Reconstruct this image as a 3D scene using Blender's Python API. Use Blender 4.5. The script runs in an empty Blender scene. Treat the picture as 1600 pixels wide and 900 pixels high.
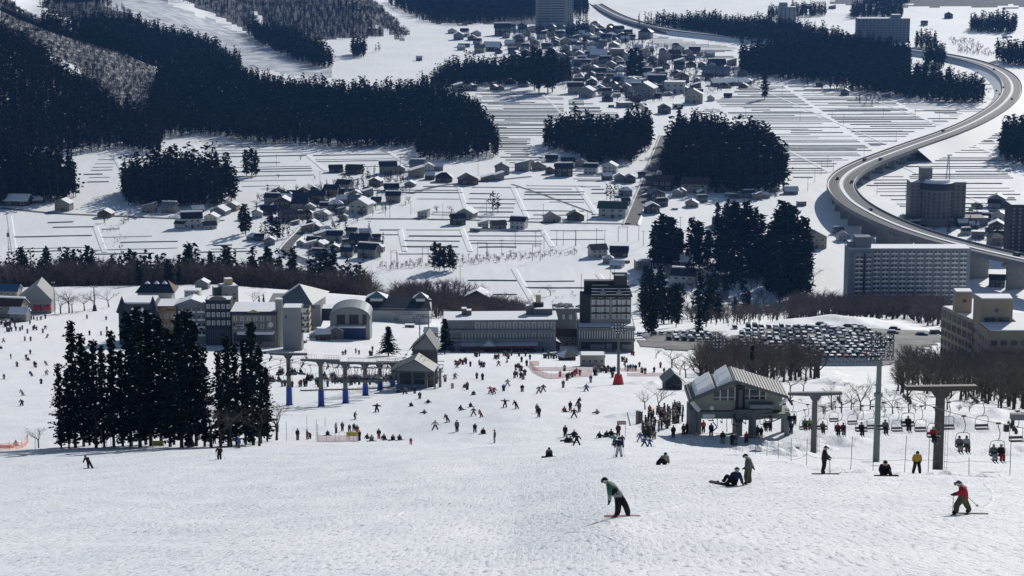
import bpy, math, random
import numpy as np
from mathutils import Vector, Matrix
random.seed(7); rng = np.random.default_rng(7)
sc = bpy.context.scene
COL = sc.collection
# ------------------------------------------------------------------ camera
F = 3400.0                                   # focal length in photo pixels (1600 wide)
PITCH = math.radians(11.1)
cp, sp = math.cos(PITCH), math.sin(PITCH)
cam = bpy.data.objects.new('camera', bpy.data.cameras.new('camera')); COL.objects.link(cam)
cam.data.sensor_width = 36.0; cam.data.lens = 36.0 * F / 1600.0
cam.data.clip_start = 0.5; cam.data.clip_end = 30000
cam.location = (0, 0, 0); cam.rotation_euler = (math.radians(90) - PITCH, 0, 0)
sc.camera = cam
# ------------------------------------------------------------------ sky and sun
SUN_EL, SUN_AZ = math.radians(27), math.radians(27)      # azimuth measured from the view direction to the right
w = bpy.data.worlds.new('World'); sc.world = w; w.use_nodes = True
nt = w.node_tree; nt.nodes.clear()
sky = nt.nodes.new('ShaderNodeTexSky'); sky.sky_type = 'NISHITA'; sky.sun_disc = False
sky.sun_elevation = SUN_EL; sky.sun_rotation = SUN_AZ; sky.altitude = 400; sky.air_density = 1.0; sky.dust_density = 0.4
bg = nt.nodes.new('ShaderNodeBackground'); bg.inputs[1].default_value = 0.05
wo = nt.nodes.new('ShaderNodeOutputWorld')
nt.links.new(sky.outputs[0], bg.inputs[0]); nt.links.new(bg.outputs[0], wo.inputs[0])
sl = bpy.data.lights.new('sun', 'SUN'); sl.energy = 3.3; sl.angle = math.radians(0.5); sl.color = (1.0, 0.955, 0.88)
so = bpy.data.objects.new('sun', sl); COL.objects.link(so)
sd = Vector((math.sin(SUN_AZ) * math.cos(SUN_EL), math.cos(SUN_AZ) * math.cos(SUN_EL), math.sin(SUN_EL)))
so.rotation_euler = sd.to_track_quat('Z', 'Y').to_euler(); so.location = (200, 400, 300)
sc.view_settings.view_transform = 'Standard'; sc.view_settings.look = 'None'
sc.view_settings.exposure = 0.40; sc.view_settings.gamma = 1.0
sc.cycles.use_denoising = True
sc.cycles.max_bounces = 5; sc.cycles.diffuse_bounces = 3; sc.cycles.glossy_bounces = 2
sc.cycles.transparent_max_bounces = 8; sc.cycles.volume_bounces = 0
# ------------------------------------------------------------------ materials
MATS = {}
def mat(name, col, rough=0.8, metal=0.0, noise=0.0, nscale=1.0, bump=0.0, bscale=1.0, col2=None, spec=0.3, emit=None):
    if name in MATS: return MATS[name]
    m = bpy.data.materials.new(name); m.use_nodes = True; t = m.node_tree; b = t.nodes['Principled BSDF']
    b.inputs['Base Color'].default_value = (*col, 1); b.inputs['Roughness'].default_value = rough
    b.inputs['Metallic'].default_value = metal; b.inputs['Specular IOR Level'].default_value = spec
    m.diffuse_color = (*col, 1)
    if noise or bump or col2:
        tc = t.nodes.new('ShaderNodeTexCoord')
    if noise or col2:
        n = t.nodes.new('ShaderNodeTexNoise'); n.inputs['Scale'].default_value = nscale; n.inputs['Detail'].default_value = 4
        t.links.new(tc.outputs['Object'], n.inputs['Vector'])
        r = t.nodes.new('ShaderNodeValToRGB')
        c2 = col2 if col2 else tuple(max(0, c * (1 - noise)) for c in col)
        r.color_ramp.elements[0].position = 0.38; r.color_ramp.elements[1].position = 0.62
        r.color_ramp.elements[0].color = (*c2, 1); r.color_ramp.elements[1].color = (*col, 1)
        t.links.new(n.outputs[0], r.inputs[0]); t.links.new(r.outputs[0], b.inputs['Base Color'])
    if bump:
        n2 = t.nodes.new('ShaderNodeTexNoise'); n2.inputs['Scale'].default_value = bscale; n2.inputs['Detail'].default_value = 3
        t.links.new(tc.outputs['Object'], n2.inputs['Vector'])
        bp = t.nodes.new('ShaderNodeBump'); bp.inputs['Distance'].default_value = bump; bp.inputs['Strength'].default_value = 1
        t.links.new(n2.outputs[0], bp.inputs['Height']); t.links.new(bp.outputs[0], b.inputs['Normal'])
    MATS[name] = m; return m
SNOW = mat('snow', (0.84, 0.86, 0.90), 0.75, noise=0.05, nscale=0.35, bump=0.05, bscale=1.5)
def snow_terrain():
    m = bpy.data.materials.new('ground_snow'); m.use_nodes = True; t = m.node_tree; b = t.nodes['Principled BSDF']
    L = t.links.new; N = t.nodes.new
    b.inputs['Roughness'].default_value = 0.7; b.inputs['Specular IOR Level'].default_value = 0.25
    g = N('ShaderNodeNewGeometry')
    def noise(sx, sy, sz, scale, det=3, rough=.5):
        mp = N('ShaderNodeMapping'); mp.inputs['Scale'].default_value = (sx, sy, sz); L(g.outputs['Position'], mp.inputs[0])
        n = N('ShaderNodeTexNoise'); n.inputs['Scale'].default_value = scale; n.inputs['Detail'].default_value = det
        n.inputs['Roughness'].default_value = rough; L(mp.outputs[0], n.inputs['Vector']); return n.outputs[0]
    sep = N('ShaderNodeSeparateXYZ'); L(g.outputs['Position'], sep.inputs[0])
    # ridden, chopped snow on the piste (near), smooth snow on the valley fields
    mr = N('ShaderNodeMapRange'); mr.inputs['From Min'].default_value = 250; mr.inputs['From Max'].default_value = 900
    mr.inputs['To Min'].default_value = 1; mr.inputs['To Max'].default_value = 0.10; L(sep.outputs[1], mr.inputs[0])
    n1 = noise(1, 0.20, 0, 4.5, 5, .68); n2 = noise(1, 0.30, 0, 0.9, 4, .6); n3 = noise(1, .25, 0, 0.12, 3)
    a = N('ShaderNodeMath'); a.operation = 'MULTIPLY_ADD'; L(n2, a.inputs[0]); a.inputs[1].default_value = 1.2; L(n1, a.inputs[2])
    # thin curving ski and board tracks
    mt = N('ShaderNodeMapping'); mt.inputs['Scale'].default_value = (1, .12, 0); mt.inputs['Rotation'].default_value = (0, 0, .25); L(g.outputs['Position'], mt.inputs[0])
    wv = N('ShaderNodeTexWave'); wv.inputs['Scale'].default_value = .45; wv.inputs['Distortion'].default_value = 14; wv.inputs['Detail'].default_value = 2; wv.inputs['Detail Scale'].default_value = .25; L(mt.outputs[0], wv.inputs['Vector'])
    wr = N('ShaderNodeValToRGB'); we = wr.color_ramp.elements; we[0].position = .0; we[0].color = (0, 0, 0, 1); we[1].position = .06; we[1].color = (1, 1, 1, 1); L(wv.outputs[1], wr.inputs[0])
    a2 = N('ShaderNodeMath'); a2.operation = 'MULTIPLY_ADD'; L(wr.outputs[0], a2.inputs[0]); a2.inputs[1].default_value = .05; L(a.outputs[0], a2.inputs[2]); a = a2
    bp = N('ShaderNodeBump'); bp.inputs['Distance'].default_value = 0.10; L(a.outputs[0], bp.inputs['Height']); L(mr.outputs[0], bp.inputs['Strength'])
    bp2 = N('ShaderNodeBump'); bp2.inputs['Distance'].default_value = 1.2; bp2.inputs['Strength'].default_value = .35
    L(n3, bp2.inputs['Height']); L(bp.outputs[0], bp2.inputs['Normal']); L(bp2.outputs[0], b.inputs['Normal'])
    # colour: tiny grey crumbs and trodden streaks on the piste
    r = N('ShaderNodeValToRGB'); e = r.color_ramp.elements
    e[0].position = .35; e[0].color = (.27, .31, .36, 1); e[1].position = .46; e[1].color = (.73, .755, .79, 1)
    L(n1, r.inputs[0])
    far = N('ShaderNodeValToRGB'); e = far.color_ramp.elements
    e[0].position = .3; e[0].color = (.80, .82, .85, 1); e[1].position = .6; e[1].color = (.90, .91, .92, 1)
    nf = noise(1, .5, 0, .02, 4, .6); L(nf, far.inputs[0])
    mx = N('ShaderNodeMix'); mx.data_type = 'RGBA'; L(mr.outputs[0], mx.inputs['Factor'])
    pr = N('ShaderNodeValToRGB'); pe = pr.color_ramp.elements; pe[0].position = .38; pe[0].color = (.89, .905, .925, 1); pe[1].position = .6; pe[1].color = (1.0, 1.0, 1.005, 1)
    L(noise(1, .3, 0, .25, 5, .65), pr.inputs[0]); mm = N('ShaderNodeMix'); mm.data_type = 'RGBA'; mm.blend_type = 'MULTIPLY'; mm.inputs['Factor'].default_value = 1; L(r.outputs[0], mm.inputs[6]); L(pr.outputs[0], mm.inputs[7])
    L(far.outputs[0], mx.inputs[6]); L(mm.outputs[2], mx.inputs[7]); L(mx.outputs[2], b.inputs['Base Color'])
    return m
GSNOW = snow_terrain()
def scrub_mat():
    m = bpy.data.materials.new('scrub_hillside'); m.use_nodes = True; t = m.node_tree; b = t.nodes['Principled BSDF']
    L = t.links.new; N = t.nodes.new; b.inputs['Roughness'].default_value = .85
    g = N('ShaderNodeNewGeometry'); mp = N('ShaderNodeMapping'); mp.inputs['Scale'].default_value = (1, .45, 1); L(g.outputs['Position'], mp.inputs[0])
    n = N('ShaderNodeTexNoise'); n.inputs['Scale'].default_value = .22; n.inputs['Detail'].default_value = 6; n.inputs['Roughness'].default_value = .75
    L(mp.outputs[0], n.inputs['Vector']); r = N('ShaderNodeValToRGB'); e = r.color_ramp.elements
    e[0].position = .50; e[0].color = (.025, .026, .032, 1); e[1].position = .66; e[1].color = (.50, .53, .60, 1)
    L(n.outputs[0], r.inputs[0]); L(r.outputs[0], b.inputs['Base Color']); return m
SCRUB = scrub_mat()
DARKSCRUB = mat('dark_scrub_hillside', (.06, .072, .10), .9, col2=(.012, .016, .024), nscale=.15)
M = dict(
 asphalt=mat('asphalt', (.035, .037, .041), .75, noise=.3, nscale=.3, spec=.15),
 wetroad=mat('slushy_road', (.11, .11, .115), .75, noise=.5, nscale=.25),
 concrete=mat('concrete', (.22, .225, .23), .8, noise=.2, nscale=.4),
 bark=mat('bark', (.05, .04, .033), .9), twig=mat('bare_twig', (.105, .088, .08), .9),
 leaf=mat('cedar_needles', (.014, .024, .021), .9, spec=0), leaf2=mat('cedar_needles_brown', (.028, .025, .017), .9, spec=0),
 glass=mat('window_glass', (.03, .04, .055), .15, spec=.5), lace=mat('curtained_window', (.42, .43, .43), .6),
 dark=mat('dark_metal', (.03, .032, .036), .5), steel=mat('grey_steel', (.11, .12, .13), .5, metal=.2, noise=.2, nscale=1),
 green=mat('green_grey_steel', (.16, .19, .18), .55), blue=mat('blue_pad', (.025, .07, .33), .6), red=mat('red_pad', (.5, .03, .04), .6),
 white=mat('white_paint', (.75, .75, .73), .6), navy=mat('navy_roof', (.025, .033, .055), .45, noise=.3, nscale=.5),
 grroof=mat('grey_metal_roof', (.17, .20, .22), .6, metal=.1), teal=mat('teal_roof', (.14, .25, .24), .5), cable=mat('steel_cable', (.10, .10, .11), .5),
 lamp=mat('lamp_glass', (.8, .82, .85), .15, spec=.6), black=mat('black_wall', (.03, .032, .035), .7),
 netred=mat('red_net', (.72, .16, .13), .8), netpink=mat('pink_net', (.85, .42, .36), .8), yellow=mat('yellow_board', (.55, .52, .08), .6), wood=mat('brown_wood', (.12, .07, .045), .8),
 olive=mat('olive_green_cover', (.16,.2,.05), .8), orange=mat('orange_sheet', (.75,.17,.03),.7), pole=mat('bamboo_pole', (.16,.15,.14), .7), gold=mat('gold_trim',(.45,.36,.2),.6))
# ------------------------------------------------------------------ mesh builder and object helpers
class MB:
    def __init__(s): s.v = []; s.f = []; s.m = []
    def quad(s, a, b, c, d, m=0):
        i = len(s.v); s.v += [tuple(a), tuple(b), tuple(c), tuple(d)]; s.f.append((i, i+1, i+2, i+3)); s.m.append(m)
    def tri(s, a, b, c, m=0):
        i = len(s.v); s.v += [tuple(a), tuple(b), tuple(c)]; s.f.append((i, i+1, i+2)); s.m.append(m)
    def poly(s, pts, m=0):
        i = len(s.v); s.v += [tuple(p) for p in pts]; s.f.append(tuple(range(i, i+len(pts)))); s.m.append(m)
    def box(s, x0, x1, y0, y1, z0, z1, m=0, top=None, X=None):
        i = len(s.v); P = [(x, y, z) for z in (z0, z1) for (x, y) in ((x0, y0), (x1, y0), (x1, y1), (x0, y1))]
        if X is not None: P = [tuple(X @ Vector(p)) for p in P]
        s.v += P
        s.f += [(i, i+3, i+2, i+1), (i+4, i+5, i+6, i+7), (i, i+1, i+5, i+4), (i+1, i+2, i+6, i+5), (i+2, i+3, i+7, i+6), (i+3, i, i+4, i+7)]
        s.m += [m, m if top is None else top, m, m, m, m]
    def prism(s, outline, y0, y1, m=0, msides=None):      # outline in x,z extruded along y
        n = len(outline); i = len(s.v)
        s.v += [(x, y0, z) for x, z in outline] + [(x, y1, z) for x, z in outline]
        s.f.append(tuple(range(i, i+n))); s.m.append(m); s.f.append(tuple(range(i+2*n-1, i+n-1, -1))); s.m.append(m)
        for k in range(n):
            j = (k+1) % n; s.f.append((i+k, i+n+k, i+n+j, i+j)); s.m.append(m if msides is None else msides[k])
    def extr(s, outline, z0, z1, m=0, top=None):           # outline in x,y extruded along z
        n = len(outline); i = len(s.v)
        s.v += [(x, y, z0) for x, y in outline] + [(x, y, z1) for x, y in outline]
        s.f.append(tuple(range(i+n-1, i-1, -1))); s.m.append(m); s.f.append(tuple(range(i+n, i+2*n))); s.m.append(m if top is None else top)
        for k in range(n):
            j = (k+1) % n; s.f.append((i+k, i+j, i+n+j, i+n+k)); s.m.append(m)
    def tube(s, a, b, r0, r1=None, n=6, m=0, caps=True):
        a = Vector(a); b = Vector(b); r1 = r0 if r1 is None else r1
        d = (b-a); 
        if d.length < 1e-6: return
        d.normalize(); u = d.orthogonal().normalized(); w_ = d.cross(u); i = len(s.v)
        for P, r in ((a, r0), (b, r1)):
            for k in range(n):
                q = 2*math.pi*k/n; s.v.append(tuple(P + u*math.cos(q)*r + w_*math.sin(q)*r))
        for k in range(n):
            j = (k+1) % n; s.f.append((i+k, i+j, i+n+j, i+n+k)); s.m.append(m)
        if caps: s.f += [tuple(range(i+n-1, i-1, -1)), tuple(range(i+n, i+2*n))]; s.m += [m, m]
    def path(s, pts, r, n=5, m=0):
        for a, b in zip(pts[:-1], pts[1:]): s.tube(a, b, r, n=n, m=m, caps=False)
    def mesh(s, name, mats):
        me = bpy.data.meshes.new(name); me.from_pydata(s.v, [], s.f)
        for m in (mats if isinstance(mats, (list, tuple)) else [mats]): me.materials.append(m)
        if any(s.m): me.polygons.foreach_set('material_index', s.m)
        me.update(); return me
THINGS = []
def obj(name, me, parent=None, loc=None, rz=None, scale=None):
    if isinstance(me, tuple): me = me[0].mesh(name, me[1])
    o = bpy.data.objects.new(name, me); COL.objects.link(o)
    if parent is not None: o.parent = parent
    if loc is not None: o.location = loc
    if rz is not None: o.rotation_euler = (0, 0, rz)
    if scale is not None: o.scale = (scale,)*3 if not isinstance(scale, (tuple, list)) else scale
    return o
def tag(o, label, cat, group=None):
    o['label'] = label; o['category'] = cat
    if group: o['group'] = group
    THINGS.append(o); return o
def thing(name, label, cat, loc, rz=0, group=None, scale=1):
    o = bpy.data.objects.new(name, None); COL.objects.link(o); o.location = loc; o.rotation_euler = (0, 0, rz); o.scale = (scale,)*3
    o.empty_display_size = .5
    return tag(o, label, cat, group)
def kind(o, k, label=None, cat=None):
    o['kind'] = k
    if label: o['label'] = label
    if cat: o['category'] = cat
    return o
PROTO = {}                                   # thing prototypes as light trees: (name, mesh, [children], slots)
def inst(proto, label, cat, loc, rz=0, scale=1, group=None, mats=None, name=None):
    """place one individual of a prototype: the thing and every part its own object, meshes shared"""
    def rec(p, parent):
        o = bpy.data.objects.new(p['name'], p.get('mesh')); COL.objects.link(o)
        if parent is not None: o.parent = parent
        if 'loc' in p: o.location = p['loc']
        if 'rz' in p: o.rotation_euler = (0, 0, p['rz'])
        if mats and p.get('mesh') is not None:
            for i, s in enumerate(o.material_slots):
                k = s.material.name if s.material else None
                if k in mats: s.link = 'OBJECT'; s.material = mats[k]
        for c in p.get('kids', ()): rec(c, o)
        return o
    o = rec(proto, None); o.name = name or proto['name']
    o.location = loc; o.rotation_euler = (0, 0, rz); o.scale = (scale,)*3 if not isinstance(scale, (tuple, list)) else scale
    return tag(o, label, cat, group)
# ------------------------------------------------------------------ terrain
def t_of_row(y): return math.tan(PITCH + math.atan((y-450)/F))
def row_of_t(t): return 450 + F*math.tan(math.atan(t)-PITCH)
VZ = -225.0
def V(D): return row_of_t(-VZ/D)
NEAR = {
 -200: [(60,905),(100,842),(150,790),(240,738),(300,710),(350,688),(450,634),(600,578),(700,540),(800,508),(900,476),(960,452),(1100,V(1100))],
 0:    [(60,903),(100,838),(150,786),(240,734),(300,706),(350,684),(450,630),(600,575),(700,536),(800,503),(900,470),(960,446),(1100,V(1100))],
 340:  [(60,902),(100,832),(150,776),(240,718),(300,698),(345,682),(430,640),(500,606),(600,572),(688,549),(712,532),(780,512),(860,482),(930,452),(955,441),(1100,V(1100))],
 600:  [(60,900),(90,834),(140,772),(200,724),(300,694),(340,683),(400,650),(450,625),(520,600),(620,568),(720,542),(800,512),(880,486),(940,462),(1090,V(1090))],
 800:  [(60,898),(83,840),(120,783),(170,735),(204,714),(290,692),(345,650),(400,625),(470,600),(620,562),(700,551),(722,532),(770,526),(1080,V(1080))],
 968:  [(60,885),(80,807),(109,765),(150,728),(175,713),(250,697),(290,688),(345,650),(400,625),(470,600),(620,563),(700,552),(722,533),(770,527),(1080,V(1080))],
 1170: [(60,885),(83,806),(109,757),(125,738),(150,724),(180,713),(205,708),(286,708),(300,681),(320,662),(360,650),(430,620),(520,592),(620,575),(690,566),(800,508),(830,505),(1080,V(1080))],
 1290: [(60,885),(83,805),(110,756),(125,740),(150,732),(180,724),(205,716),(280,712),(290,702),(305,672),(320,658),(360,642),(430,612),(520,592),(620,577),(690,567),(800,510),(850,500),(880,503),(1080,V(1080))],
 1465: [(60,885),(83,806),(110,760),(130,741),(160,738),(200,735),(270,722),(290,700),(305,676),(325,650),(370,636),(430,622),(520,600),(620,580),(700,560),(800,522),(860,508),(1080,V(1080))],
 1800: [(60,885),(83,806),(110,762),(130,744),(160,741),(200,738),(270,724),(290,702),(305,680),(325,655),(370,640),(430,630),(520,606),(620,584),(700,564),(800,530),(860,514),(1080,V(1080))],
}
FAR = {
 -250: [(1700,None),(2000,0),(2080,20),(2300,-60),(3000,-100),(4500,-250)],
 0:    [(1700,None),(2000,58),(2080,72),(2300,3),(2400,18),(2600,2),(3000,-40),(4500,-200)],
 60:   [(1700,None),(1980,92),(2080,98),(2300,28),(2400,42),(2700,22),(2900,0),(3000,6),(3300,-10),(4500,-200)],
 130:  [(1700,None),(1930,142),(2050,130),(2300,57),(2400,66),(2700,30),(2900,5),(3000,10),(3400,-20),(4500,-200)],
 210:  [(1700,None),(1850,196),(2000,170),(2300,84),(2400,92),(2700,42),(2900,4),(3000,8),(3400,-25),(4500,-180)],
 250:  [(1690,None),(1780,228),(2000,190),(2300,108),(2400,110),(2700,58),(2900,10),(2980,15),(3400,-30),(4500,-180)],
 300:  [(1740,None),(2100,180),(2450,94),(2550,96),(2700,72),(2900,22),(2960,28),(3400,-30),(4500,-180)],
 350:  [(1760,None),(2100,175),(2430,112),(2520,114),(2700,90),(2900,42),(2970,48),(3450,-15),(4500,-150)],
 400:  [(1780,None),(2100,175),(2400,134),(2500,136),(2700,108),(2900,68),(2980,72),(3200,40),(3500,0),(4500,-120)],
 440:  [(1790,None),(2150,168),(2350,142),(2500,136),(2700,112),(2900,86),(2980,86),(3200,50),(3500,2),(4500,-100)],
 520:  [(1790,None),(2200,157),(2350,150),(2600,128),(2900,109),(3000,102),(3150,60),(3600,-12),(4500,-100)],
 570:  [(1790,None),(2200,157),(2400,140),(2600,118),(2750,98),(3000,52),(3300,10),(3600,-20),(4500,-80)],
 640:  [(1790,None),(2100,160),(2400,118),(2700,80),(2990,60),(3100,55),(3500,8),(4500,-80)],
 720:  [(2100,None),(2500,None),(2900,None),(3100,42),(3400,15),(3700,-10),(4600,-60)],
 830:  [(2500,None),(3200,None),(3300,20),(3700,-15),(4600,-60)],
 1000: [(2500,None),(3600,None),(3900,-10),(4600,-40)],
 1250: [(2500,None),(3500,None),(3900,-5),(4600,-40)],
 1500: [(2500,None),(3200,None),(3380,18),(3800,-15),(4600,-60)],
 1850: [(2500,None),(3100,None),(3300,20),(3700,-20),(4600,-60)],
}
Dn = [6, 9, 12, 15, 18, 21, 24, 27, 30, 33, 36, 39, 42, 44, 46, 48]
d = 50.0
while d < 9000:
    Dn.append(d); d *= 1.0075 if d < 1300 else 1.009
Dn = np.array(Dn); Kn = np.arange(-420, 2021, 8.0)
def build_tab():
    nk = sorted(NEAR); fk = sorted(FAR)
    nz = []
    for k in nk:
        T = NEAR[k]; ds = [6, 25] + [a for a, b in T]; zs = [-3.7, -10.0] + [-a*t_of_row(b) for a, b in T]
        nz.append(np.interp(Dn, ds, zs))
    nz = np.array(nz)
    fz = []
    for k in fk:
        ds = [1080]; zs = [VZ]
        for a, b in FAR[k]:
            ds.append(a); zs.append(VZ if b is None else max(-a*t_of_row(b), VZ))
        ds.append(9500); zs.append(zs[-1]+80); fz.append(np.interp(Dn, ds, zs))
    fz = np.array(fz)
    def colint(keys, Z):
        out = np.empty((len(Kn), Z.shape[1]))
        for j in range(Z.shape[1]): out[:, j] = np.interp(Kn, keys, Z[:, j])
        return out
    A = colint(nk, nz); B = colint(fk, fz)
    Z = np.where(Dn[None, :] < 1090, A, B)
    # soften corners
    ker = np.array([1, 2, 3, 2, 1.])/9
    for _ in range(2):
        P = np.pad(Z, ((0, 0), (2, 2)), mode='edge'); Z2 = sum(ker[i]*P[:, i:i+Z.shape[1]] for i in range(5))
        Z2[:, :17] = Z[:, :17]; Z = Z2
    for _ in range(2):
        P = np.pad(Z, ((2, 2), (0, 0)), mode='edge'); Z = sum(ker[i]*P[i:i+Z.shape[0], :] for i in range(5))
    return Z
TZ = build_tab()
def vnoise(x, y, s, seed):
    x = np.asarray(x, float)/s; y = np.asarray(y, float)/s; xi = np.floor(x); yi = np.floor(y); fx = x-xi; fy = y-yi
    fx = fx*fx*(3-2*fx); fy = fy*fy*(3-2*fy)
    def h(a, b):
        n = np.sin(a*127.1+b*311.7+seed*74.7)*43758.5453; return n-np.floor(n)
    return (h(xi, yi)*(1-fx)+h(xi+1, yi)*fx)*(1-fy)+(h(xi, yi+1)*(1-fx)+h(xi+1, yi+1)*fx)*fy
def ghash(K, D):                              # bilinear table lookup, arrays
    K = np.asarray(K, float); D = np.asarray(D, float)
    ki = np.clip((K-Kn[0])/8.0, 0, len(Kn)-1.001); k0 = ki.astype(int); fk = ki-k0
    di = np.clip(np.searchsorted(Dn, D)-1, 0, len(Dn)-2); fd = np.clip((D-Dn[di])/(Dn[di+1]-Dn[di]), 0, 1)
    z = (TZ[k0, di]*(1-fd)+TZ[k0, di+1]*fd)*(1-fk)+(TZ[k0+1, di]*(1-fd)+TZ[k0+1, di+1]*fd)*fk
    return z
KC = F*cp
def detail(x, y):
    n = (vnoise(x, y, 9, 1)-.5)*.35 + (vnoise(x, y, 3.1, 2)-.5)*.14
    n = n*np.clip((np.asarray(y)-45)/30, 0, 1)*np.clip(1.4-np.asarray(y)/700, 0, 1)
    hill = np.clip((np.asarray(y)-1750)/400, 0, 1)*(ghash(800+np.asarray(x)/np.maximum(y, 1)*KC, y) > VZ+3)
    return n + hill*((vnoise(x, y, 70, 3)-.5)*7+(vnoise(x, y, 25, 4)-.5)*3)
def gz(x, y):
    y_ = max(y, 6.0); K = 800+x/y_*KC
    return float(ghash(K, y_)+detail(x, y_))
def ray(px, py):
    X = (px-800)/F; Yd = (py-450)/F; return X/(cp-Yd*sp), t_of_row(py)      # x/D, -z/D
def at(px, py, D=None):
    """ground point seen at photo pixel px,py (or the point under it at distance D)"""
    a, t = ray(px, py)
    if D is None:
        K = 800+a*KC
        Ds = Dn[(Dn > 50)]; z = ghash(np.full(len(Ds), K), Ds)+detail(a*Ds, Ds)
        below = np.nonzero(-z/Ds <= t)[0]
        D = float(Ds[below[0]]) if len(below) else 3500.0
        if len(below) and below[0] > 0:
            i = below[0]; s0 = -z[i-1]/Ds[i-1]-t; s1 = -z[i]/Ds[i]-t; D = float(Ds[i-1]+(Ds[i]-Ds[i-1])*s0/(s0-s1+1e-9))
    return Vector((a*D, D, gz(a*D, D)))
def at_z(px, py, z):
    a, t = ray(px, py); D = -z/t; return Vector((a*D, D, z))
def pt(px, py, D):
    a, t = ray(px, py); return Vector((a*D, D, -t*D))
def mpp(D): return D*(cp+.2*sp)/F
def proj(p):
    dz = p[1]*cp - p[2]*sp; u = p[2]*cp + p[1]*sp
    return 800+F*p[0]/dz, 450-F*u/dz
def inpoly(px, py, poly):
    c = False; n = len(poly); j = n-1
    for i in range(n):
        xi, yi = poly[i]; xj, yj = poly[j]
        if (yi > py) != (yj > py) and px < (xj-xi)*(py-yi)/(yj-yi)+xi: c = not c
        j = i
    return c
def inpoly_np(px, py, poly):
    c = np.zeros(len(px), bool); n = len(poly); j = n-1
    for i in range(n):
        xi, yi = poly[i]; xj, yj = poly[j]
        cond = ((yi > py) != (yj > py)) & (px < (xj-xi)*(py-yi)/((yj-yi) if yj != yi else 1e-9)+xi); c ^= cond; j = i
    return c
SCRUB_POLYS = [
 [(0,-20),(30,18),(100,48),(160,68),(245,97),(255,125),(240,160),(215,150),(190,135),(150,118),(125,108),(90,92),(50,72),(0,48)],
 [(120,104),(150,108),(212,145),(245,178),(255,215),(235,205),(205,190),(180,178),(120,135)],
 [(505,-20),(560,20),(600,45),(625,62),(640,55),(615,30),(580,0),(570,-20)],
 ]
DARK_POLYS = [[(60,12),(110,-20),(165,2),(200,18),(215,40),(205,48),(150,48)], [(90,75),(125,88),(150,105),(128,92)], [(380,-40),(395,8),(412,35),(440,60),(520,62),(600,58),(570,25),(520,-10),(500,-40)], [(160,-20),(230,-8),(300,8),(350,28),(390,50),(400,40),(395,5),(370,-60),(160,-60)],
 [(600,-40),(650,10),(680,38),(890,38),(900,-40)], [(1300,-40),(1300,8),(1700,12),(1700,-40)]]
def build_terrain():
    RUN = [(150,-30),(262,6),(300,18),(350,38),(400,64),(440,82),(522,107),(500,128),(430,114),(380,114),(300,78),(240,44),(205,24),(165,6)]
    KK, DD = np.meshgrid(Kn, Dn, indexing='ij'); X = (KK-800)/KC*DD; Y = DD
    Z = TZ + detail(X, Y)
    nk, nd = Z.shape; co = np.stack([X, Y, Z], -1).reshape(-1, 3)
    me = bpy.data.meshes.new('snow_ground'); me.vertices.add(nk*nd); me.vertices.foreach_set('co', co.ravel())
    i = np.arange(nk-1)[:, None]*nd+np.arange(nd-1)[None, :]
    q = np.stack([i, i+nd, i+nd+1, i+1], -1).reshape(-1, 4); nf = len(q)
    me.loops.add(nf*4); me.loops.foreach_set('vertex_index', q.ravel().astype(np.int32))
    me.polygons.add(nf); me.polygons.foreach_set('loop_start', np.arange(0, nf*4, 4, dtype=np.int32)); me.polygons.foreach_set('loop_total', np.full(nf, 4, np.int32))
    c = co[q].mean(1); dz = c[:, 1]*cp-c[:, 2]*sp; u = c[:, 2]*cp+c[:, 1]*sp
    px = 800+F*c[:, 0]/dz; py = 450-F*u/dz; mi = np.zeros(nf, np.int32); farm = c[:, 1] > 1750
    px = px+(vnoise(c[:, 0], c[:, 1], 30, 8)-.5)*16; py = py+(vnoise(c[:, 0], c[:, 1], 22, 9)-.5)*8
    for P in DARK_POLYS: mi[farm & inpoly_np(px, py, P)] = 2
    for P in SCRUB_POLYS: mi[farm & inpoly_np(px, py, P)] = 1
    mi[farm & inpoly_np(px, py, RUN)] = 3
    me.materials.append(GSNOW); me.materials.append(SCRUB); me.materials.append(DARKSCRUB); me.materials.append(mat('ski_run_snow', (.62, .65, .70), .8, col2=(.33, .36, .42), nscale=.06, bump=2.0, bscale=.08))
    me.polygons.foreach_set('material_index', mi); me.polygons.foreach_set('use_smooth', np.ones(nf, bool))
    me.update(calc_edges=True); me.validate()
    kind(obj('snow_ground', me), 'structure', 'snow covered slope, valley floor and hills')
build_terrain()
# ------------------------------------------------------------------ haze
hz = MB(); hz.box(-6000, 6000, -60, 12000, -300, 420)
hzm = bpy.data.materials.new('haze_air'); hzm.use_nodes = True; t = hzm.node_tree; t.nodes.clear()
pv = t.nodes.new('ShaderNodeVolumePrincipled'); pv.inputs['Density'].default_value = 0.000027; pv.inputs['Color'].default_value = (.16, .40, 1.0, 1)
pv.inputs['Anisotropy'].default_value = 0.35
om = t.nodes.new('ShaderNodeOutputMaterial'); t.links.new(pv.outputs[0], om.inputs['Volume'])
kind(obj('haze', (hz, hzm)), 'stuff', 'thin blue winter haze over the valley', 'haze')
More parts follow.
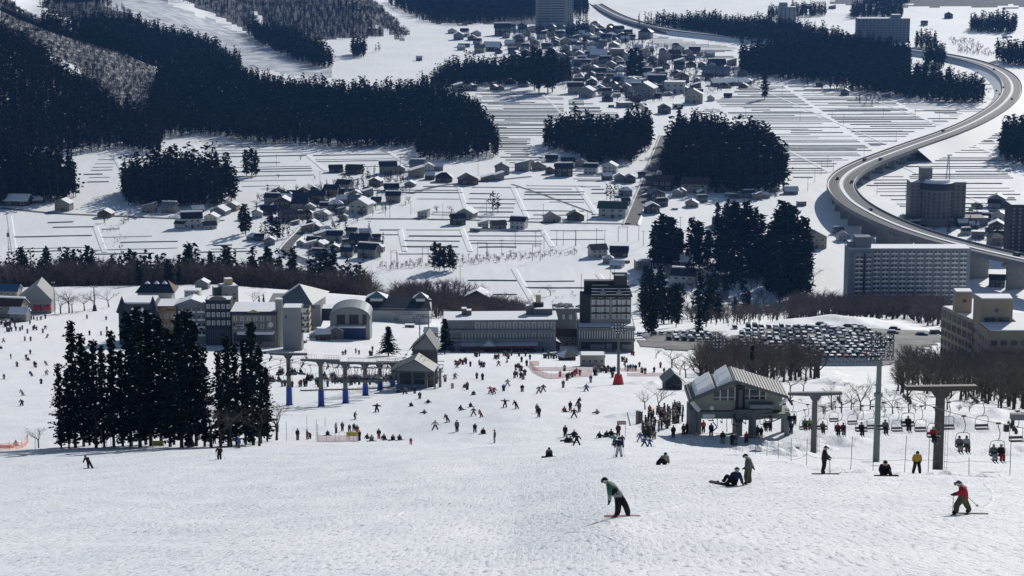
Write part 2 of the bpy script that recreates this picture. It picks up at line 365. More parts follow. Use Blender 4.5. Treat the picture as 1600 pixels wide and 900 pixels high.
# ------------------------------------------------------------------ plants
def crown_mesh(seed, H=10, w=.2, base=.12, nb=70, nl=8, size=.09, droop=.25, tip=.9, mats=None, snow=.05, shape='cedar', trunk=True, brown=.1, rag=0, taper=2.1):
    """cedar / fir: sprays of small faces spread along drooping branches, H metres high"""
    r = random.Random(seed); b = MB(); tr = MB()
    tr.tube((0, 0, -.6), (0, 0, H*.5), H*.014, H*.009, n=6); tr.tube((0, 0, H*.5), (0, 0, H*.97), H*.009, H*.002, n=5)
    for i in range(nb):
        f = (i+r.random())/nb; z = H*(base+(1-base)*f)
        if shape == 'cedar': L = H*w*(min(1, (1-f)*taper+.03)**.8)*(.75+.25*min(1, f*6))
        else: L = H*w*((1-f)*.97+.03)
        L *= r.uniform(.6-rag*.6, 1.15+rag*.5); a = r.uniform(0, 2*math.pi); up = r.uniform(-.05, .35) if shape == 'cedar' else r.uniform(-.25, .05)
        dr = Vector((math.cos(a), math.sin(a), up-droop)).normalized()
        o = Vector((0, 0, z))
        if nb > 90: tr.tube(o, o+dr*L*.8, H*.0035, H*.0012, n=3, caps=False)
        n = max(1, int(nl*(.4+.6*L/(H*w))))
        for k in range(n):
            g = (k+.7*r.random()+.3)/n; s = size*H*r.uniform(.55, 1.25)*(1.1-.35*g)
            c = o+dr*L*g+Vector((r.gauss(0, 1), r.gauss(0, 1), r.gauss(0, .7)))*s*.35
            u = Vector((r.gauss(0, 1), r.gauss(0, 1), r.gauss(0, .6))); u = (u+dr*1.2).normalized()
            v = u.cross(Vector((r.gauss(0, 1), r.gauss(0, 1), r.gauss(0, 1)))).normalized()
            q = r.random(); m = 2 if q < snow else (1 if q < snow+brown else 0)
            if m == 2:
                u = dr.copy(); u.z = -.1; u.normalize(); v = u.cross(Vector((0, 0, 1))).normalized(); c.z += s*.25; s *= .8
            p = [c-u*s*.5, c+v*s*.28-u*s*.1, c+u*s*.6, c-v*s*.28-u*s*.1]
            b.quad(*p, m)
            if nb > 60 and m != 2:
                v2 = u.cross(v); b.quad(c-u*s*.45, c+v2*s*.24, c+u*s*.5, c-v2*s*.24, m)
    b.tri((H*.006, 0, H*.93), (-H*.006, 0, H*.93), (0, 0, H*1.0), 0)
    return b.mesh('crown', [M['leaf'], M['leaf2'], SNOW]), tr.mesh('trunk', M['bark'])
def joined(cm, tm, name):
    b = MB(); 
    for me, off in ((cm, 0), (tm, 3)):
        i = len(b.v); b.v += [tuple(v.co) for v in me.vertices]
        for p in me.polygons: b.f.append(tuple(i+k for k in p.vertices)); b.m.append(p.material_index+off)
    me = b.mesh(name, [M['leaf'], M['leaf2'], SNOW, M['bark']]); return me
def tree_proto(name, *a, **k):
    c, tr = crown_mesh(*a, **k); return dict(name=name, kids=[dict(name='trunk', mesh=tr), dict(name='crown', mesh=c)])
NEARC = [tree_proto('cedar_tree', 11+i, H=10, w=[.15, .12, .135, .128][i], base=.06+.05*(i%2), nb=140, nl=13, size=.042, droop=.12, snow=.05, rag=.45, taper=1.08) for i in range(4)]
MIDC = [tree_proto('cedar_tree', 31+i, H=10, w=.15+.03*(i % 2), base=.14, nb=60, nl=9, size=.10, droop=.1, snow=.02) for i in range(4)]
FIR = [tree_proto('fir_tree', 51, H=10, w=.25, base=.14, nb=190, nl=14, size=.055, droop=.2, snow=.02, shape='fir'), tree_proto('fir_tree', 52, H=10, w=.21, base=.1, nb=150, nl=12, size=.06, droop=.2, snow=.03, shape='fir')]
FARC = []
for i in range(9):
    c, tr = crown_mesh(71+i, H=10, w=[.14, .155, .125, .17, .11, .15, .135, .16, .12][i], base=[.12, .2, .08, .15, .25, .1, .18, .12, .1][i], nb=[44, 40, 48, 36, 40, 50, 38, 44, 46][i], nl=3, size=[.125, .14, .11, .14, .12, .115, .13, .12, .11][i], rag=[0, .3, .1, .4, .2, 0, .5, .2, .3][i], taper=[1.2, 1.5, 1.05, 1.8, 1.1, 1.3, 1.6, 1.15, 1.0][i], droop=.05, snow=.006, brown=.15)
    FARC.append(joined(c, tr, 'cedar_tree'))
def bare_mesh(seed, H=10, levels=4, kids=4, spread=.6, thin=1.0, trunk=.022, twigs=3):
    r = random.Random(seed); b = MB()
    def grow(p, d, L, rad, lv):
        q = p+d*L; n = 5 if lv == 0 else 3
        b.tube(p, q, rad, rad*.55, n=n, m=0 if lv < 2 else 1, caps=False)
        if lv >= levels:
            for _ in range(twigs):
                e = (d+Vector((r.gauss(0, .6), r.gauss(0, .6), r.gauss(.1, .5)))).normalized()*L*r.uniform(.6, 1.1); s = p+(q-p)*r.random()
                w_ = e.orthogonal().normalized()*rad*.7; b.tri(s-w_, s+w_, s+e, 1)
            return
        for k in range(kids+(1 if lv == 0 else 0)):
            f = r.uniform(.35, 1.0) if k else 1.0
            e = (d*1.0+Vector((r.gauss(0, 1), r.gauss(0, 1), r.gauss(.25, .45)))*spread).normalized()
            grow(p+(q-p)*f, e, L*r.uniform(.58, .85), rad*.55*(1-.25*r.random()), lv+1)
    grow(Vector((0, 0, -.3)), Vector((r.gauss(0, .05), r.gauss(0, .05), 1)).normalized(), H*.33, H*trunk*thin, 0)
    return b.mesh('bare_tree', [M['bark'], M['twig']])
BARE = [bare_mesh(101+i, levels=4, kids=3, twigs=3) for i in range(3)]
BAREF = [bare_mesh(131+i, levels=3, kids=4, twigs=3, thin=1.5) for i in range(4)]
SHRUB = [bare_mesh(151+i, H=3, levels=2, kids=5, spread=1.0, thin=1.0, twigs=3) for i in range(2)]

def stuff_inst(name, label, cat, protos, pts, scl, rot, idx, zs=None):
    """many trees of a far wood as one object: geometry nodes instancing on a cloud of points"""
    n = len(pts); me = bpy.data.meshes.new(name); me.vertices.add(n); me.vertices.foreach_set('co', np.asarray(pts, np.float32).ravel())
    for nm, arr, ty in (('scl', scl, 'FLOAT'), ('rot', rot, 'FLOAT'), ('idx', idx, 'INT')):
        a = me.attributes.new(nm, ty, 'POINT'); a.data.foreach_set('value', np.asarray(arr, np.int32 if ty == 'INT' else np.float32))
    sv = np.stack([scl, scl, np.asarray(scl)*(1 if zs is None else np.asarray(zs))], -1).astype(np.float32)
    a = me.attributes.new('sv', 'FLOAT_VECTOR', 'POINT'); a.data.foreach_set('vector', sv.ravel())
    g = bpy.data.node_groups.new(name, 'GeometryNodeTree')
    g.interface.new_socket('Geometry', in_out='INPUT', socket_type='NodeSocketGeometry'); g.interface.new_socket('Geometry', in_out='OUTPUT', socket_type='NodeSocketGeometry')
    N = g.nodes.new; L = g.links.new; gi = N('NodeGroupInput'); go = N('NodeGroupOutput'); jn = N('GeometryNodeJoinGeometry')
    def attr(nm, ty):
        a = N('GeometryNodeInputNamedAttribute'); a.data_type = ty; a.inputs['Name'].default_value = nm
        return [s for s in a.outputs if s.enabled and s.name == 'Attribute'][0]
    ai = attr('idx', 'INT'); ar = attr('rot', 'FLOAT'); av = attr('sv', 'FLOAT_VECTOR')
    cx = N('ShaderNodeCombineXYZ'); L(ar, cx.inputs[2])
    for k, pm in enumerate(protos):
        po = bpy.data.objects.new(pm.name+'_shape', pm)
        oi = N('GeometryNodeObjectInfo'); oi.inputs['Object'].default_value = po
        cmp_ = N('FunctionNodeCompare'); cmp_.data_type = 'INT'; cmp_.operation = 'EQUAL'
        ins = [s for s in cmp_.inputs if s.enabled]; L(ai, ins[0]); ins[1].default_value = k
        ip = N('GeometryNodeInstanceOnPoints'); L(gi.outputs[0], ip.inputs['Points']); L(cmp_.outputs[0], ip.inputs['Selection'])
        L(oi.outputs['Geometry'], ip.inputs['Instance']); L(cx.outputs[0], ip.inputs['Rotation']); L(av, ip.inputs['Scale'])
        L(ip.outputs[0], jn.inputs[0])
    L(jn.outputs[0], go.inputs[0])
    o = obj(name, me); md = o.modifiers.new('plants', 'NODES'); md.node_group = g
    kind(o, 'stuff', label, cat); return o
def scatter(poly, spacing, Dmin=None, Dmax=None, jitter=.45, extra=None):
    """ground points inside a region outlined by the photo pixels of the tree feet"""
    P = [tuple(at(x, y))[:2] for x, y in poly] if Dmin is None else None
    pxs = [p[0] for p in poly]; pys = [p[1] for p in poly]
    if Dmin is None: Dmin = min(p[1] for p in P)*.97; Dmax = max(p[1] for p in P)*1.04
    a0, a1 = (min(pxs)-800)/KC, (max(pxs)-800)/KC; out = []
    ys = np.arange(Dmin, Dmax, spacing)
    for y in ys:
        xs = np.arange(min(a0*y, a1*y)-10, max(a0*y, a1*y)+10, spacing); n = len(xs)
        if not n: continue
        X = xs+rng.uniform(-jitter, jitter, n)*spacing; Y = y+rng.uniform(-jitter, jitter, n)*spacing
        Z = ghash(800+X/Y*KC, Y)+detail(X, Y); dz = Y*cp-Z*sp; px = 800+F*X/dz; py = 450-F*(Z*cp+Y*sp)/dz
        ok = inpoly_np(px, py, poly)
        out.append(np.stack([X, Y, Z, px, py], -1)[ok])
    return np.concatenate(out) if out else np.zeros((0, 5))
FOREST = dict(
 big_left_a=[(-260,0),(0,60),(60,96),(130,145),(190,185),(238,218),(252,238),(240,241),(185,233),(80,244),(-260,252)],
 big_left_c=[(228,200),(240,160),(250,118),(300,97),(350,114),(400,136),(440,146),(520,156),(640,158),(700,160),(740,178),(762,208),(780,232),(778,245),(700,252),(655,252),(650,230),(560,232),(400,224),(320,211),(258,214),(246,236)],
 ravine=[(60,48),(110,58),(160,76),(245,103),(300,97),(350,112),(380,118),(370,104),(330,86),(300,74),(250,58),(215,46),(180,48)],
 strip=[(650,160),(668,140),(700,118),(800,112),(890,116),(892,130),(800,134),(740,134),(690,140),(668,152)],
 upper_edge=[(395,50),(440,62),(500,84),(522,104),(505,108),(470,98),(440,86),(400,66),(385,52)],
 upper_right=[(720,-30),(920,-20),(920,28),(830,30),(720,40),(660,34),(610,10),(600,-30)],
 mid_e=[(550,84),(572,82),(570,90),(550,92)],
)
SMALLG = dict(   # groves standing on the valley floor, feet outline
 left_grove=[(-80,262),(60,268),(110,285),(124,306),(100,317),(-80,326)],
 rect_grove=[(188,300),(240,290),(350,292),(370,312),(345,326),(200,322)],
 centre_grove=[(850,224),(905,214),(960,228),(985,212),(1018,214),(1016,232),(985,258),(968,250),(925,262),(905,244),(850,232)],
 large_grove=[(1058,222),(1110,216),(1150,236),(1180,228),(1222,268),(1228,298),(1180,306),(1034,292),(1040,258)],
 upper_grove=[(1155,104),(1230,84),(1330,82),(1420,96),(1422,114),(1290,132),(1160,118)],
 viaduct_grove=[(1290,138),(1440,130),(1538,150),(1535,164),(1440,158),(1400,152)],
 top_grove=[(990,42),(1110,40),(1210,46),(1320,68),(1300,76),(1160,68),(1040,46)],
 right_a=[(1515,42),(1588,46),(1585,53),(1515,51)], right_b=[(1555,94),(1660,92),(1660,106),(1570,102)],
 right_c=[(1568,222),(1680,190),(1680,262),(1590,258),(1562,250)], right_d=[(1430,72),(1462,72),(1460,77),(1432,77)], right_e=[(1445,98),(1476,98),(1474,107),(1446,105)],
 far_a=[(1330,20),(1410,18),(1410,28),(1330,30)], far_b=[(1350,6),(1420,2),(1420,8),(1350,10)], far_c=[(880,60),(915,50),(920,56),(890,64)], far_d=[(1200,24),(1290,20),(1290,26),(1200,30)],
)
def forest(name, label, polys, H, spacing, far_scale=1.0, indiv=0, group=None, llabel=None, zs=1.0):
    P = np.concatenate([scatter(p, spacing) for p in polys]); n = len(P)
    if n == 0: print('EMPTY', name); return
    keep_ = vnoise(P[:, 0], P[:, 1], 14, 5)+rng.uniform(0, .5, n) > .28; P = P[keep_]; n = len(P); sclr = H*np.clip(rng.normal(.86, .17, n)+(vnoise(P[:, 0], P[:, 1], 30, 6)-.5)*.35, .45, 1.3)/10
    order = np.argsort(P[:, 1]); P = P[order]; sclr = sclr[order]; cut = 0
    if indiv:
        cut = min(indiv, n)
        for i in range(cut):
            p = P[i]; pr = MIDC[i % 4]; s = sclr[i]
            o = inst(dict(name='cedar_tree', mesh=FARC[i % 5]), llabel, 'tree', p[:3]-np.array([0, 0, .3]), rng.uniform(0, 6.28), (s, s, s*zs), group)
    if cut < n:
        Q = P[cut:]; m = len(Q)
        stuff_inst(name, label, 'forest', FARC, Q[:, :3]-np.array([0, 0, .3]), sclr[cut:], rng.uniform(0, 6.28, m), rng.integers(0, 9, m), np.full(m, zs))
    print(name, n)
forest('hillside_forest', 'dark cedar forest covering the hillside left of the valley', [FOREST['big_left_a'], FOREST['big_left_c'], FOREST['ravine']], 21, 5.6)
forest('ridge_forest', 'dark conifer belt along the foot of the hills behind the village', [FOREST['strip'], FOREST['upper_edge'], FOREST['mid_e']], 21, 5.8)
forest('mountain_forest', 'blue dark forest on the mountain at the top of the valley', [FOREST['upper_right']], 20, 9)
for nm, txt, H, sp_, ind in (('left_grove', 'dense cedar grove at the left edge beside the small barns', 25, 5.2, 0), ('rect_grove', 'oblong cedar grove standing alone in the snowy fields', 25, 5.0, 14),
    ('centre_grove', 'wide cedar grove behind the hamlet left of the village street', 24, 5.0, 0), ('large_grove', 'large dark cedar wood right of the village street', 27, 5.4, 14),
    ('upper_grove', 'long cedar wood inside the bend of the expressway', 24, 6.0, 0), ('viaduct_grove', 'cedar belt ending beside the curved expressway', 22, 5.6, 0),
    ('top_grove', 'cedar woods at the top of the valley near the road', 20, 6.5, 0)):
    forest('cedar_grove', txt, [SMALLG[nm]], H, sp_, indiv=ind, group='front row cedars, '+txt, llabel='cedar in front row of '+dict(left_grove='grove at left photo edge', rect_grove='oblong grove amid fields', centre_grove='grove left of village street', large_grove='wood right of village street', upper_grove='x', viaduct_grove='belt beside expressway bend', top_grove='x')[nm])
forest('cedar_grove', 'small dark cedar groves beyond the expressway on the right', [SMALLG[k] for k in ('right_a', 'right_b', 'right_c', 'right_d', 'right_e')], 24, 5.8)
forest('cedar_grove', 'scattered far cedar clumps along the top of the valley', [SMALLG[k] for k in ('far_a', 'far_b', 'far_c', 'far_d')], 20, 7)
# scrub trees on the lit bare ridges, bare woods
def bare_stuff(name, label, polys, H, spacing, protos=None, rngD=None, zs=None):
    P = np.concatenate([scatter(p, spacing, *(rngD or ())) for p in polys]); n = len(P)
    stuff_inst(name, label, 'woodland', protos or BAREF, P[:, :3], H*rng.uniform(.45, 1.25, n)/10, rng.uniform(0, 6.28, n), rng.integers(0, len(protos or BAREF), n)); print(name, n)
_t = M['twig'], M['bark']; M['twig'] = M['bark'] = mat('dark_far_twig', (.030, .033, .042), .9, spec=0); BARED = [bare_mesh(171+i, levels=3, kids=4, twigs=3, thin=1.5) for i in range(3)]; M['twig'], M['bark'] = _t
bare_stuff('bare_woodland', 'leafless scrub trees on the snowy ridges above the forest', SCRUB_POLYS, 8, 7, BARED)
bare_stuff('bare_woodland', 'leafless woods on the dark far mountainside', DARK_POLYS[:5], 9, 15, BARED)
forest('mountain_forest', 'sparse dark conifers dotting the mountain above the ski run', [DARK_POLYS[0], DARK_POLYS[2], DARK_POLYS[3]], 12, 13)
# ------------------------------------------------------------------ valley floor: paddy banks, lanes, roads
BANK = mat('bank_earth_shade', (.34, .34, .34), .9, col2=(.14, .14, .14), nscale=.3)  # near face of each bank: earth with its shadow line put into the colour
def in_any(px, py, polys): return any(inpoly(px, py, p) for p in polys)
FIELDS = [  # outline, spacing in depth m, cell width m, line angle deg, bank height, gap chance
 ([(735,135),(900,150),(1000,190),(1000,215),(850,215),(840,245),(1000,245),(990,262),(790,262),(745,195)], 13, 110, -1, .9, .05),
 ([(1060,185),(1100,165),(1180,125),(1290,135),(1440,160),(1515,165),(1497,188),(1420,216),(1335,248),(1300,272),(1235,292),(1195,215),(1130,175)], 14, 95, 1.0, 1.0, .05),
 ([(1020,55),(1160,75),(1150,115),(1060,140),(1090,100),(1000,65)], 18, 120, 0, .8, .1),
 ([(1340,290),(1400,235),(1500,190),(1560,180),(1600,300),(1600,330),(1400,330)], 16, 100, 1, .9, .1),
 ([(1430,165),(1530,110),(1560,140),(1540,180)], 26, 90, 2, .8, .3),
 ([(130,248),(250,240),(330,214),(650,232),(660,262),(520,268),(420,300),(330,285),(270,255),(180,290),(130,300)], 22, 62, 8, .7, .2),
 ([(560,300),(660,290),(960,290),(960,330),(980,345),(740,345),(660,350),(640,310)], 22, 48, -2, .8, .15),
 ([(570,360),(700,352),(930,355),(1000,365),(950,385),(700,400),(620,400)], 20, 60, -1, .7, .2),
 ([(0,330),(110,345),(380,385),(440,405),(300,400),(0,398)], 22, 52, 8, .6, .25),
 ([(700,425),(860,410),(1000,440),(1000,470),(880,485),(760,470)], 30, 60, 0, .6, .5),
 ([(860,268),(960,262),(985,285),(900,300)], 16, 60, -2, .8, .1),
]
def field_banks():
    b = MB()
    for poly, dy, cw, ang, h, gap in FIELDS:
        P = [at(x, y) for x, y in poly]; x0 = min(p.x for p in P)-60; x1 = max(p.x for p in P)+60; y0 = min(p.y for p in P)-60; y1 = max(p.y for p in P)+60
        cx, cy = (x0+x1)/2, (y0+y1)/2; A = math.radians(ang); ca, sa = math.cos(A), math.sin(A); R_ = max(x1-x0, y1-y0)*.75
        def strip(pa, pb, n, hh, wd, tail, side):      # a bank from pa to pb in field axes
            pts = []
            for k in range(n+1):
                uu = pa[0]+(pb[0]-pa[0])*k/n; vv = pa[1]+(pb[1]-pa[1])*k/n; X = cx+uu*ca-vv*sa; Y = cy+uu*sa+vv*ca+(0 if side else random.uniform(-.5, .5))
                if Y < 900: pts.append(None); continue
                z = gz(X, Y); px, py = proj((X, Y, z)); pts.append((X, Y, z) if inpoly(px, py, poly) else None)
            ox, oy = (-sa, ca) if not side else (ca, sa)
            for p, q in zip(pts[:-1], pts[1:]):
                if p is None or q is None: continue
                e = lambda r, o, dz: (r[0]+ox*o, r[1]+oy*o, r[2]+dz)
                b.quad(e(p, -wd*.3, -.2), e(q, -wd*.3, -.2), e(q, 0, hh), e(p, 0, hh), 0 if side else 1)
                b.quad(e(p, 0, hh), e(q, 0, hh), e(q, wd, hh), e(p, wd, hh), 0); b.quad(e(p, wd, hh), e(q, wd, hh), e(q, wd+tail, -.2), e(p, wd+tail, -.2), 0)
        u = -R_
        while u < R_:
            c = cw*random.uniform(.6, 1.4); skew = math.tan(math.radians(random.choice((-8, -5, 4, 7))))
            v = -R_
            while v < R_:
                v += dy*random.uniform(.45, 1.2); off = random.uniform(-.05, .05)*dy
                if random.random() > gap:
                    a_, e_ = 3, c-2
                    if random.random() < .3: a_ = random.uniform(0, c*.5)
                    if random.random() < .3: e_ = random.uniform(c*.5, c)
                    strip((u+a_, v+off), (u+e_, v), max(1, int(c/14)), random.uniform(.34, .74), random.uniform(.7, 1.5), 3, False)
            strip((u-R_*math.tan(math.radians(-6)), -R_), (u+R_*math.tan(math.radians(-6)), R_), int(R_/8), .28, 2.6, 1.2, True)
            u += c
    kind(obj('field_banks', (b, [GSNOW, BANK])), 'structure', 'low banks between the snow covered paddy fields')
field_banks()
def smooth_path(P, step=6.0):
    out = []; P = [Vector(p) for p in P]; n = len(P)
    for i in range(n-1):
        p0 = P[max(i-1, 0)]; p1 = P[i]; p2 = P[i+1]; p3 = P[min(i+2, n-1)]; m = max(2, int((p2-p1).length/step))
        for k in range(m):
            t = k/m; out.append(.5*((2*p1)+(p2-p0)*t+(2*p0-5*p1+4*p2-p3)*t*t+(3*p1-p0-3*p2+p3)*t**3))
    out.append(P[-1]); return out
def ribbon(b, path, o0, o1, z0, m, ground=False, rows=1):
    prev = None
    for i, p in enumerate(path):
        d = (path[min(i+1, len(path)-1)]-path[max(i-1, 0)]); d.z = 0; d.normalize(); nrm = Vector((d.y, -d.x, 0)); cur = []
        for k in range(rows+1):
            q = p+nrm*(o0+(o1-o0)*k/rows); 
            q.z = (gz(q.x, q.y)+z0) if ground else p.z+z0
            cur.append(q)
        if prev:
            for k in range(rows): b.quad(prev[k], prev[k+1], cur[k+1], cur[k], m)
        prev = cur
def road(name, label, pxs, wd, m, walls=True):
    path = smooth_path([at(x, y) for x, y in pxs], 5); b = MB()
    ribbon(b, path, -wd/2, wd/2, .12, 0, True, 3)
    o = kind(obj(name, (b, [m])), 'structure', label)
    if walls:
        b = MB()
        for s in (-1, 1):
            for i in range(0, len(path)-1):
                p, q = path[i], path[i+1]; d = (q-p).normalized(); nr = Vector((d.y, -d.x, 0))*s; a = p+nr*wd/2; c = q+nr*wd/2; e = p+nr*(wd/2+2.2); f = q+nr*(wd/2+2.2); h = .9+.25*math.sin(i*.9)
                g1, g2 = gz(a.x, a.y), gz(c.x, c.y)
                b.quad((a.x, a.y, g1), (c.x, c.y, g2), (c.x+nr.x*.4, c.y+nr.y*.4, g2+h), (a.x+nr.x*.4, a.y+nr.y*.4, g1+h)); b.quad((a.x+nr.x*.4, a.y+nr.y*.4, g1+h), (c.x+nr.x*.4, c.y+nr.y*.4, g2+h), (f.x, f.y, g2-.1), (e.x, e.y, g1-.1))
        kind(obj('ploughed_snow_bank', (b, [SNOW])), 'structure', 'snow ploughed up along the road')
road('village_street', 'slushy grey main street running up through the village', [(985,352),(992,335),(1000,315),(1010,290),(1020,262),(1030,238),(1040,212)], 8, M['wetroad'])
road('village_street', 'straight slushy street in the far village', [(1015,178),(1000,165),(985,152),(970,140),(960,120),(955,100),(950,82)], 7, M['wetroad'], False)
road('hamlet_road', 'winding asphalt road through the left hamlet', [(560,328),(530,336),(500,342),(484,350),(468,366),(452,382),(446,392),(456,401),(474,408),(490,414),(500,424)], 6, M['wetroad'])
road('field_road', 'narrow ploughed road across the fields', [(640,303),(690,290),(760,283),(830,276)], 5, M['wetroad'], False)
road('field_road', 'narrow ploughed road below the hillside grove', [(0,325),(80,333),(160,337),(280,342),(350,345)], 5, M['wetroad'], False)
road('field_road', 'straight ploughed lane across the middle fields', [(570,342),(700,343),(860,348),(985,350)], 5, M['wetroad'], False)
road('field_road', 'diagonal ploughed lane in the fields right of the hamlet', [(800,288),(850,305),(905,325),(935,336)], 2.5, M['wetroad'], False)
# ------------------------------------------------------------------ expressway viaduct
XP = [(930,6,2),(955,20,3),(985,32,4),(1040,45,5),(1110,54,5),(1200,62,5),(1290,66,5),(1360,71,5),(1407,76,5),(1450,82,5),(1500,91,5),(1537,101,5),(1564,113,6),(1579,128,6),(1580,146,6),(1563,166,7),(1528,188,8),(1485,207,9),(1437,224,9),(1393,240,10),(1352,256,10),(1324,272,11),(1314,290,11),(1328,312,12),(1362,334,13),(1412,356,14),(1468,374,15),(1530,390,16),(1610,408,17),(1700,428,18)]
def expressway():
    path = smooth_path([at_z(x, y, VZ+h) for x, y, h in XP], 9)
    b = MB()
    for (o0, o1, z, m) in ((-9.2, -1.1, 0, 0), (1.1, 9.2, 0, 0), (-1.1, 1.1, .5, 1)): ribbon(b, path, o0, o1, z, m)
    for o in (-8.9, -1.5, 1.5, 8.9): ribbon(b, path, o-.12, o+.12, .012, 2)
    for o in (-7.2, -5.4, -3.9, -2.4, 2.4, 3.9, 5.4, 7.2): ribbon(b, path, o-.35, o+.35, .008, 5)
    for o in (-8.6, 8.6): ribbon(b, path, o-.45, o+.45, .016, 1)
    for side in (-1, 1):
        prev = None
        for i, p in enumerate(path):
            d = (path[min(i+1, len(path)-1)]-path[max(i-1, 0)]); d.z = 0; d.normalize(); n = Vector((d.y, -d.x, 0))*side
            sec = [p+n*9.2, p+n*9.2+Vector((0, 0, 1.1)), p+n*9.6+Vector((0, 0, 1.1)), p+n*9.6+Vector((0, 0, -1.6)), p+n*4+Vector((0, 0, -2.4))]
            i2 = [p+n*1.1+Vector((0, 0, 0)), p+n*1.1+Vector((0, 0, .5))]
            if prev:
                for k in range(4): b.quad(prev[0][k], prev[0][k+1], sec[k+1], sec[k], 4 if k == 3 else 3)
                b.quad(prev[1][0], prev[1][1], i2[1], i2[0], 1)
            prev = (sec, i2)
    ribbon(b, path, -4, 4, -2.4, 4)
    kind(obj('expressway', (b, [M['asphalt'], SNOW, M['white'], M['concrete'], M['concrete'], mat('wheel_tracks', (.018, .019, .022), .6)])), 'structure', 'curving elevated expressway with a snowy median')
    # snow embankments where the road runs low
    b = MB(); prev = None
    for i, p in enumerate(path):
        h = p.z-gz(p.x, p.y)
        d = (path[min(i+1, len(path)-1)]-path[max(i-1, 0)]); d.z = 0; d.normalize(); n = Vector((d.y, -d.x, 0)); 
        if h > 9.6 or p.y > 2900: prev = None; continue
        L = p-n*9.6; R = p+n*9.6; Lo = p-n*(9.7+h*1.3); Ro = p+n*(9.7+h*1.3)
        cur = [Vector((Lo.x, Lo.y, gz(Lo.x, Lo.y)-.2)), Vector((L.x, L.y, p.z-.25)), Vector((R.x, R.y, p.z-.25)), Vector((Ro.x, Ro.y, gz(Ro.x, Ro.y)-.2))]
        if prev:
            b.quad(prev[0], prev[1], cur[1], cur[0]); b.quad(prev[2], prev[3], cur[3], cur[2])
        prev = cur
    kind(obj('expressway_embankment', (b, [GSNOW])), 'structure', 'snowy embankment carrying the expressway')
    acc = 0; last = None; k = 0
    pm = MB(); pm.box(-1.0, 1.0, -6, 6, -22, 0); pm.box(-1.2, 1.2, -9, 9, -1.6, 0); me = pm.mesh('viaduct_pier', [M['concrete']])
    for i, p in enumerate(path[:-1]):
        if p.z-gz(p.x, p.y) < 9: continue
        if last is None or (p-last).length > 27:
            d = path[i+1]-p; o = obj('viaduct_pier', me, None, p+Vector((0, 0, -2.4)), math.atan2(d.y, d.x)); o['kind'] = 'structure'; last = p
    return path
EXP = expressway()
# ------------------------------------------------------------------ cars
def car_mesh(seed, body, snow=.5, van=False):
    r = random.Random(seed); b = MB(); L, W, H = (4.4, 1.75, 1.5) if not van else (4.7, 1.8, 1.9)
    hood = .62 if not van else .8
    prof = [(-L/2, .35), (-L/2, .85), (-L/2+.15, .98), (-L*.5*hood*.75, 1.02), (-L*.2, H-.02), (L*.3, H), (L*.46, 1.0), (L/2, .95), (L/2, .35)]
    if van: prof = [(-L/2, .35), (-L/2+.05, .95), (-L*.42, 1.05), (-L*.26, H-.05), (L*.44, H), (L*.49, 1.0), (L/2, .9), (L/2, .35)]
    n = len(prof); i0 = len(b.v)
    for s in (-1, 1):
        for (y, z) in prof:
            b.v.append((s*W/2*(.80 if z > 1.2 else 1), y, z))
    b.f.append(tuple(range(i0, i0+n))); b.m.append(0); b.f.append(tuple(range(i0+2*n-1, i0+n-1, -1))); b.m.append(0)
    for k in range(n):
        j = (k+1) % n; z = (prof[k][1]+prof[j][1])/2; top = prof[k][1] > 1.2 and prof[j][1] > 1.2; gl = (prof[k][1] > 1.2) != (prof[j][1] > 1.2)
        m = 3 if top and snow > .3 else (1 if gl else (3 if (snow > .6 and .95 < z < 1.2) else 0))
        b.f.append((i0+k, i0+n+k, i0+n+j, i0+j)); b.m.append(m)
    if snow > .3: b.box(-W*.36, W*.36, -L*.18, L*.28, H, H+.12, 3)
    for s in (-1, 1): b.quad((s*W*.46, -L*.2, 1.08), (s*W*.46, L*.33, 1.06), (s*W*.415, L*.28, H-.12), (s*W*.415, -L*.12, H-.12), 1)
    for s in (-1, 1):
        for y in (-L*.31, L*.31): b.tube((s*(W/2-.2), y, .33), (s*(W/2+.01), y, .33), .33, n=8, m=2)
    b.box(-W*.45, -W*.25, -L/2-.01, -L/2+.02, .6, .75, 4); b.box(W*.25, W*.45, -L/2-.01, -L/2+.02, .6, .75, 4)
    return b.mesh('parked_car', [body, M['glass'], M['dark'], SNOW, M['lamp']])
CARC = dict(black=(.02, .02, .023), white=(.7, .7, .7), silver=(.32, .33, .35), grey=(.12, .125, .13), blue=(.03, .06, .16), red=(.3, .03, .03))
CARM = {}
for i, (c, col) in enumerate(CARC.items()):
    for s in (0, .5, .8): CARM[(c, s)] = car_mesh(i, mat('car_paint_'+c, col, .3, spec=.5), s, van=(i+int(s*10)) % 3 == 0)
ORD = ['leftmost', 'second from left', 'third from left', 'fourth from left', 'fifth from left', 'sixth from left', 'seventh from left', 'eighth from left', 'ninth from left', 'tenth from left', 'eleventh from left', 'twelfth from left', 'thirteenth from left', 'fourteenth from left', 'fifteenth from left', 'sixteenth from left']
def car(x, y, rz, label, group, name='parked_car', z=None, col=None, s=None, cat='car'):
    c = col or random.choices(list(CARC), [36, 13, 12, 22, 11, 6])[0]; s = random.choice((0, 0, .5, .5, .8)) if s is None else s
    o = obj(name, CARM[(c, s)], None, (x, y, (gz(x, y) if z is None else z)), rz)
    sn = {0: 'clear roof', .5: 'snow on its roof', .8: 'snow over roof and bonnet'}[s]
    return tag(o, label % dict(c=c, s=sn), cat, group)
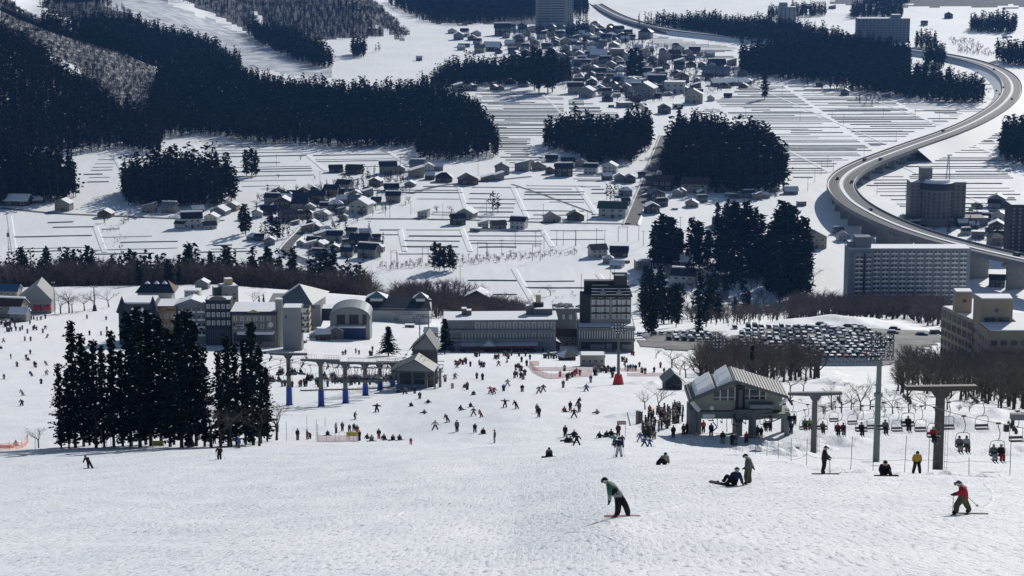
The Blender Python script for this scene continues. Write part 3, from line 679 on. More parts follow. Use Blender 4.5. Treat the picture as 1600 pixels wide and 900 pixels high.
# lot surface
b = MB(); P = smooth_path([at(1020, 538), at(1080, 537), at(1130, 533)], 6)
lotpoly = [(1120,568),(1385,572),(1420,556),(1480,530),(1440,513),(1380,510),(1215,512),(1120,530)]
Q = [at(x, y) for x, y in lotpoly]
LOTM = mat('trodden_car_park_snow', (.17, .17, .175), .8, noise=.5, nscale=.12)
def sheet(name, label, poly, m, z=.1, step=8, k='structure'):
    Q = [at(x, y) for x, y in poly]; xs = [q.x for q in Q]; ys = [q.y for q in Q]; b = MB(); P2 = [(q.x, q.y) for q in Q]
    nx = int((max(xs)-min(xs))/step)+1; ny = int((max(ys)-min(ys))/step)+1
    for i in range(nx):
        for j in range(ny):
            x = min(xs)+i*step; y = min(ys)+j*step
            if inpoly(x+step/2, y+step/2, P2): b.quad(*[(a, c, gz(a, c)+z) for a, c in ((x, y), (x+step, y), (x+step, y+step), (x, y+step))], 0)
    return kind(obj(name, (b, [m])), k, label)
sheet('car_park', 'grey trodden snow of the big car park', lotpoly, LOTM, .25, 4)
sheet('car_park', 'grey trodden snow of the small car park left of the mast', [(1000,540),(1010,520),(1060,517),(1120,520),(1140,545),(1060,548)], LOTM, .25, 4)
rows = [(698, 1205, 1375), (707, 1150, 1385), (716, 1135, 1385), (725, 1130, 1388), (734, 1140, 1392), (743, 1150, 1395), (753, 1160, 1395), (764, 1160, 1390), (776, 1170, 1385), (790, 1150, 1360)]
nthr = ['front', 'second', 'third', 'fourth', 'fifth', 'sixth', 'seventh', 'eighth', 'ninth', 'back']
for ri, (D, x0, x1) in enumerate(rows):
    x = (x0-800)/KC*D; xe = (x1-800)/KC*D
    while x < xe:
        if random.random() < .93: car(x+random.uniform(-.15, .15), D+random.uniform(-.5, .5), random.choice((0, math.pi))+random.uniform(-.04, .04), '%(c)s car, %(s)s, '+nthr[ri]+' row, big car park', 'cars in the big car park')
        x += random.choice((2.45, 2.5, 2.6))
for ri, (D, x0, x1) in enumerate([(742, 1046, 1118), (752, 1056, 1116), (762, 1050, 1120), (774, 1000, 1116)]):
    x = (x0-800)/KC*D; xe = (x1-800)/KC*D
    while x < xe:
        if random.random() < .85: car(x, D+random.uniform(-.5, .5), random.choice((0, math.pi)), '%(c)s car, %(s)s, '+nthr[ri]+' row, small car park', 'cars in the small car park')
        x += 2.7
for i, (px, py) in enumerate([(1253,513),(1288,513),(1283,509),(1326,512),(1333,512),(1345,513),(1302,517),(1388,512),(1395,522),(1462,523),(1398,516),(1440,525)]):
    p = at(px, py); car(p.x, p.y, random.uniform(1.2, 1.9), '%(c)s car, %(s)s, below the snow mound', 'cars below the snow mound')
for i, (px, py) in enumerate([(1253,567),(1262,567),(1271,567),(1240,575),(1258,573)]):
    p = at(px, py); car(p.x, p.y, random.uniform(-.1, .1), '%(c)s car, %(s)s, behind the lift station', 'cars behind the lift station')
# traffic on the expressway
for i, (px, py, h, rz) in enumerate([(1309,280,11,1.4),(1331,285,11,1.5),(1351,251,10,.6),(1376,250,10,.6),(1360,328,13,-.8),(1474,205,9,.5),(1562,149,6,1.5),(1557,143,6,1.5),(1568,137,6,1.4),(1575,156,6,1.3),(1553,109,6,-.9),(1580,399,17,-.3)]):
    p = at_z(px, py, VZ+h+.02); c = ['black', 'grey', 'black', 'grey', 'blue', 'grey', 'black', 'black', 'red', 'black', 'grey', 'black'][i]
    q = min(range(1, len(EXP)-1), key=lambda k: (EXP[k]-p).length); d = EXP[q+1]-EXP[q-1]; side = (p-EXP[q]).cross(d).z; nn = Vector((d.y, -d.x, 0)).normalized()
    if abs((p-EXP[q]).dot(nn)) < 3.0: p = p+nn*(3.6 if (p-EXP[q]).dot(nn) > 0 else -3.6)
    p.z = EXP[q].z+.02
    car(p.x, p.y, math.atan2(d.y, d.x)-math.pi/2, '%(c)s car driving on the '+['bend above the first piers', 'inner lane beside the first piers', 'left arm of the expressway', 'right lane of the left expressway arm', 'viaduct left of the round hotel', 'straight between field and grove', 'far bend, nearer of two', 'far bend, farther of two', 'far bend inner lanes', 'far bend outer lane', 'top of the far bend', 'viaduct at the right edge'][i], 'cars on the expressway', 'driving_car', z=p.z, col=c, s=0)
# ------------------------------------------------------------------ houses
WALLS = dict(grey=(.19, .20, .21), beige=(.25, .23, .19), white=(.48, .48, .47), brown=(.10, .07, .055), dark=(.06, .062, .068), cream=(.32, .30, .25))
ROOFS = dict(dark=M['navy'], grey=M['grroof'], snow=SNOW, brown=mat('brown_roof', (.07, .045, .035), .6), green=mat('green_roof', (.05, .09, .07), .5), blue=mat('blue_roof', (.05, .12, .22), .5))
def window_mesh(kind_, fr=M['white']):
    b = MB()
    if kind_ == 'plain': b.box(-.5, .5, -.05, .05, 0, 1, 0); b.box(-.44, -.03, -.075, 0, .07, .93, 1); b.box(.03, .44, -.075, 0, .07, .93, 1)
    if kind_ == 'curtain': b.box(-.5, .5, -.05, .05, 0, 1, 0); b.box(-.44, .44, -.075, 0, .07, .93, 2); b.box(-.05, .12, -.09, 0, .07, .93, 1)
    if kind_ == 'balcony': b.box(-.5, .5, -.05, .12, 0, 1, 1); b.box(-.5, .5, -.35, -.25, 0, .36, 0); b.box(-.5, .5, -.35, 0, -.06, 0, 0); b.box(-.06, .1, -.08, 0, .1, .95, 2)
    return b.mesh('window', [fr, M['glass'], M['lace']])
WIN = {k: window_mesh(k) for k in ('plain', 'curtain', 'balcony')}
WIND = window_mesh('plain', mat('dark_frame', (.12, .12, .12), .6))
HP = {}
def house_proto(ty, wall, roof, snowside=0, two=True):
    key = (ty, wall, roof, snowside, two)
    if key in HP: return HP[key]
    wm = mat('wall_'+wall, WALLS[wall], .85, noise=.15, nscale=.7); rm = ROOFS[roof]
    W, D_, H = 10., 8., (5.4 if two else 3.2); wb = MB(); rb = MB()
    wb.box(-W/2, W/2, 0, D_, -2, H)
    ov = .6; th = .25; rise = 2.6  # shade put into roof colour: dark toward the camera, snow toward the sun
    if ty == 'front':      # gable to the camera
        wb.prism([(-W/2, H), (W/2, H), (0, H+rise)], 0.01, D_-.01)
        for s in (-1, 1):
            x1 = s*(W/2+ov); z1 = H-rise*ov/(W/2)
            a = [(0, -ov, H+rise+.02), (x1, -ov, z1), (x1, D_+ov, z1), (0, D_+ov, H+rise+.02)]
            if s < 0: a = a[::-1]
            m = 1 if (snowside == 2 or (snowside == 1 and s > 0)) else 0
            up = [(x, y, z+th) for x, y, z in a]; rb.poly(up, m); rb.poly(a[::-1], 0)
            for k in range(4): j = (k+1) % 4; rb.quad(a[k], a[j], up[j], up[k], m)
    elif ty == 'side':
        wb.v += [(-W/2, 0, H), (-W/2, D_, H), (-W/2, D_/2, H+rise), (W/2, 0, H), (W/2, D_, H), (W/2, D_/2, H+rise)]; i = len(wb.v)-6
        wb.f += [(i, i+2, i+1), (i+3, i+4, i+5)]; wb.m += [0, 0]
        for s in (-1, 1):
            y1 = D_/2+s*(D_/2+ov); z1 = H-rise*ov/(D_/2)
            a = [(-W/2-ov, D_/2, H+rise+.02), (-W/2-ov, y1, z1), (W/2+ov, y1, z1), (W/2+ov, D_/2, H+rise+.02)]
            if s > 0: a = a[::-1]
            m = 1 if (s > 0 or snowside == 2) else 0
            up = [(x, y, z+th) for x, y, z in a]; rb.poly(up, m); rb.poly(a[::-1], 0)
            for k in range(4): j = (k+1) % 4; rb.quad(a[k], a[j], up[j], up[k], m)
        if snowside == 1: rb.box(-W/2-ov, W/2+ov, D_/2-.8, D_/2+.8, H+rise-.1, H+rise+.45, 1)
    elif ty == 'hip':
        c = [(-W/2-ov, -ov, H-.1), (W/2+ov, -ov, H-.1), (W/2+ov, D_+ov, H-.1), (-W/2-ov, D_+ov, H-.1)]; r1 = (-W/2+3.5, D_/2, H+rise); r2 = (W/2-3.5, D_/2, H+rise)
        sm = 1 if snowside == 2 else 0
        rb.poly([c[0], c[1], r2, r1], sm); rb.poly([c[1], c[2], r2], 1 if snowside else 0); rb.poly([c[2], c[3], r1, r2], 1); rb.poly([c[3], c[0], r1], sm); rb.poly(c[::-1], 0)
    elif ty == 'shed':
        wb.v += [(-W/2, 0, H), (W/2, 0, H), (W/2, 0, H+rise), (-W/2, D_, H), (W/2, D_, H), (W/2, D_, H+rise)]; i = len(wb.v)-6
        wb.f += [(i, i+1, i+2), (i+3, i+5, i+4), (i+1, i+4, i+5, i+2)]; wb.m += [0, 0, 0]
        a = [(-W/2-ov, -ov, H-.1), (W/2+ov, -ov, H+rise+.15), (W/2+ov, D_+ov, H+rise+.15), (-W/2-ov, D_+ov, H-.1)]; up = [(x, y, z+th) for x, y, z in a]; m = 1 if snowside else 0
        rb.poly(up, m); rb.poly(a[::-1], 0)
        for k in range(4): j = (k+1) % 4; rb.quad(a[k], a[j], up[j], up[k], 0)
    else:
        rb.box(-W/2-.2, W/2+.2, -.2, D_+.2, H, H+.35, 0, 1)
    kids = [dict(name='wall', mesh=wb.mesh('wall', [wm])), dict(name='roof', mesh=rb.mesh('roof', [rm, SNOW]))]
    wn = MB(); wn.box(-.8, .8, -.06, .05, 0, 1.2, 0); wn.box(-.7, .7, -.09, 0, .1, 1.1, 1); wme = wn.mesh('window', [M['white'], M['glass']])
    xs = (-3.1, 0.2, 3.1)
    for z in ((.9, 3.4) if two else (.9,)):
        for x in xs:
            if z < 2 and x == .2: continue
            kids.append(dict(name='window', mesh=wme, loc=(x, 0, z)))
    dn = MB(); dn.box(-.6, .6, -.08, .05, -.3, 2.0, 0); kids.append(dict(name='door', mesh=dn.mesh('door', [M['wood']]), loc=(.2, 0, 0)))
    HP[key] = dict(name='house', kids=kids); return HP[key]
REG = [((0,300,225,375), 'below left edge grove'), ((225,300,350,372), 'below oblong grove'), ((350,300,480,352), 'in upper left hamlet'), ((350,352,480,430), 'beside hamlet road bend'),
 ((480,345,605,430), 'in lower left hamlet'), ((480,255,600,345), 'in middle of left hamlet'), ((600,255,700,325), 'at right end of left hamlet'), ((700,250,800,300), 'on road to central hamlet'), ((800,240,945,300), 'below centre grove'),
 ((640,325,930,365), 'alone amid middle fields'), ((930,240,1010,345), 'left of village street'), ((1010,270,1225,370), 'right of village street'), ((900,385,1010,430), 'behind tower hotel'), ((1000,385,1250,460), 'below dark cedar cluster'),
 ((1225,280,1340,400), 'left of viaduct piers'), ((1400,300,1600,400), 'around round hotel'), ((1500,400,1600,460), 'under right viaduct end'), ((1225,120,1500,200), 'under viaduct grove'), ((1050,60,1200,185), 'in right part of far village'), ((940,60,1050,110), 'in back of far village'), ((940,110,1050,185), 'in middle of far village'),
 ((800,40,940,100), 'in left back of far village'), ((800,100,940,170), 'in left front of far village'), ((600,120,800,170), 'beside far grove edge'), ((600,30,800,120), 'at foot of far hills'), ((1400,0,1600,60), 'at top right fields')]
def region(px, py):
    for (a, b_, c, d_), n in REG:
        if a <= px < c and b_ <= py < d_: return n
    return 'in snowy valley fields'
def house(px, py, wpx, ty=None, wall=None, roof=None, snow=None, two=None, ratio=None):
    if ty is None: ty = random.choice(['front', 'side', 'side', 'hip', 'front', 'shed'])
    if wall is None: wall = random.choice(['grey', 'beige', 'white', 'brown', 'dark', 'grey', 'cream'])
    if roof is None: roof = random.choice(['dark', 'dark', 'grey', 'brown', 'dark', 'green'])
    if snow is None: snow = random.choice([0, 1, 1, 2])
    if two is None: two = random.random() < .7
    p = at(px, py); s = wpx*mpp(p.y)/11.0; ratio = ratio or 1
    hs = s if ratio == 1 else min(s, 1.25)
    sn = {0: 'bare', 1: 'half snowy', 2: 'snowy'}[snow]
    tn = dict(front='gabled', side='pitched', hip='hipped', shed='sloping', flat='flat')[ty]
    lab = '%s house, %s %s %s roof, %s' % (wall, sn, roof if roof != 'snow' else '', tn, region(px, py))
    inst(house_proto(ty, wall, roof, snow, two), lab.replace('  ', ' '), 'house', (p.x, p.y, p.z-.1), random.uniform(-.35, .35), (s, s if ratio == 1 else hs*1.2, hs), 'village houses')
HS = """24,322,40,side,dark,grey,2,0,2.2;57,318,20,side,dark,grey,2,0;97,330,26,front,beige,grey,1;163,340,24,front,brown,grey,1;231,333,22,shed,beige,grey,1;262,333,24,side,beige,grey;310,332,20,side,dark,grey,2,0;340,337,28,front,grey,snow,2;361,330,20,front,beige,snow,2;329,350,23,front,white,dark,1;300,357,34,side,white,dark,1;280,358,18,side,white,dark,1;329,358,22,side,white,dark,0,0;395,376,22,hip,grey,grey,2,0;65,247,22,side,dark,green,2;380,345,20;
525,270,22,side,dark,brown,0,0;552,272,26,side,dark,brown,0,0;607,273,28,side,grey,dark,1;626,271,16,front,beige;650,267,24,side,beige,grey,1;652,278,24,shed,beige,grey,1;670,268,18,front,white,grey,2;685,267,16,side,grey;693,285,28,hip,brown,dark,0;672,281,16,side,dark,brown;734,289,30,front,brown,dark,0;762,283,20,shed,grey,grey,1;780,282,18,shed,grey,grey,1;785,273,24,front,grey,dark,0;640,292,18,front,grey,dark;612,300,24,side,grey,dark,1;614,317,24,side,beige,dark,1;585,292,20,front,brown,dark,1;555,309,22,front,grey,grey,1;535,299,24,side,grey,dark,0;516,307,24,side,brown,dark,0;495,318,26,side,brown,dark,0;472,323,28,side,brown,dark,0;462,310,22,side,white,dark,0;437,310,22,front,beige,dark,0;423,320,24,side,grey,dark,1;441,328,28,front,dark,dark,1;420,336,26,side,dark,dark,0;468,330,26,side,grey,dark,0;454,347,26,side,dark,dark,0;505,344,20,front,white,grey,2;560,335,34,front,white,dark,1;525,330,24,hip,grey,dark,2;535,320,20,side,grey,dark;575,305,18,hip,grey,dark;553,320,20;
511,365,22,hip,beige,dark,2;492,362,18,front,grey,dark;522,380,26,side,grey,dark,1;488,382,22,side,grey,dark,1;469,385,14,front,white,dark;497,391,20,front,cream,grey,1;502,406,20,side,dark,dark,0,0;560,390,32,side,dark,dark,0;541,402,20,side,beige,dark,0;572,404,32,side,grey,dark,1;590,394,18,front,beige,brown,2;515,399,20,side,grey,dark,2;421,383,18,front,grey,dark,2;405,377,16,side,dark,dark,1;
660,340,18,shed,white,grey,1;726,341,30,front,cream,grey,2;717,352,24,side,dark,dark,0;755,357,18,shed,white,dark,1;781,358,24,side,cream,dark,0;808,358,26,side,white,dark,1;742,362,18,flat,grey,snow,2,0;865,347,26,front,cream,grey,1;900,345,28,front,brown,dark,0;956,341,46,side,white,green,0,1,2.5;
815,268,24,shed,grey,grey,1;844,266,22,front,beige,brown,1;862,253,20,side,dark,dark;827,260,16,shed,grey;859,272,16,front,brown;882,276,28,side,dark,dark,1;888,263,22,side,white,dark,0;909,261,22,front,cream,grey,1;922,272,22,side,white,dark,1;952,271,24,front,white,grey,1;950,282,16,side,dark;970,285,18,front,grey,grey,1;985,286,18,front,dark,blue,0;1003,278,12,side,grey;979,307,20,hip,grey,grey,2;979,320,14,side,grey;
1028,315,26,front,dark,dark,1;1020,334,24,front,dark,grey,2;1036,323,18,side,dark,dark;1038,282,20,side,white,grey,2,0;1064,307,18,front,beige;1098,308,16,front,dark,dark,2;1085,302,44,side,cream,brown,0,1,2.6;1034,298,34,side,dark,brown,0,1,2;1081,324,22,front,cream,brown,1,0;1055,328,10,flat,white,snow,2,0;1140,308,18,flat,grey,snow,2;1155,310,14;1171,310,18,side,grey,dark;1197,310,14,hip,cream;1125,354,28,flat,grey,grey,0;1157,364,18,side,grey,dark;1183,312,16;1210,300,14;
937,403,28,side,white,dark,0;967,402,30,side,dark,dark,0,0;950,412,18,hip,beige,snow,2;962,419,22,side,white,grey,2;978,411,14,flat,grey,snow,2;1007,422,28,flat,cream,grey,1;1036,424,28,side,cream,dark,0;1065,424,34,side,dark,dark,2;1027,442,28,hip,beige,dark,2;1067,449,40,side,white,dark,1;1122,449,34,side,white,dark,0;1098,437,22;1128,468,22,side,grey,grey,0,0;
818,136,18,hip,grey;899,147,24,side,cream,brown,1;915,153,24,front,grey,grey,1;950,159,18,hip,brown;965,152,12,flat,white,dark;937,142,18,front,grey,snow,2;922,132,16,front,grey;887,126,18,front,grey,grey,1;1005,154,34,front,grey,grey,1;989,139,26,side,grey,snow,2;985,129,26,flat,grey,grey;1027,144,14,flat,cream;1054,146,34,flat,white,dark,0;1027,133,28,side,dark,dark,1;1067,130,22,front,brown,brown,0;1089,130,12;1092,147,14,side,beige,brown;1084,162,30,front,cream,dark,1;1111,158,12,front,white;1137,153,13,side,dark,dark,0;1061,170,15,flat,white,dark,0;1039,178,20,front,dark,dark,0;979,168,24,flat,grey,dark,0,0;956,168,8,flat,dark;1142,134,60,side,grey,brown,2,0,3;1131,138,16,hip,beige;1117,119,44,side,grey,grey,0,1,3;1122,107,26,side,dark,dark,0;1060,109,16,side,dark,dark;1015,119,14;970,112,18,front,white,dark,2;965,88,22,flat,beige,grey;935,97,26,side,grey,grey,2;910,94,14;1035,84,12,hip,beige;1000,80,10,front;1017,81,12,side,dark,snow,1;1055,92,18,side,dark,brown,0;1070,92,11,flat,dark,blue,0;1040,94,18;1085,84,18,side,dark,brown,0;1007,61,22,hip,grey,dark;980,62,18,side,grey,dark;957,62,16;930,50,14,front,dark,dark,0;905,58,14;812,64,16,front,white,grey,2;
690,152,16,front,grey,grey,0;707,161,18,side,white,snow,2,0;719,144,14;740,142,12,side,dark,dark;659,146,8,flat,white;722,58,18,flat,grey,grey;741,56,13,hip,dark;785,56,26,side,dark,dark,1;767,80,26,side,dark,dark,2;725,74,20,flat,dark,snow,2,0;782,141,14;655,95,10,side,dark;
1275,389,38,front,cream,dark,1;1262,378,14,side,dark,dark,0;1319,377,20,front,white,grey,1;1312,366,16,side,grey,grey,1;1254,322,14,flat,grey,dark;1237,304,22,side,grey,grey,2,0;1483,344,22,front,grey,grey,1;1502,346,22,front,brown,snow,2;1470,354,40,flat,grey,snow,2,0,2.4;1532,352,24,flat,grey,snow,2;1534,343,24,flat,grey,snow,2;1557,324,28,front,grey,grey,1;1562,350,26,front,white,dark,0;1557,365,28,front,brown,snow,2;1528,373,22,flat,grey,grey,0;1511,365,14;1566,373,22,side,grey;1560,384,26,hip,grey;1415,347,16,front,grey,snow,2;1440,358,16;1385,152,14,shed,grey,grey,1;1320,149,14,front,dark;1280,136,10,side,dark;1482,29,14,front,dark,snow,2;1558,449,26,side,dark,dark,0;1445,40,10;1300,14,12;1262,14,10,side,dark,snow,2;1570,60,8,side,dark,snow,2;1430,360,20"""
for ln in HS.replace('\n', '').split(';'):
    f = ln.split(',')
    if len(f) < 3: continue
    g = lambda i, fn=str: (fn(f[i]) if len(f) > i and f[i] != '' else None)
    house(float(f[0]), float(f[1]), float(f[2]), g(3), g(4), g(5), g(6, int), (None if g(7) is None else bool(int(f[7]))), g(8, float))
# denser infill of the far village
filled = []
for poly, n in (([(805,60),(900,55),(945,70),(960,120),(950,140),(905,135),(880,110),(800,95)], 80), ([(905,85),(1000,80),(1040,100),(1050,150),(990,160),(900,140)], 62), ([(850,38),(960,45),(1000,60),(960,78),(850,60)], 34), ([(1450,330),(1590,325),(1590,385),(1470,360)], 20), ([(1040,75),(1100,80),(1180,120),(1180,140),(1050,150),(1040,110)], 26), ([(1010,275),(1120,285),(1220,295),(1220,312),(1010,320)], 16), ([(700,130),(800,125),(800,140),(700,150)], 8), ([(700,50),(850,42),(850,85),(720,85)], 18), ([(1000,420),(1110,405),(1190,445),(1010,445)], 10), ([(400,310),(470,300),(560,300),(600,310),(560,345),(450,352),(400,345)], 34), ([(480,355),(600,370),(590,400),(470,400)], 18)):
    tries = 0; c = 0
    while c < n and tries < 600:
        tries += 1; x = random.uniform(min(p[0] for p in poly), max(p[0] for p in poly)); y = random.uniform(min(p[1] for p in poly), max(p[1] for p in poly))
        if not inpoly(x, y, poly): continue
        wpx = random.uniform(11, 17)*(1 if y < 180 else 1.2)
        if any(abs(x-a) < wpx*.8 and abs(y-b_) < 5 for a, b_ in filled): continue
        filled.append((x, y)); house(x, y, wpx); c += 1

VP = [[(800,45),(960,45),(1050,80),(1180,115),(1190,135),(1000,165),(900,150),(800,95)], [(400,305),(640,270),(640,320),(560,350),(400,352)], [(470,350),(600,365),(600,405),(470,410)], [(1400,350),(1600,330),(1600,395),(1480,370)]]
bare_stuff('bare_woodland', 'bare garden trees scattered between the village houses', VP, 7, 11)
P_ = np.concatenate([scatter(p, 19) for p in VP]); stuff_inst('garden_conifers', 'small dark conifers scattered between the village houses', 'trees', FARC, P_[:, :3], rng.uniform(.3, 1.0, len(P_)), rng.uniform(0, 6.28, len(P_)), rng.integers(0, 9, len(P_)))
# ------------------------------------------------------------------ large buildings
def wallm(name, col): return mat('facade_'+name, col, .85, noise=.12, nscale=.25)
def bbase(px0, px1, pyb, D=None):
    p = at((px0+px1)/2, pyb) if D is None else pt((px0+px1)/2, pyb, D)
    k = mpp(p.y); return p, (px1-px0)*k, k
def windows(par, W, z0, z1, cols, rows, win='curtain', x0=None, x1=None, y=0.0, wf=.6, hf=.6, skip=0, me=None, xs=None):
    x0 = -W/2 if x0 is None else x0; x1 = W/2 if x1 is None else x1; me = me or WIN[win]
    cw = (x1-x0)/cols; rh = (z1-z0)/rows
    for r in range(rows):
        for c in range(cols):
            if skip and random.random() < skip: continue
            o = bpy.data.objects.new('window', me); COL.objects.link(o); o.parent = par; o.location = (x0+cw*(c+.5), y, z0+rh*(r+(1-hf)/2)); o.scale = (cw*wf, 1, rh*hf)
def bldg(name, label, px0, px1, pyb, pyt, depth, wall, D=None, yaw=0, cat='building', parapet=True):
    p, W, k = bbase(px0, px1, pyb, D); H = (pyb-pyt)*k/cp
    t = thing(name, label, cat, p, yaw); b = MB(); b.box(-W/2, W/2, 0, depth, -6, H, 0)
    obj('wall', (b, [wall]), t)
    if parapet:
        r = MB(); r.box(-W/2-.2, W/2+.2, -.2, depth+.2, H, H+.35, 0, 0); r.box(-W/2+.2, W/2-.2, .2, depth-.2, H+.35, H+.55, 1); obj('roof', (r, [wall, SNOW]), t)
    return t, W, H, k
# apartment slab beside the expressway
t, W, H, k = bldg('apartment_building', 'long grey twelve storey apartment block in front of the expressway', 1323, 1513, 482, 390, 13, wallm('slab', (.22, .25, .29)), D=1085)
H0 = 0
windows(t, W, H*.06, H*.985, 11, 12, 'balcony', -W/2+W*.20, W/2-W*.02, wf=.72, hf=.62)
windows(t, W, H*.06, H*.90, 1, 11, 'balcony', -W/2+W*.055, -W/2+W*.12, y=-.1, wf=.95, hf=.6); windows(t, W, H*.06, H*.90, 1, 11, 'balcony', -W/2+W*.145, -W/2+W*.185, y=-.1, wf=.95, hf=.6)
b = MB(); b.box(-W/2+W*.04, -W/2+W*.195, -1.2, .5, -6, H*.955, 0); b.box(-W/2+W*.12, -W/2+W*.14, -1.3, .2, -6, H*.94, 1)
o = obj('bay_front', (b, [wallm('slab', (0, 0, 0)), M['dark']]), t)
for c in t.children:
    if c.name.startswith('window') and c.location.x < -W/2+W*.19: c.location.y = -1.35
b = MB(); b.box(-W/2+W*.06, -W/2+W*.19, 2, 10, H, H+6.0, 0); obj('lift_tower', (b, [wallm('slabtower', (.16, .19, .22))]), t)
b = MB(); b.box(-W/2+.4, -W/2+W*.06, 3, 9, H, H+3.4, 0, 1); obj('stair_head', (b, [wallm('slabtower', (0, 0, 0)), SNOW]), t)
# round hotel
t, W, H, k = bldg('hotel_building', 'dark high rise hotel with a curved front beyond the viaduct', 1421, 1507, 352, 287, 14, wallm('roundhotel', (.20, .19, .19)), yaw=.0)
windows(t, W, H*.22, H*.96, 11, 9, me=WIND, wf=.5, hf=.5)
b = MB(); arc = [(math.sin(a)*W*.29-W*.02, -math.cos(a)*9+1) for a in np.linspace(-1.45, 1.45, 11)]
b.extr(arc, -6, H*.86, 0); obj('curved_front', (b, [wallm('roundhotel', (0, 0, 0))]), t)
for rr in range(7):
    for cc in range(9):
        a = -1.3+2.6*cc/8; o = bpy.data.objects.new('window', WIND); COL.objects.link(o); o.parent = t; o.location = (math.sin(a)*W*.293-W*.02, -math.cos(a)*9.1+1, H*(.2+.09*rr)); o.rotation_euler = (0, 0, a); o.scale = (1.7, 1, 1.8)
b = MB(); arc2 = [(x*1.06, y*1.06) for x, y in arc]; b.extr(arc2, H*.86, H*1.02, 0, 1); b.extr([(x*.8, y*.8+1) for x, y in arc], H*1.02, H*1.09, 1); obj('lounge_ring', (b, [M['navy'], SNOW]), t)
b = MB(); b.box(-W*.30, -W*.10, 3, 12, H, H+9, 0); obj('lift_tower', (b, [wallm('roundhotel', (0, 0, 0))]), t)
b = MB(); b.box(-W*.62, W*.85, -4, 10, -5, H*.2, 0, 1); obj('low_wing', (b, [wallm('roundhotel', (0, 0, 0)), M['dark']]), t)
# dark tower at right edge
t, W, H, k = bldg('apartment_building', 'dark brown tower block at the right edge of the photo', 1577, 1645, 396, 322, 16, wallm('brownblock', (.05, .045, .05)))
windows(t, W, H*.05, H*.97, 7, 12, 'plain', wf=.3, hf=.4)
b = MB(); b.box(-W/2+W*.36, -W/2+W*.42, -.4, .3, -5, H, 0); obj('light_strip', (b, [wallm('slab', (0, 0, 0))]), t)
# far towers
t, W, H, k = bldg('hotel_building', 'tall slab hotel standing above the far village', 838, 895, 38, -18, 16, wallm('fartower', (.28, .30, .33)), D=3010)
windows(t, W, H*.05, H*.98, 1, 14, me=WIND, wf=.94, hf=.45, x1=W*.32); windows(t, W, H*.05, H*.9, 3, 14, me=WIND, wf=.6, hf=.45, x0=W*.34, y=-.2)
t, W, H, k = bldg('hotel_building', 'slim pale tower block with two steps beside the top grove', 1217, 1243, 46, 13, 14, wallm('fartower', (0, 0, 0)), D=2960)
windows(t, W, H*.05, H*.98, 4, 9, me=WIND, wf=.3, hf=.6)
b = MB(); b.box(-W*.45, 0, 2, 12, H, H+6, 0); obj('stair_head', (b, [wallm('fartower', (0, 0, 0))]), t)
t, W, H, k = bldg('hotel_building', 'wide blue grey hotel behind the long grove at upper right', 1340, 1420, 66, 31, 18, wallm('farblue', (.15, .18, .22)), D=2760)
windows(t, W, H*.05, H*.98, 14, 9, me=WIND, wf=.55, hf=.5)
b = MB(); b.box(W*.16, W*.33, 2, 14, H, H+5, 0, 1); obj('stair_head', (b, [wallm('farblue', (0, 0, 0)), SNOW]), t)
# dark temple-like inn in the large grove
t, W, H, k = bldg('inn_building', 'dark inn with stacked roofs at the edge of the large cedar wood', 1133, 1183, 240, 214, 14, wallm('inn', (.14, .14, .14)))
windows(t, W, H*.1, H*.95, 7, 3, 'plain', wf=.5, hf=.5)
r = MB(); r.prism([(-W/2-2, H), (W/2+2, H), (W/2-3, H+4), (-W/2+3, H+4)], -2, 16, 0); r.box(-W*.2, W*.15, 2, 12, H+4, H+7, 0); r.prism([(-W*.3, H+7), (W*.25, H+7), (-.03*W, H+10)], 0, 13, 0); obj('upper_roof', (r, [M['navy']]), t)
# beige hotel on the right
BG = wallm('beigehotel', (.31, .26, .195))
O_ = Vector((139, 640, -160)); t = thing('hotel_building', 'tan concrete hotel with snowy flat roofs at right edge', 'building', O_)
def block(name, fp, z0, z1, mats=None, cap=.35):
    b = MB(); b.extr([(x-O_.x, y-O_.y) for x, y in fp], z0-O_.z, z1-O_.z, 0); cx_ = sum(p[0] for p in fp)/len(fp); cy_ = sum(p[1] for p in fp)/len(fp)
    b.extr([(x+(cx_-x)*.04-O_.x, y+(cy_-y)*.04-O_.y) for x, y in fp], z1-O_.z, z1+cap-O_.z, 1); return obj(name, (b, mats or [BG, SNOW]), t)
block('main_wing', [(133.3, 661), (138.5, 640), (152, 643), (147, 664)], -172, -135.6); block('lift_tower', [(139.5, 634), (149, 634), (149.6, 641), (138.7, 641)], -172, -127.8); block('stair_head', [(135.2, 650), (140.2, 650), (140.5, 655), (135.4, 655)], -135.2, -128.9)
block('low_wing', [(138.9, 633.8), (139.3, 622), (178, 622), (178, 648), (150, 648), (150, 633.8)], -172, -135.0)
def wall_windows(a, b_, zs, n, wd, hh, y=.08):
    a = Vector(a); b_ = Vector(b_); d = b_-a; an = math.atan2(d.y, d.x); nr = Vector((d.y, -d.x)).normalized()
    for z in zs:
        for i in range(n):
            q = a+d*((i+.5)/n)+nr*y; o = bpy.data.objects.new('window', WIND); COL.objects.link(o); o.parent = t; o.location = (q.x-O_.x, q.y-O_.y, z-O_.z); o.rotation_euler = (0, 0, an); o.scale = (wd, 1, hh)
wall_windows((133.3, 661), (138.5, 640), (-138.6, -141.8), 6, 2.6, 2.1); wall_windows((133.3, 661), (138.5, 640), (-144.4, -147.2, -150.0, -152.8), 9, 1.5, 1.7)
wall_windows((139.6, 622), (178, 622), (-139.2, -142.4, -145.6, -148.8), 13, 1.9, 1.5); wall_windows((138.9, 633.8), (139.3, 622), (-139.2, -142.4, -145.6), 3, 1.9, 1.5)
wall_windows((138.7, 641), (139.5, 634), (-139.2, -142.4, -145.6), 2, 1.9, 1.5)
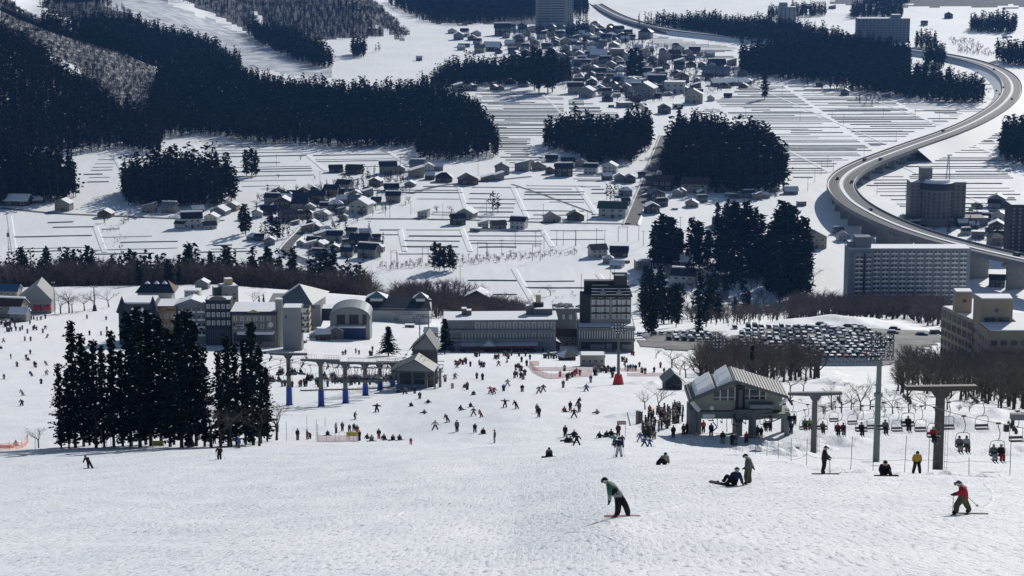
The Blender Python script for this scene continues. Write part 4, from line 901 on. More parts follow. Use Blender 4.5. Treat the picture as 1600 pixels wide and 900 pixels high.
wall_windows((143.5, 634), (144.9, 634), (-131.8,), 1, 1.1, 1.2); wall_windows((140.2, 634), (148.4, 634), (-134.6,), 2, 3.6, 1.3); wall_windows((137.2, 650), (138.6, 650), (-132.0,), 1, 1.1, .9)
# ---- row of resort hotels on the left
D0 = 735
def glassfront(t, W, z0, z1, n, m=None, y=-.1):
    b = MB(); b.box(-W/2+.5, W/2-.5, y, .1, z0, z1, 1)
    for i in range(n+1):
        x = -W/2+.5+(W-1)*i/n; b.box(x-.08, x+.08, y-.06, y+.02, z0, z1, 0)
    b.box(-W/2+.5, W/2-.5, y-.07, y, (z0+z1)/2-.06, (z0+z1)/2+.06, 0); obj('shop_front', (b, [m or M['steel'], M['glass']]), t)
t, W, H, k = bldg('hotel_building', 'castle like hotel with two pointed dark turrets and snowy roof', 187, 246, 545, 489, 14, wallm('castle', (.045, .055, .085)), D=700)
windows(t, W, H*.55, H*.98, 4, 1, 'curtain', wf=.45, hf=.6); windows(t, W, H*.28, H*.58, 4, 1, 'plain', wf=.6, hf=.6); glassfront(t, W, .3, H*.22, 8)
r = MB(); r.prism([(-W/2-.3, H), (W/2+.3, H), (W/2-1.0, H+2.9), (-W/2+1.0, H+2.9)], -.3, 13.5, 0); r.box(-W/2+1.2, W/2-1.2, .8, 12.6, H+2.9, H+3.5, 1)
for x in (-W*.12, W*.14): r.prism([(x-.5, H+.4), (x+.5, H+.4), (x+.5, H+1.5), (x, H+2.1), (x-.5, H+1.5)], -.6, .4, 2)
obj('mansard_roof', (r, [M['navy'], SNOW, M['white']]), t)
for x in (-W/2+1.1, W/2-1.1):
    b = MB(); b.tube((x, .8, H*.4), (x, .8, H+.2), 1.25, n=8, m=1); b.tube((x, .8, H+.2), (x, .8, H+5.6), 2.1, .05, n=8, m=0); obj('turret', (b, [M['navy'], wallm('castle', (0, 0, 0))]), t)
tc = bpy.data.curves.new('sign_text', 'FONT'); tc.body = 'HOTEL'; tc.size = 1.9; tc.extrude = .05; tm = bpy.data.objects.new('sign', tc); COL.objects.link(tm)
def text_mesh(body, size, m):
    tc = bpy.data.curves.new('t', 'FONT'); tc.body = body; tc.size = size; tc.extrude = .03; tc.resolution_u = 2; tc.align_x = 'CENTER'
    o = bpy.data.objects.new('t', tc); COL.objects.link(o); dg = bpy.context.evaluated_depsgraph_get(); me = bpy.data.meshes.new_from_object(o.evaluated_get(dg)); bpy.data.objects.remove(o); me.materials.clear(); me.materials.append(m); return me
bpy.data.objects.remove(tm)
s = obj('hotel_lettering', text_mesh('HOTEL', 1.9, M['white']), t, (-W*.1, -.35, H*.5)); s.rotation_euler = (math.pi/2, 0, 0)
# speaker board: four white rings
p = at(200, 531); t = thing('speaker_board', 'dark board with four white speaker rings beside castle hotel', 'display board', p); kk = mpp(p.y)
b = MB(); b.box(-2.2, 2.2, 0, .4, 2.3, 7.4, 0); b.box(-1.9, -1.6, 0, .3, -1, 2.3, 0); b.box(1.6, 1.9, 0, .3, -1, 2.3, 0); obj('board', (b, [M['navy']]), t)
for x in (-.95, .95):
    for z in (3.5, 6):
        b = MB()
        for i in range(12):
            a, c = 2*math.pi*i/12, 2*math.pi*(i+1)/12; b.tube((x+math.cos(a)*.62, -.1, z+math.sin(a)*.62), (x+math.cos(c)*.62, -.1, z+math.sin(c)*.62), .2, n=4, m=0)
        b.tube((x, -.2, z), (x, 0, z), .22, n=8, m=0); obj('speaker_ring', (b, [M['white']]), t)
def snowroof(t, W, H, depth, rise, m=SNOW, over=.4):
    r = MB(); r.prism([(-W/2-over, H), (W/2+over, H), (W/2+over, H+.3), (-W/2-over, H+.3)], -over, 0, 0)
    r.quad((-W/2-over, -over, H+.35), (W/2+over, -over, H+.35), (W/2+over, depth, H+.35+rise), (-W/2-over, depth, H+.35+rise), 1); r.quad((W/2+over, -over, H), (W/2+over, depth, H), (W/2+over, depth, H+.35+rise), (W/2+over, -over, H+.35), 0)
    r.quad((-W/2-over, depth, H), (-W/2-over, -over, H), (-W/2-over, -over, H+.35), (-W/2-over, depth, H+.35+rise), 0); obj('roof', (r, [M['navy'], m]), t)
t, W, H, k = bldg('hotel_building', 'narrow orange beige hotel between castle hotel and grey gable', 245, 277, 540, 479, 9, wallm('tan', (.42, .27, .17)), D=705, parapet=False)
windows(t, W, H*.42, H*.88, 3, 2, 'curtain', wf=.6, hf=.45); glassfront(t, W, .3, H*.3, 6); snowroof(t, W, H, 9, .6)
b = MB()
for i in range(6): b.box(W*.02+i*.55, W*.02+i*.55+.4, -.15, 0, H*.9, H*.9+.55, 0)
for i in range(9): b.box(-W*.1+i*.42, -W*.1+i*.42+.3, -.15, 0, H*.57, H*.57+.25, 0)
obj('lettering', (b, [M['wood']]), t)
t, W, H, k = bldg('hotel_building', 'grey hotel with a wide shallow gable and lattice balconies', 279, 323, 540, 475, 6, wallm('gabl', (.20, .22, .23)), D=705, parapet=False)
windows(t, W, H*.2, H*.95, 3, 4, 'balcony', wf=.8, hf=.6)
r = MB(); r.prism([(-W/2-.6, H), (W/2+.6, H), (0, H+1.9)], -.5, 7, 2, [0, 1, 1]); r.quad((-W/2-.6, -.5, H+.05), (0, -.5, H+1.95), (0, 7, H+2.1), (-W/2-.6, 7, H+.2), 1); r.quad((0, -.5, H+1.95), (W/2+.6, -.5, H+.05), (W/2+.6, 7, H+.2), (0, 7, H+2.1), 1); obj('roof', (r, [M['steel'], SNOW, wallm('gabl', (0, 0, 0))]), t)
t, W, H, k = bldg('hotel_building', 'dark timbered four storey hotel with rows of curtained windows', 323, 362, 540, 470, 6, wallm('timber', (.035, .04, .05)), D=702)
windows(t, W, H*.42, H*.97, 5, 3, 'curtain', wf=.66, hf=.55); glassfront(t, W, .3, H*.36, 10)
r = MB(); arc = [(math.cos(a)*3, H+.3+math.sin(a)*1.4) for a in np.linspace(0, math.pi, 7)]; r.prism(arc, -.5, .6, 0); obj('arched_gable', (r, [M['steel']]), t)
t, W, H, k = bldg('hotel_building', 'tall grey concrete tower behind the timbered hotel', 349, 374, 520, 449, 6, wallm('conc', (.30, .30, .29)), D=722, yaw=.35)
windows(t, W, H*.5, H*.9, 2, 4, me=WIND, wf=.25, hf=.4); b = MB(); b.box(-W*.2, W*.25, 2, 5, H, H+2.6, 0, 1); obj('water_tank', (b, [M['gold'], SNOW]), t)
b = MB(); b.box(-W*1.1, -W/2-.01, 1, 6, -5, H*.8, 0, 1); b.box(-W*.95, -W*.55, 2, 5, H*.8, H*1.0, 0, 1); obj('side_block', (b, [wallm('timber2', (.1, .11, .13)), SNOW]), t)
t, W, H, k = bldg('hotel_building', 'wide beige lodge with two rows of windows and a snowy awning', 363, 432, 535, 490, 13, wallm('lodge', (.25, .23, .20)), D=700, parapet=False)
windows(t, W, H*.42, H*.96, 6, 2, 'curtain', wf=.5, hf=.55, x1=W*.42); snowroof(t, W, H+.5, 13, .5)
b = MB(); b.box(-W/2, W/2, -.3, .0, H-.4, H+.5, 0); b.prism([(-2.2, H+.5), (2.2, H+.5), (0, H+1.5)], -.5, 0, 1); obj('eave_band', (b, [M['navy'], M['gold']]), t)
b = MB(); b.prism([(-W*.36, H*.34), (W*.46, H*.34), (W*.46, H*.42), (-W*.36, H*.42)], -3, 0, 0); obj('awning', (b, [SNOW]), t); glassfront(t, W, .3, H*.32, 16)
b = MB(); b.tube((W*.38, -.3, H*.62), (W*.38, 0, H*.62), .9, n=14, m=0); obj('round_sign', (b, [M['white']]), t)
b = MB(); b.box(-W*.47, -W*.27, -.2, 0, H*.56, H*.66, 0)
for i in range(7): b.box(-W*.45+i*.42+.4, -W*.45+i*.42+.65, -.25, -.2, H*.59, H*.63, 1)
obj('name_board', (b, [M['navy'], M['white']]), t)
p = at(436, 527); t = thing('round_stair_tower', 'pale half round stair tower between beige lodge and grey block', 'tower', pt(436, 531, 700)); kk = mpp(700); b = MB(); hh = 62*kk/cp
b.tube((0, 2, -3), (0, 2, hh), 5.5*kk*1.1, n=14, m=0); obj('wall', (b, [wallm('pale', (.36, .36, .35))]), t); b = MB(); b.tube((0, 2, hh), (0, 2, hh+.3), 5.6*kk*1.1, n=14, m=0); obj('roof', (b, [SNOW]), t)
t, W, H, k = bldg('hotel_building', 'windowless grey block with balconies down its right side', 442, 471, 530, 483, 7, wallm('blok', (.22, .23, .24)), D=690)
o = bpy.data.objects.new('window', WIND); COL.objects.link(o); o.parent = t; o.location = (-W*.32, 0, H*.68); o.scale = (.6, 1, 1.3)
for i in range(4):
    b = MB(); z = H*(.2+.22*i); b.box(W/2, W/2+2.6, .5, 7, z, z+.25, 0); b.box(W/2+2.4, W/2+2.6, .5, 7, z+.25, z+1.2, 1); obj('balcony', (b, [M['cream'] if 'cream' in M else M['concrete'], M['gold']]), t)
# big grey roof hall
p = at(459, 490); t = thing('gabled_hall', 'large hall with a broad grey metal roof behind the lodges', 'hall', pt(459, 494, 780)); k = mpp(780); W = 84*k
b = MB(); b.box(-W/2, W/2, 0, 22, -4, 18*k, 0); obj('wall', (b, [wallm('blok', (0, 0, 0))]), t)
b = MB(); z = 18*k; ap = (1.5, 9, 44*k); c = [(-W/2-1, -1, z-1), (W*.40, -1, z-1), (W/2+1.5, 23, z+.5), (-W/2+6, 23, z+1)]
for i in range(4): b.tri(c[i], c[(i+1) % 4], ap, 0)
for i in range(1, 12):
    f = i/12; e = Vector(c[0]).lerp(Vector(c[1]), f); b.tube(e, e.lerp(Vector(ap), 1-abs(f-.52)*1.2), .09, n=3, m=1)
b.tube(c[0], ap, .35, n=4, m=2); obj('roof', (b, [M['grroof'], M['steel'], M['white']]), t)
b = MB(); b.box(W/2-2, W/2+14, 6, 14, -3, 7*k, 0, 1); obj('rear_wing', (b, [M['navy'], SNOW]), t)
# behind: small houses with three roof domes
t, W, H, k = bldg('house', 'long navy roofed lodge with three snow domes on the ridge', 215, 268, 464, 457, 9, wallm('conc', (0, 0, 0)), D=880, cat='lodge', parapet=False)
b = MB(); k = mpp(880); z = 7*k; b.v += [(-W/2-1, -1, z), (W/2+1.5, -1, z), (W/2-2, 5, z+16*k), (-W/2+2.5, 5, z+16*k), (W/2+1.5, 11, z)]; b.f += [(0, 1, 2, 3), (1, 4, 2)]; b.m += [0, 1]; b.quad((-W/2+2.5, 5, z+16*k), (W/2-2, 5, z+16*k), (W/2+1.5, 11, z), (-W/2, 11, z), 2); obj('roof', (b, [M['navy'], M['wood'], SNOW]), t)
for x in (-W*.24, 0.5, W*.27):
    b = MB(); 
    for a0 in range(8):
        a, c = a0*math.pi/4, (a0+1)*math.pi/4; b.tri((x+math.cos(a)*1.3, 3.4+math.sin(a)*1.3, z+12*k), (x+math.cos(c)*1.3, 3.4+math.sin(c)*1.3, z+12*k), (x, 3.4, z+16.5*k), 0)
    obj('roof_dome', (b, [SNOW]), t)
HOUSE2 = [(315,452,22,'front','grey','grey',1,'grey house behind the tower, gable to the piste'), (300,466,26,'flat','white','snow',2,'low snow topped house behind grey gable hotel'), (492,528,20,'front','white','snow',2,'white shed roofed ski shop under balconies'), (505,532,24,'side','brown','snow',2,'brown ski shop with snowy canopy'), (524,530,28,'front','beige','snow',2,'beige ski shop next to arched hall'), (470,536,16,'flat','dark','snow',2,'small dark kiosk with thick snow cap'), (640,512,16,'flat','dark','snow',2,'small dark shed behind the fir tree'), (672,528,22,'side','brown','snow',2,'brown shed beside the lamp masts'),
 (745,482,40,'front','dark','snow',2,'steep snowy roofed chalet among the bare trees'), (12,470,34,'side','cream','blue',0,'pale house with blue roof at left edge'), (14,497,42,'side','beige','brown',1,'beige restaurant at left edge of photo'),(28,503,30,'side','grey','snow',2,'grey rental shop near the left queue'),(575,508,14,'side','dark','dark',0,'dark annex beside arched hall'), (885,540,34,'side','beige','brown',0,'beige house with dark roof between two hotels'), (862,548,28,'front','dark','dark',0,'dark gabled porch at the end of long hotel')]
for px, py, wp, ty, wl, rf, sn, lab in HOUSE2:
    p = at(px, py); s = wp*mpp(p.y)/11; inst(house_proto(ty, wl, rf, sn, wp > 21), lab, 'house', (p.x, p.y, p.z-.2), random.uniform(-.25, .25), s)
# left edge: grey house with stepped roof and red awning
t, W, H, k = bldg('ski_lodge', 'grey lodge with big sloping roof and red awnings at left', 28, 80, 490, 470, 16, wallm('leftlodge', (.30, .29, .30)), parapet=False, yaw=.1, cat='lodge')
b = MB(); b.prism([(-W/2-1, H*.9), (W/2+1, H*1.0), (W*.12, H+6.5)], -1.2, 16, 0, [0, 1, 0]); obj('roof', (b, [M['grroof'], M['navy']]), t)
windows(t, W, H*.1, H*.9, 5, 2, 'plain', wf=.4, hf=.5)
for x in (W*.0, W*.3):
    b = MB(); b.prism([(x, H*.35), (x+W*.2, H*.35), (x+W*.2, H*.62), (x, H*.62)], -1.6, 0, 0); obj('awning', (b, [M['red']]), t)
p = at(24, 497); t = thing('white_panel_shed', 'dark shed with a large white panel at the left lift queue', 'shed', p); kk = mpp(p.y); b = MB(); b.box(-12*kk, 9*kk, 0, 4, -1, 10*kk, 0); b.box(-8*kk, 8*kk, -.3, 0, 6*kk, 19*kk, 1); b.box(-12*kk, 9*kk, 0, 4, 10*kk, 20*kk, 2); obj('wall', (b, [M['dark'], M['white'], M['wood']]), t)
# arched hall
p = pt(547, 521, 745); k = mpp(745); W = 62*k; t = thing('arched_hall', 'white hall with an arched roof and dark doors facing the piste', 'hall', p, .0)
arc = [(math.cos(a)*W/2, 24*k+math.sin(a)*18*k) for a in np.linspace(0, math.pi, 13)]
b = MB(); b.prism([(-W/2, -4), (W/2, -4)]+arc, 0, 12, 0); obj('wall', (b, [wallm('hallwall', (.26, .27, .27))]), t)
b = MB()
for i in range(12):
    (x0, z0), (x1, z1) = arc[i], arc[i+1]; b.quad((x0*1.05, -1, z0+.3), (x1*1.05, -1, z1+.3), (x1*1.05, 13, z1+.3), (x0*1.05, 13, z0+.3), 0); b.quad((x0*1.05, -1, z0+.3), (x0*1.0, -1, z0-.3), (x1*1.0, -1, z1-.3), (x1*1.05, -1, z1+.3), 0)
obj('roof', (b, [M['grroof']]), t)
for x0, x1 in ((-W*.33, -W*.12), (-W*.02, W*.22), (W*.32, W*.42)): 
    b = MB(); b.box(x0, x1, -.15, .1, 15*k, 30*k, 0); obj('door', (b, [M['dark']]), t)
b = MB(); b.box(-W*.3, W*.4, -2.6, -.2, 11*k, 13.5*k, 0, 1); b.box(-W*.3, W*.4, -.3, .0, -2, 11*k, 2); obj('entrance_canopy', (b, [M['white'], SNOW, mat('blue_shop_front', (.02, .04, .13), .5)]), t)
# long white building with navy roof and pyramids
p = pt(617, 506, 830); k = mpp(830); W = 108*k; t = thing('ski_centre', 'long white building with navy roof and small white pyramid tops', 'building', p, -.03)
b = MB(); b.box(-W/2, W/2, 0, 14, -4, 24*k, 0); obj('wall', (b, [wallm('centrewhite', (.48, .50, .50))]), t)
windows(t, W, 3*k, 24*k, 12, 2, 'plain', x0=-W*.02, x1=W*.28, wf=.4, hf=.42)
b = MB(); b.quad((-W/2, -1, 22*k), (W/2+1, -1, 22*k), (W/2-1, 8, 22*k+15*k), (-W/2+2, 8, 22*k+15*k), 0); b.quad((-W/2+2, 8, 37*k), (W/2-1, 8, 37*k), (W/2, 16, 26*k), (-W/2, 16, 26*k), 1); obj('roof', (b, [M['navy'], SNOW]), t)
for x, z, r_, m in ((-W*.28, 37*k, 4.2, M['teal']), (W*.36, 37*k, 3.0, M['grroof'])):
    b = MB(); b.box(x-r_*.6, x+r_*.6, 5, 5+r_*1.2, 30*k, z, 1); c = [(x-r_, 4, z), (x+r_, 4, z), (x+r_, 5+r_*1.6, z), (x-r_, 5+r_*1.6, z)]
    for i in range(4): b.tri(c[i], c[(i+1) % 4], (x, 4.5+r_*.8, z+9*k), 2 if i else 0)
    obj('pyramid_top', (b, [m, M['white'], SNOW]), t)
b = MB(); b.box(W*.06, W*.26, -1.2, 0, -2, 15*k, 0, 1); obj('front_wing', (b, [wallm('centrewhite', (0, 0, 0)), SNOW]), t)
# long three storey hotel
t, W, H, k = bldg('hotel_building', 'long three storey grey hotel with a wide snow covered roof', 696, 869, 549, 500, 12, wallm('longhotel', (.22, .24, .26)), yaw=.03, parapet=False)
b = MB(); b.box(-W/2-.6, W/2+.6, -1.6, 12.5, H, H+.5, 0, 1); b.box(-W/2, W/2, -1.5, 0, H*.62, H*.66, 0); b.box(-W/2, W/2, -1.5, -1.4, H*.66, H*.72, 0); b.box(-W/2, W/2, -1.5, 0, H*.34, H*.38, 0); b.box(-W/2, W/2, -1.5, -1.4, H*.38, H*.44, 0); obj('roof', (b, [wallm('longhotel', (0, 0, 0)), SNOW]), t)
windows(t, W, H*.66, H*.98, 13, 1, 'curtain', x0=-W*.24, wf=.68, hf=.7); windows(t, W, H*.38, H*.62, 15, 1, 'curtain', x0=-W*.36, wf=.66, hf=.8)
b = MB(); b.quad((-W/2+5, -4.6, H*.27), (W/2-6, -4.6, H*.27), (W/2-6, -.2, H*.34), (-W/2+5, -.2, H*.34), 0); b.box(-W/2+5, W/2-6, -4.6, -4.5, H*.2, H*.27, 1)
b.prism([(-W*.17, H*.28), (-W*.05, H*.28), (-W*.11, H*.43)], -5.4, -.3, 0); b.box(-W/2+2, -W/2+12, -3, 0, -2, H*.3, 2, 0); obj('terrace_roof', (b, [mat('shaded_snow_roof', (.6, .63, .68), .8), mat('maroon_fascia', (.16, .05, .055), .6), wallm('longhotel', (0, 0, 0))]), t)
b = MB(); b.box(-W/2+8, W/2-7, -.4, -.05, .2, H*.2, 1)
for i in range(34): x = -W/2+9+i*(W-17)/33; b.box(x-.1, x+.1, -4.4, -4.2, -1, H*.2, 0)
b.box(-W*.1, W*.25, -4.5, -4.4, H*.1, H*.13, 0); obj('terrace_posts', (b, [mat('maroon_fascia', (0, 0, 0)), M['glass']]), t)
for px_, w_, h_ in ((-W*.33, 1.6, 2.2), (-W*.29, 2, 1.6), (W*.27, 2.4, 3), (W*.38, 7, 2.0)): b = MB(); b.box(px_-w_/2, px_+w_/2, 6, 9, H+.5, H+.5+h_, 0, 1); obj('roof_unit', (b, [M['steel'], SNOW]), t)
b = MB(); b.box(W*.30, W*.40, 10, 12.4, H*.5, H+3.6, 0); b.box(W*.33, W*.375, 10.5, 12, H+3.6, H+6.2, 1); obj('chimney_stack', (b, [M['dark'], M['gold']]), t)
t, W, H, k = bldg('annex_building', 'dark grey link building with four small square windows', 864, 908, 516, 484, 9, wallm('annex', (.13, .13, .13)), D=775)
windows(t, W, H*.35, H*.95, 4, 1, 'curtain', wf=.3, hf=.35)
b = MB(); 
for i in range(40): x = random.uniform(-W/2, W/2); b.box(x, x+random.uniform(.4, 1.4), random.uniform(.5, 8), random.uniform(1, 8.5), H+.5, H+.5+random.uniform(.1, .5), 0)
obj('roof_plant', (b, [M['dark']]), t)
# tower hotel
TW = wallm('towerhotel', (.32, .30, .275))
t, W, H, k = bldg('hotel_building', 'grey tower hotel with black mansard roof behind floodlight mast', 903, 991, 547, 512, 22, wallm('towerbase', (.20, .21, .20)), D=700)
b = MB(); b.box(-W/2-.3, W/2+.3, -1.2, 0, H*.9, H*1.04, 0); b.box(-W/2-.3, W/2+.3, -.6, 0, H*.40, H*.50, 0); obj('cornice', (b, [wallm('towerbase', (0, 0, 0))]), t)
b = MB(); b.box(-W/2+.4, W/2-.4, -.3, .05, H*.52, H*.88, 1)
for i in range(22): x = -W/2+.5+i*(W-1)/21; b.box(x-.12, x+.12, -.42, -.28, H*.52, H*.88, 0)
obj('glazed_gallery', (b, [M['white'], mat('gallery_glass', (.14, .16, .16), .3)]), t)
b = MB(); b.box(-W/2+1, W/2-1, -.2, .05, .3, H*.36, 1); b.box(-W*.28, -W*.02, -.35, -.15, H*.05, H*.26, 0); b.box(W*.0, W*.1, -.35, -.15, H*.03, H*.3, 0); b.box(W*.28, W*.46, -.35, -.15, H*.05, H*.26, 0); obj('ground_floor_front', (b, [M['concrete'], M['dark']]), t)
x0, x1 = -W/2+20*k, W/2-4*k; ztop = (547-468)*k/cp
b = MB(); b.box(x0, x1, 5, 12, H, ztop, 0); b.box(x0-3.4, x0-.01, 5.2, 11.8, H, ztop+.6, 1); obj('tower_wall', (b, [TW, M['black']]), t)
for c in range(4):
    for r_ in range(3):
        x = [x0+3, x0+7, x0+12.3, x0+16.3][c]*1.0; x = x0+(x1-x0)*[.13, .35, .64, .87][c]; z = H+2.0+r_*(ztop-H-2)/3.05
        o = bpy.data.objects.new('window', WIN['curtain']); COL.objects.link(o); o.parent = t; o.location = (x, 4.95, z); o.scale = (2.5, 1, 1.6)
        b = MB() if (c, r_) != (0, 0) else MB()
        if (c, r_) == (0, 0): hm = MB(); hm.prism([(-1.6, 0), (1.6, 0), (1.5, .35), (.6, .45), (0, .9), (-.6, .45), (-1.5, .35)], -.3, .1, 0); hme = hm.mesh('window_hood', [M['dark']])
        oo = obj('window_hood', hme, t, (x, 4.95, z+1.65))
b = MB(); b.quad((x0-.5, 4.6, ztop), (x1+.5, 4.6, ztop), (x1-.6, 7.4, ztop+3.4), (x0+.6, 7.4, ztop+3.4), 0); b.box(x0+.6, x1-.6, 7.4, 12, ztop, ztop+3.4, 0, 0); b.box(x0-2, x1-3, 10, 13, ztop, ztop+4.4, 0)
for i in range(3): z = ztop+.7+i*.85; b.box(x0+.3, x1-.3, 4.4+(z-ztop)*.82-.1, 4.75+(z-ztop)*.82, z, z+.16, 1)
obj('mansard_roof', (b, [M['black'], SNOW]), t)
for x in (x0+4, x1-4): b = MB(); b.prism([(x-1.0, ztop+.6), (x+1.0, ztop+.6), (x+1.0, ztop+1.6), (x, ztop+2.6), (x-1.0, ztop+1.6)], 4.2, 7, 0); obj('dormer', (b, [M['concrete']]), t)
b = MB(); b.box(x0+8, x1-2, 8, 12, ztop+3.4, ztop+6, 0); b.box(x0+7.2, x1-1.2, 7.4, 12.6, ztop+7.0, ztop+7.8, 1, 2); b.box(x0+8, x0+12, 7.6, 9, ztop+3.4, ztop+6.4, 3)
for x in (x0+7.8, x0+12, x1-2): b.box(x-.12, x+.12, 7.8, 8.1, ztop+3, ztop+7, 3)
obj('roof_plant', (b, [M['grroof'], M['steel'], SNOW, M['dark']]), t)
for x in (x0-3, x0+6.6, x0+8): b = MB(); b.tube((x, 9, ztop), (x, 9, ztop+(9 if x > 0 else 7)), .1, n=4, m=0); obj('antenna', (b, [M['dark']]), t)
# pavilion, kiosk, hut
p = at(886, 563); k = mpp(p.y); t = thing('pavilion', 'small dark pavilion with snowy hipped roof on the piste', 'pavilion', p, .5); R_ = 14*k
b = MB(); b.box(-R_*.7, R_*.7, -R_*.7, R_*.7, -.5, 8*k, 0); obj('wall', (b, [M['black']]), t)
b = MB(); c = [(-R_, -R_, 8*k), (R_, -R_, 8*k), (R_, R_, 8*k), (-R_, R_, 8*k)]
for i in range(4): b.tri(c[i], c[(i+1) % 4], (0, 0, 18*k), i % 2)
b.poly(c[::-1], 0); obj('roof', (b, [M['navy'], SNOW]), t)
b = MB(); b.box(-R_*.75, R_*.75, -R_*.75, -R_*.7, 3*k, 4*k, 0); obj('railing', (b, [M['wood']]), t)
t, W, H, k = bldg('kiosk', 'beige ticket kiosk with flat snowy roof and four windows', 907, 945, 573, 558, 5, wallm('kiosk', (.36, .34, .28)), cat='kiosk')
windows(t, W, H*.25, H*.95, 4, 1, 'plain', wf=.5, hf=.55)
p = at(1053, 609); k = mpp(p.y); t = thing('dark_hut', 'small black hut with steep grey gable roof on the snow', 'hut', p, .1); Wd = 26*k; Hh = 19*k
b = MB(); b.prism([(-Wd/2, -1), (Wd/2, -1), (Wd/2, Hh*.7), (0, Hh*1.35), (-Wd/2, Hh*.7)], 0, 4.5, 0); obj('wall', (b, [M['black']]), t)
b = MB()
for s in (-1, 1):
    a = [(0, -.4, Hh*1.38), (s*(Wd/2+.6), -.4, Hh*.62), (s*(Wd/2+.6), 4.9, Hh*.62), (0, 4.9, Hh*1.38)]; up = [(x, y, z+.22) for x, y, z in a]; b.poly(up if s > 0 else up[::-1], 0); b.poly(a[::-1] if s > 0 else a, 0)
    for i in range(4): b.quad(a[i], a[(i+1) % 4], up[(i+1) % 4], up[i], 0)
obj('roof', (b, [M['grroof']]), t); b = MB(); b.box(-Wd*.45, Wd*.45, -.12, .05, Hh*.38, Hh*.5, 0); obj('window_band', (b, [M['glass']]), t)
# solar panels
p = at(1305, 577); t = thing('solar_array', 'tilted row of snow dusted solar panels beside the car park', 'solar panels', p, 0); k = mpp(p.y)
pm = MB(); pm.box(-.95, .95, -.05, 0, -.1, 1.5, 0); pm.box(-.85, .85, -.08, -.05, 0, 1.4, 1); pme = pm.mesh('panel', [M['dark'], mat('snow_dusted_panel', (.42, .45, .50), .5)])
for i in range(14):
    for j in range(2): o = obj('panel', pme, t, (-13+i*2.0, j*1.3, 1+j*1.0)); o.rotation_euler = (-.9, 0, 0)
# ------------------------------------------------------------------ right lift station
p = at(1150, 681); p = pt(1150, 681, p.y); SD = p.y; k = mpp(SD); print('station D', SD)
t = thing('lift_station', 'gable roofed chairlift station on concrete legs above the queue', 'lift station', p, 0)
GW = wallm('station', (.33, .34, .29)); gm = M['green']
def X(px): return (px-1150)*k
def Zs(py): return (681-py)*k/cp
DP = 5.5
apx, apz = X(1147), Zs(593); lz = Zs(620); L_, R_ = X(1073), X(1229)
b = MB(); wl = [(X(1083), Zs(640)), (X(1222), Zs(640)), (X(1222), Zs(619)), (apx+.1, Zs(598)), (X(1083), Zs(622))]
b.prism(wl, 0, DP, 0); obj('wall', (b, [GW]), t)
b = MB()
for px0, px1, py0, py1 in ((1114, 1124, 624, 610), (1125, 1136, 624, 607), (1137, 1147, 624, 604), (1163, 1170, 622, 607), (1171, 1186, 622, 608), (1187, 1196, 622, 611)): 
    bb = MB(); bb.box(X(px0), X(px1), -.12, .02, Zs(py0), Zs(py1), 1); bb.box(X(px0), X(px1), -.2, -.1, Zs(py0-5)-.04, Zs(py0-5)+.04, 0); bb.box(X(px1)-.1, X(px1)+.04, -.22, -.1, Zs(py0), Zs(py1)+.2, 0); obj('window', (bb, [M['white'], M['glass']]), t)
b = MB(); b.box(X(1148), X(1162), -.35, .05, Zs(640), Zs(600), 0); b.box(X(1152), X(1158), -.8, -.2, Zs(640), Zs(605), 1); obj('central_bay', (b, [M['dark'], M['steel']]), t)
b = MB(); th = .45
for xs_, zs_, m in (((L_, Zs(624)), (apx, apz), 0), ((apx, apz), (R_, Zs(618)), 0)):
    (xa, za), (xb, zb) = xs_, zs_; a = [(xa, -1.6, za), (xb, -1.6, zb), (xb, DP+1.5, zb), (xa, DP+1.5, za)]; up = [(x, y, z+th) for x, y, z in a]; b.poly(up, 0); b.poly(a[::-1], 1)
    for i in range(4): b.quad(a[i], a[(i+1) % 4], up[(i+1) % 4], up[i], 1)
    for f in np.linspace(.04, .96, 16): xx = xa+(xb-xa)*f; zz = za+(zb-za)*f+th; b.box(xx-.05, xx+.05, -1.6, DP+1.5, zz-.03, zz+.08, 1)
obj('roof', (b, [mat('dark_ribbed_roof', (.10,.11,.12), .6), M['steel']]), t)
b = MB()
for f0, f1 in ((.14, .56), (.60, .93)):
    for j in range(2):
        ya, yb = -1.2+j*3.7, -1.2+j*3.7+3.6; g = [(L_+(apx-L_)*f, Zs(624)+(apz-Zs(624))*f+th) for f in (f0, f1)]
        c = [(g[0][0], ya, g[0][1]), (g[1][0], ya, g[1][1]), (g[1][0], yb, g[1][1]), (g[0][0], yb, g[0][1])]; hgt = .75; ins = .35
        tpp = [(c[0][0]+ins, ya+ins*.5, c[0][2]+hgt), (c[1][0]-ins, ya+ins*.5, c[1][2]+hgt), (c[2][0]-ins, yb-ins*.5, c[2][2]+hgt), (c[3][0]+ins, yb-ins*.5, c[3][2]+hgt)]
        b.poly(tpp, 0)
        for i in range(4): b.quad(c[i], c[(i+1) % 4], tpp[(i+1) % 4], tpp[i], 0)
obj('roof_snow', (b, [SNOW]), t)
b = MB(); b.box(X(1088), X(1233), -.6, DP*.6, Zs(652), Zs(641), 0); b.box(X(1096), X(1115), -.9, -.5, Zs(650), Zs(644), 1); b.box(X(1165), X(1225), -1.6, -.4, Zs(643), Zs(641), 0); b.box(X(1168), X(1206), -2.4, -.6, Zs(631), Zs(625), 2, 2)
b.tube((X(1110), -1.0, Zs(634)), (X(1110), -.5, Zs(634)), 3.2*k, n=12, m=1); obj('machine_deck', (b, [gm, M['white'], M['grroof']]), t)
for px0, px1, pyb in ((1076, 1087, 667), (1089, 1095, 664), (1150, 1160, 667), (1228, 1234, 664)):
    b = MB(); b.box(X(px0), X(px1), .2, 1.4, -2, Zs(640), 0); b.box(X(px0), X(px1), DP-1.4, DP-.2, -2, Zs(640), 0); obj('leg', (b, [M['concrete']]), t)
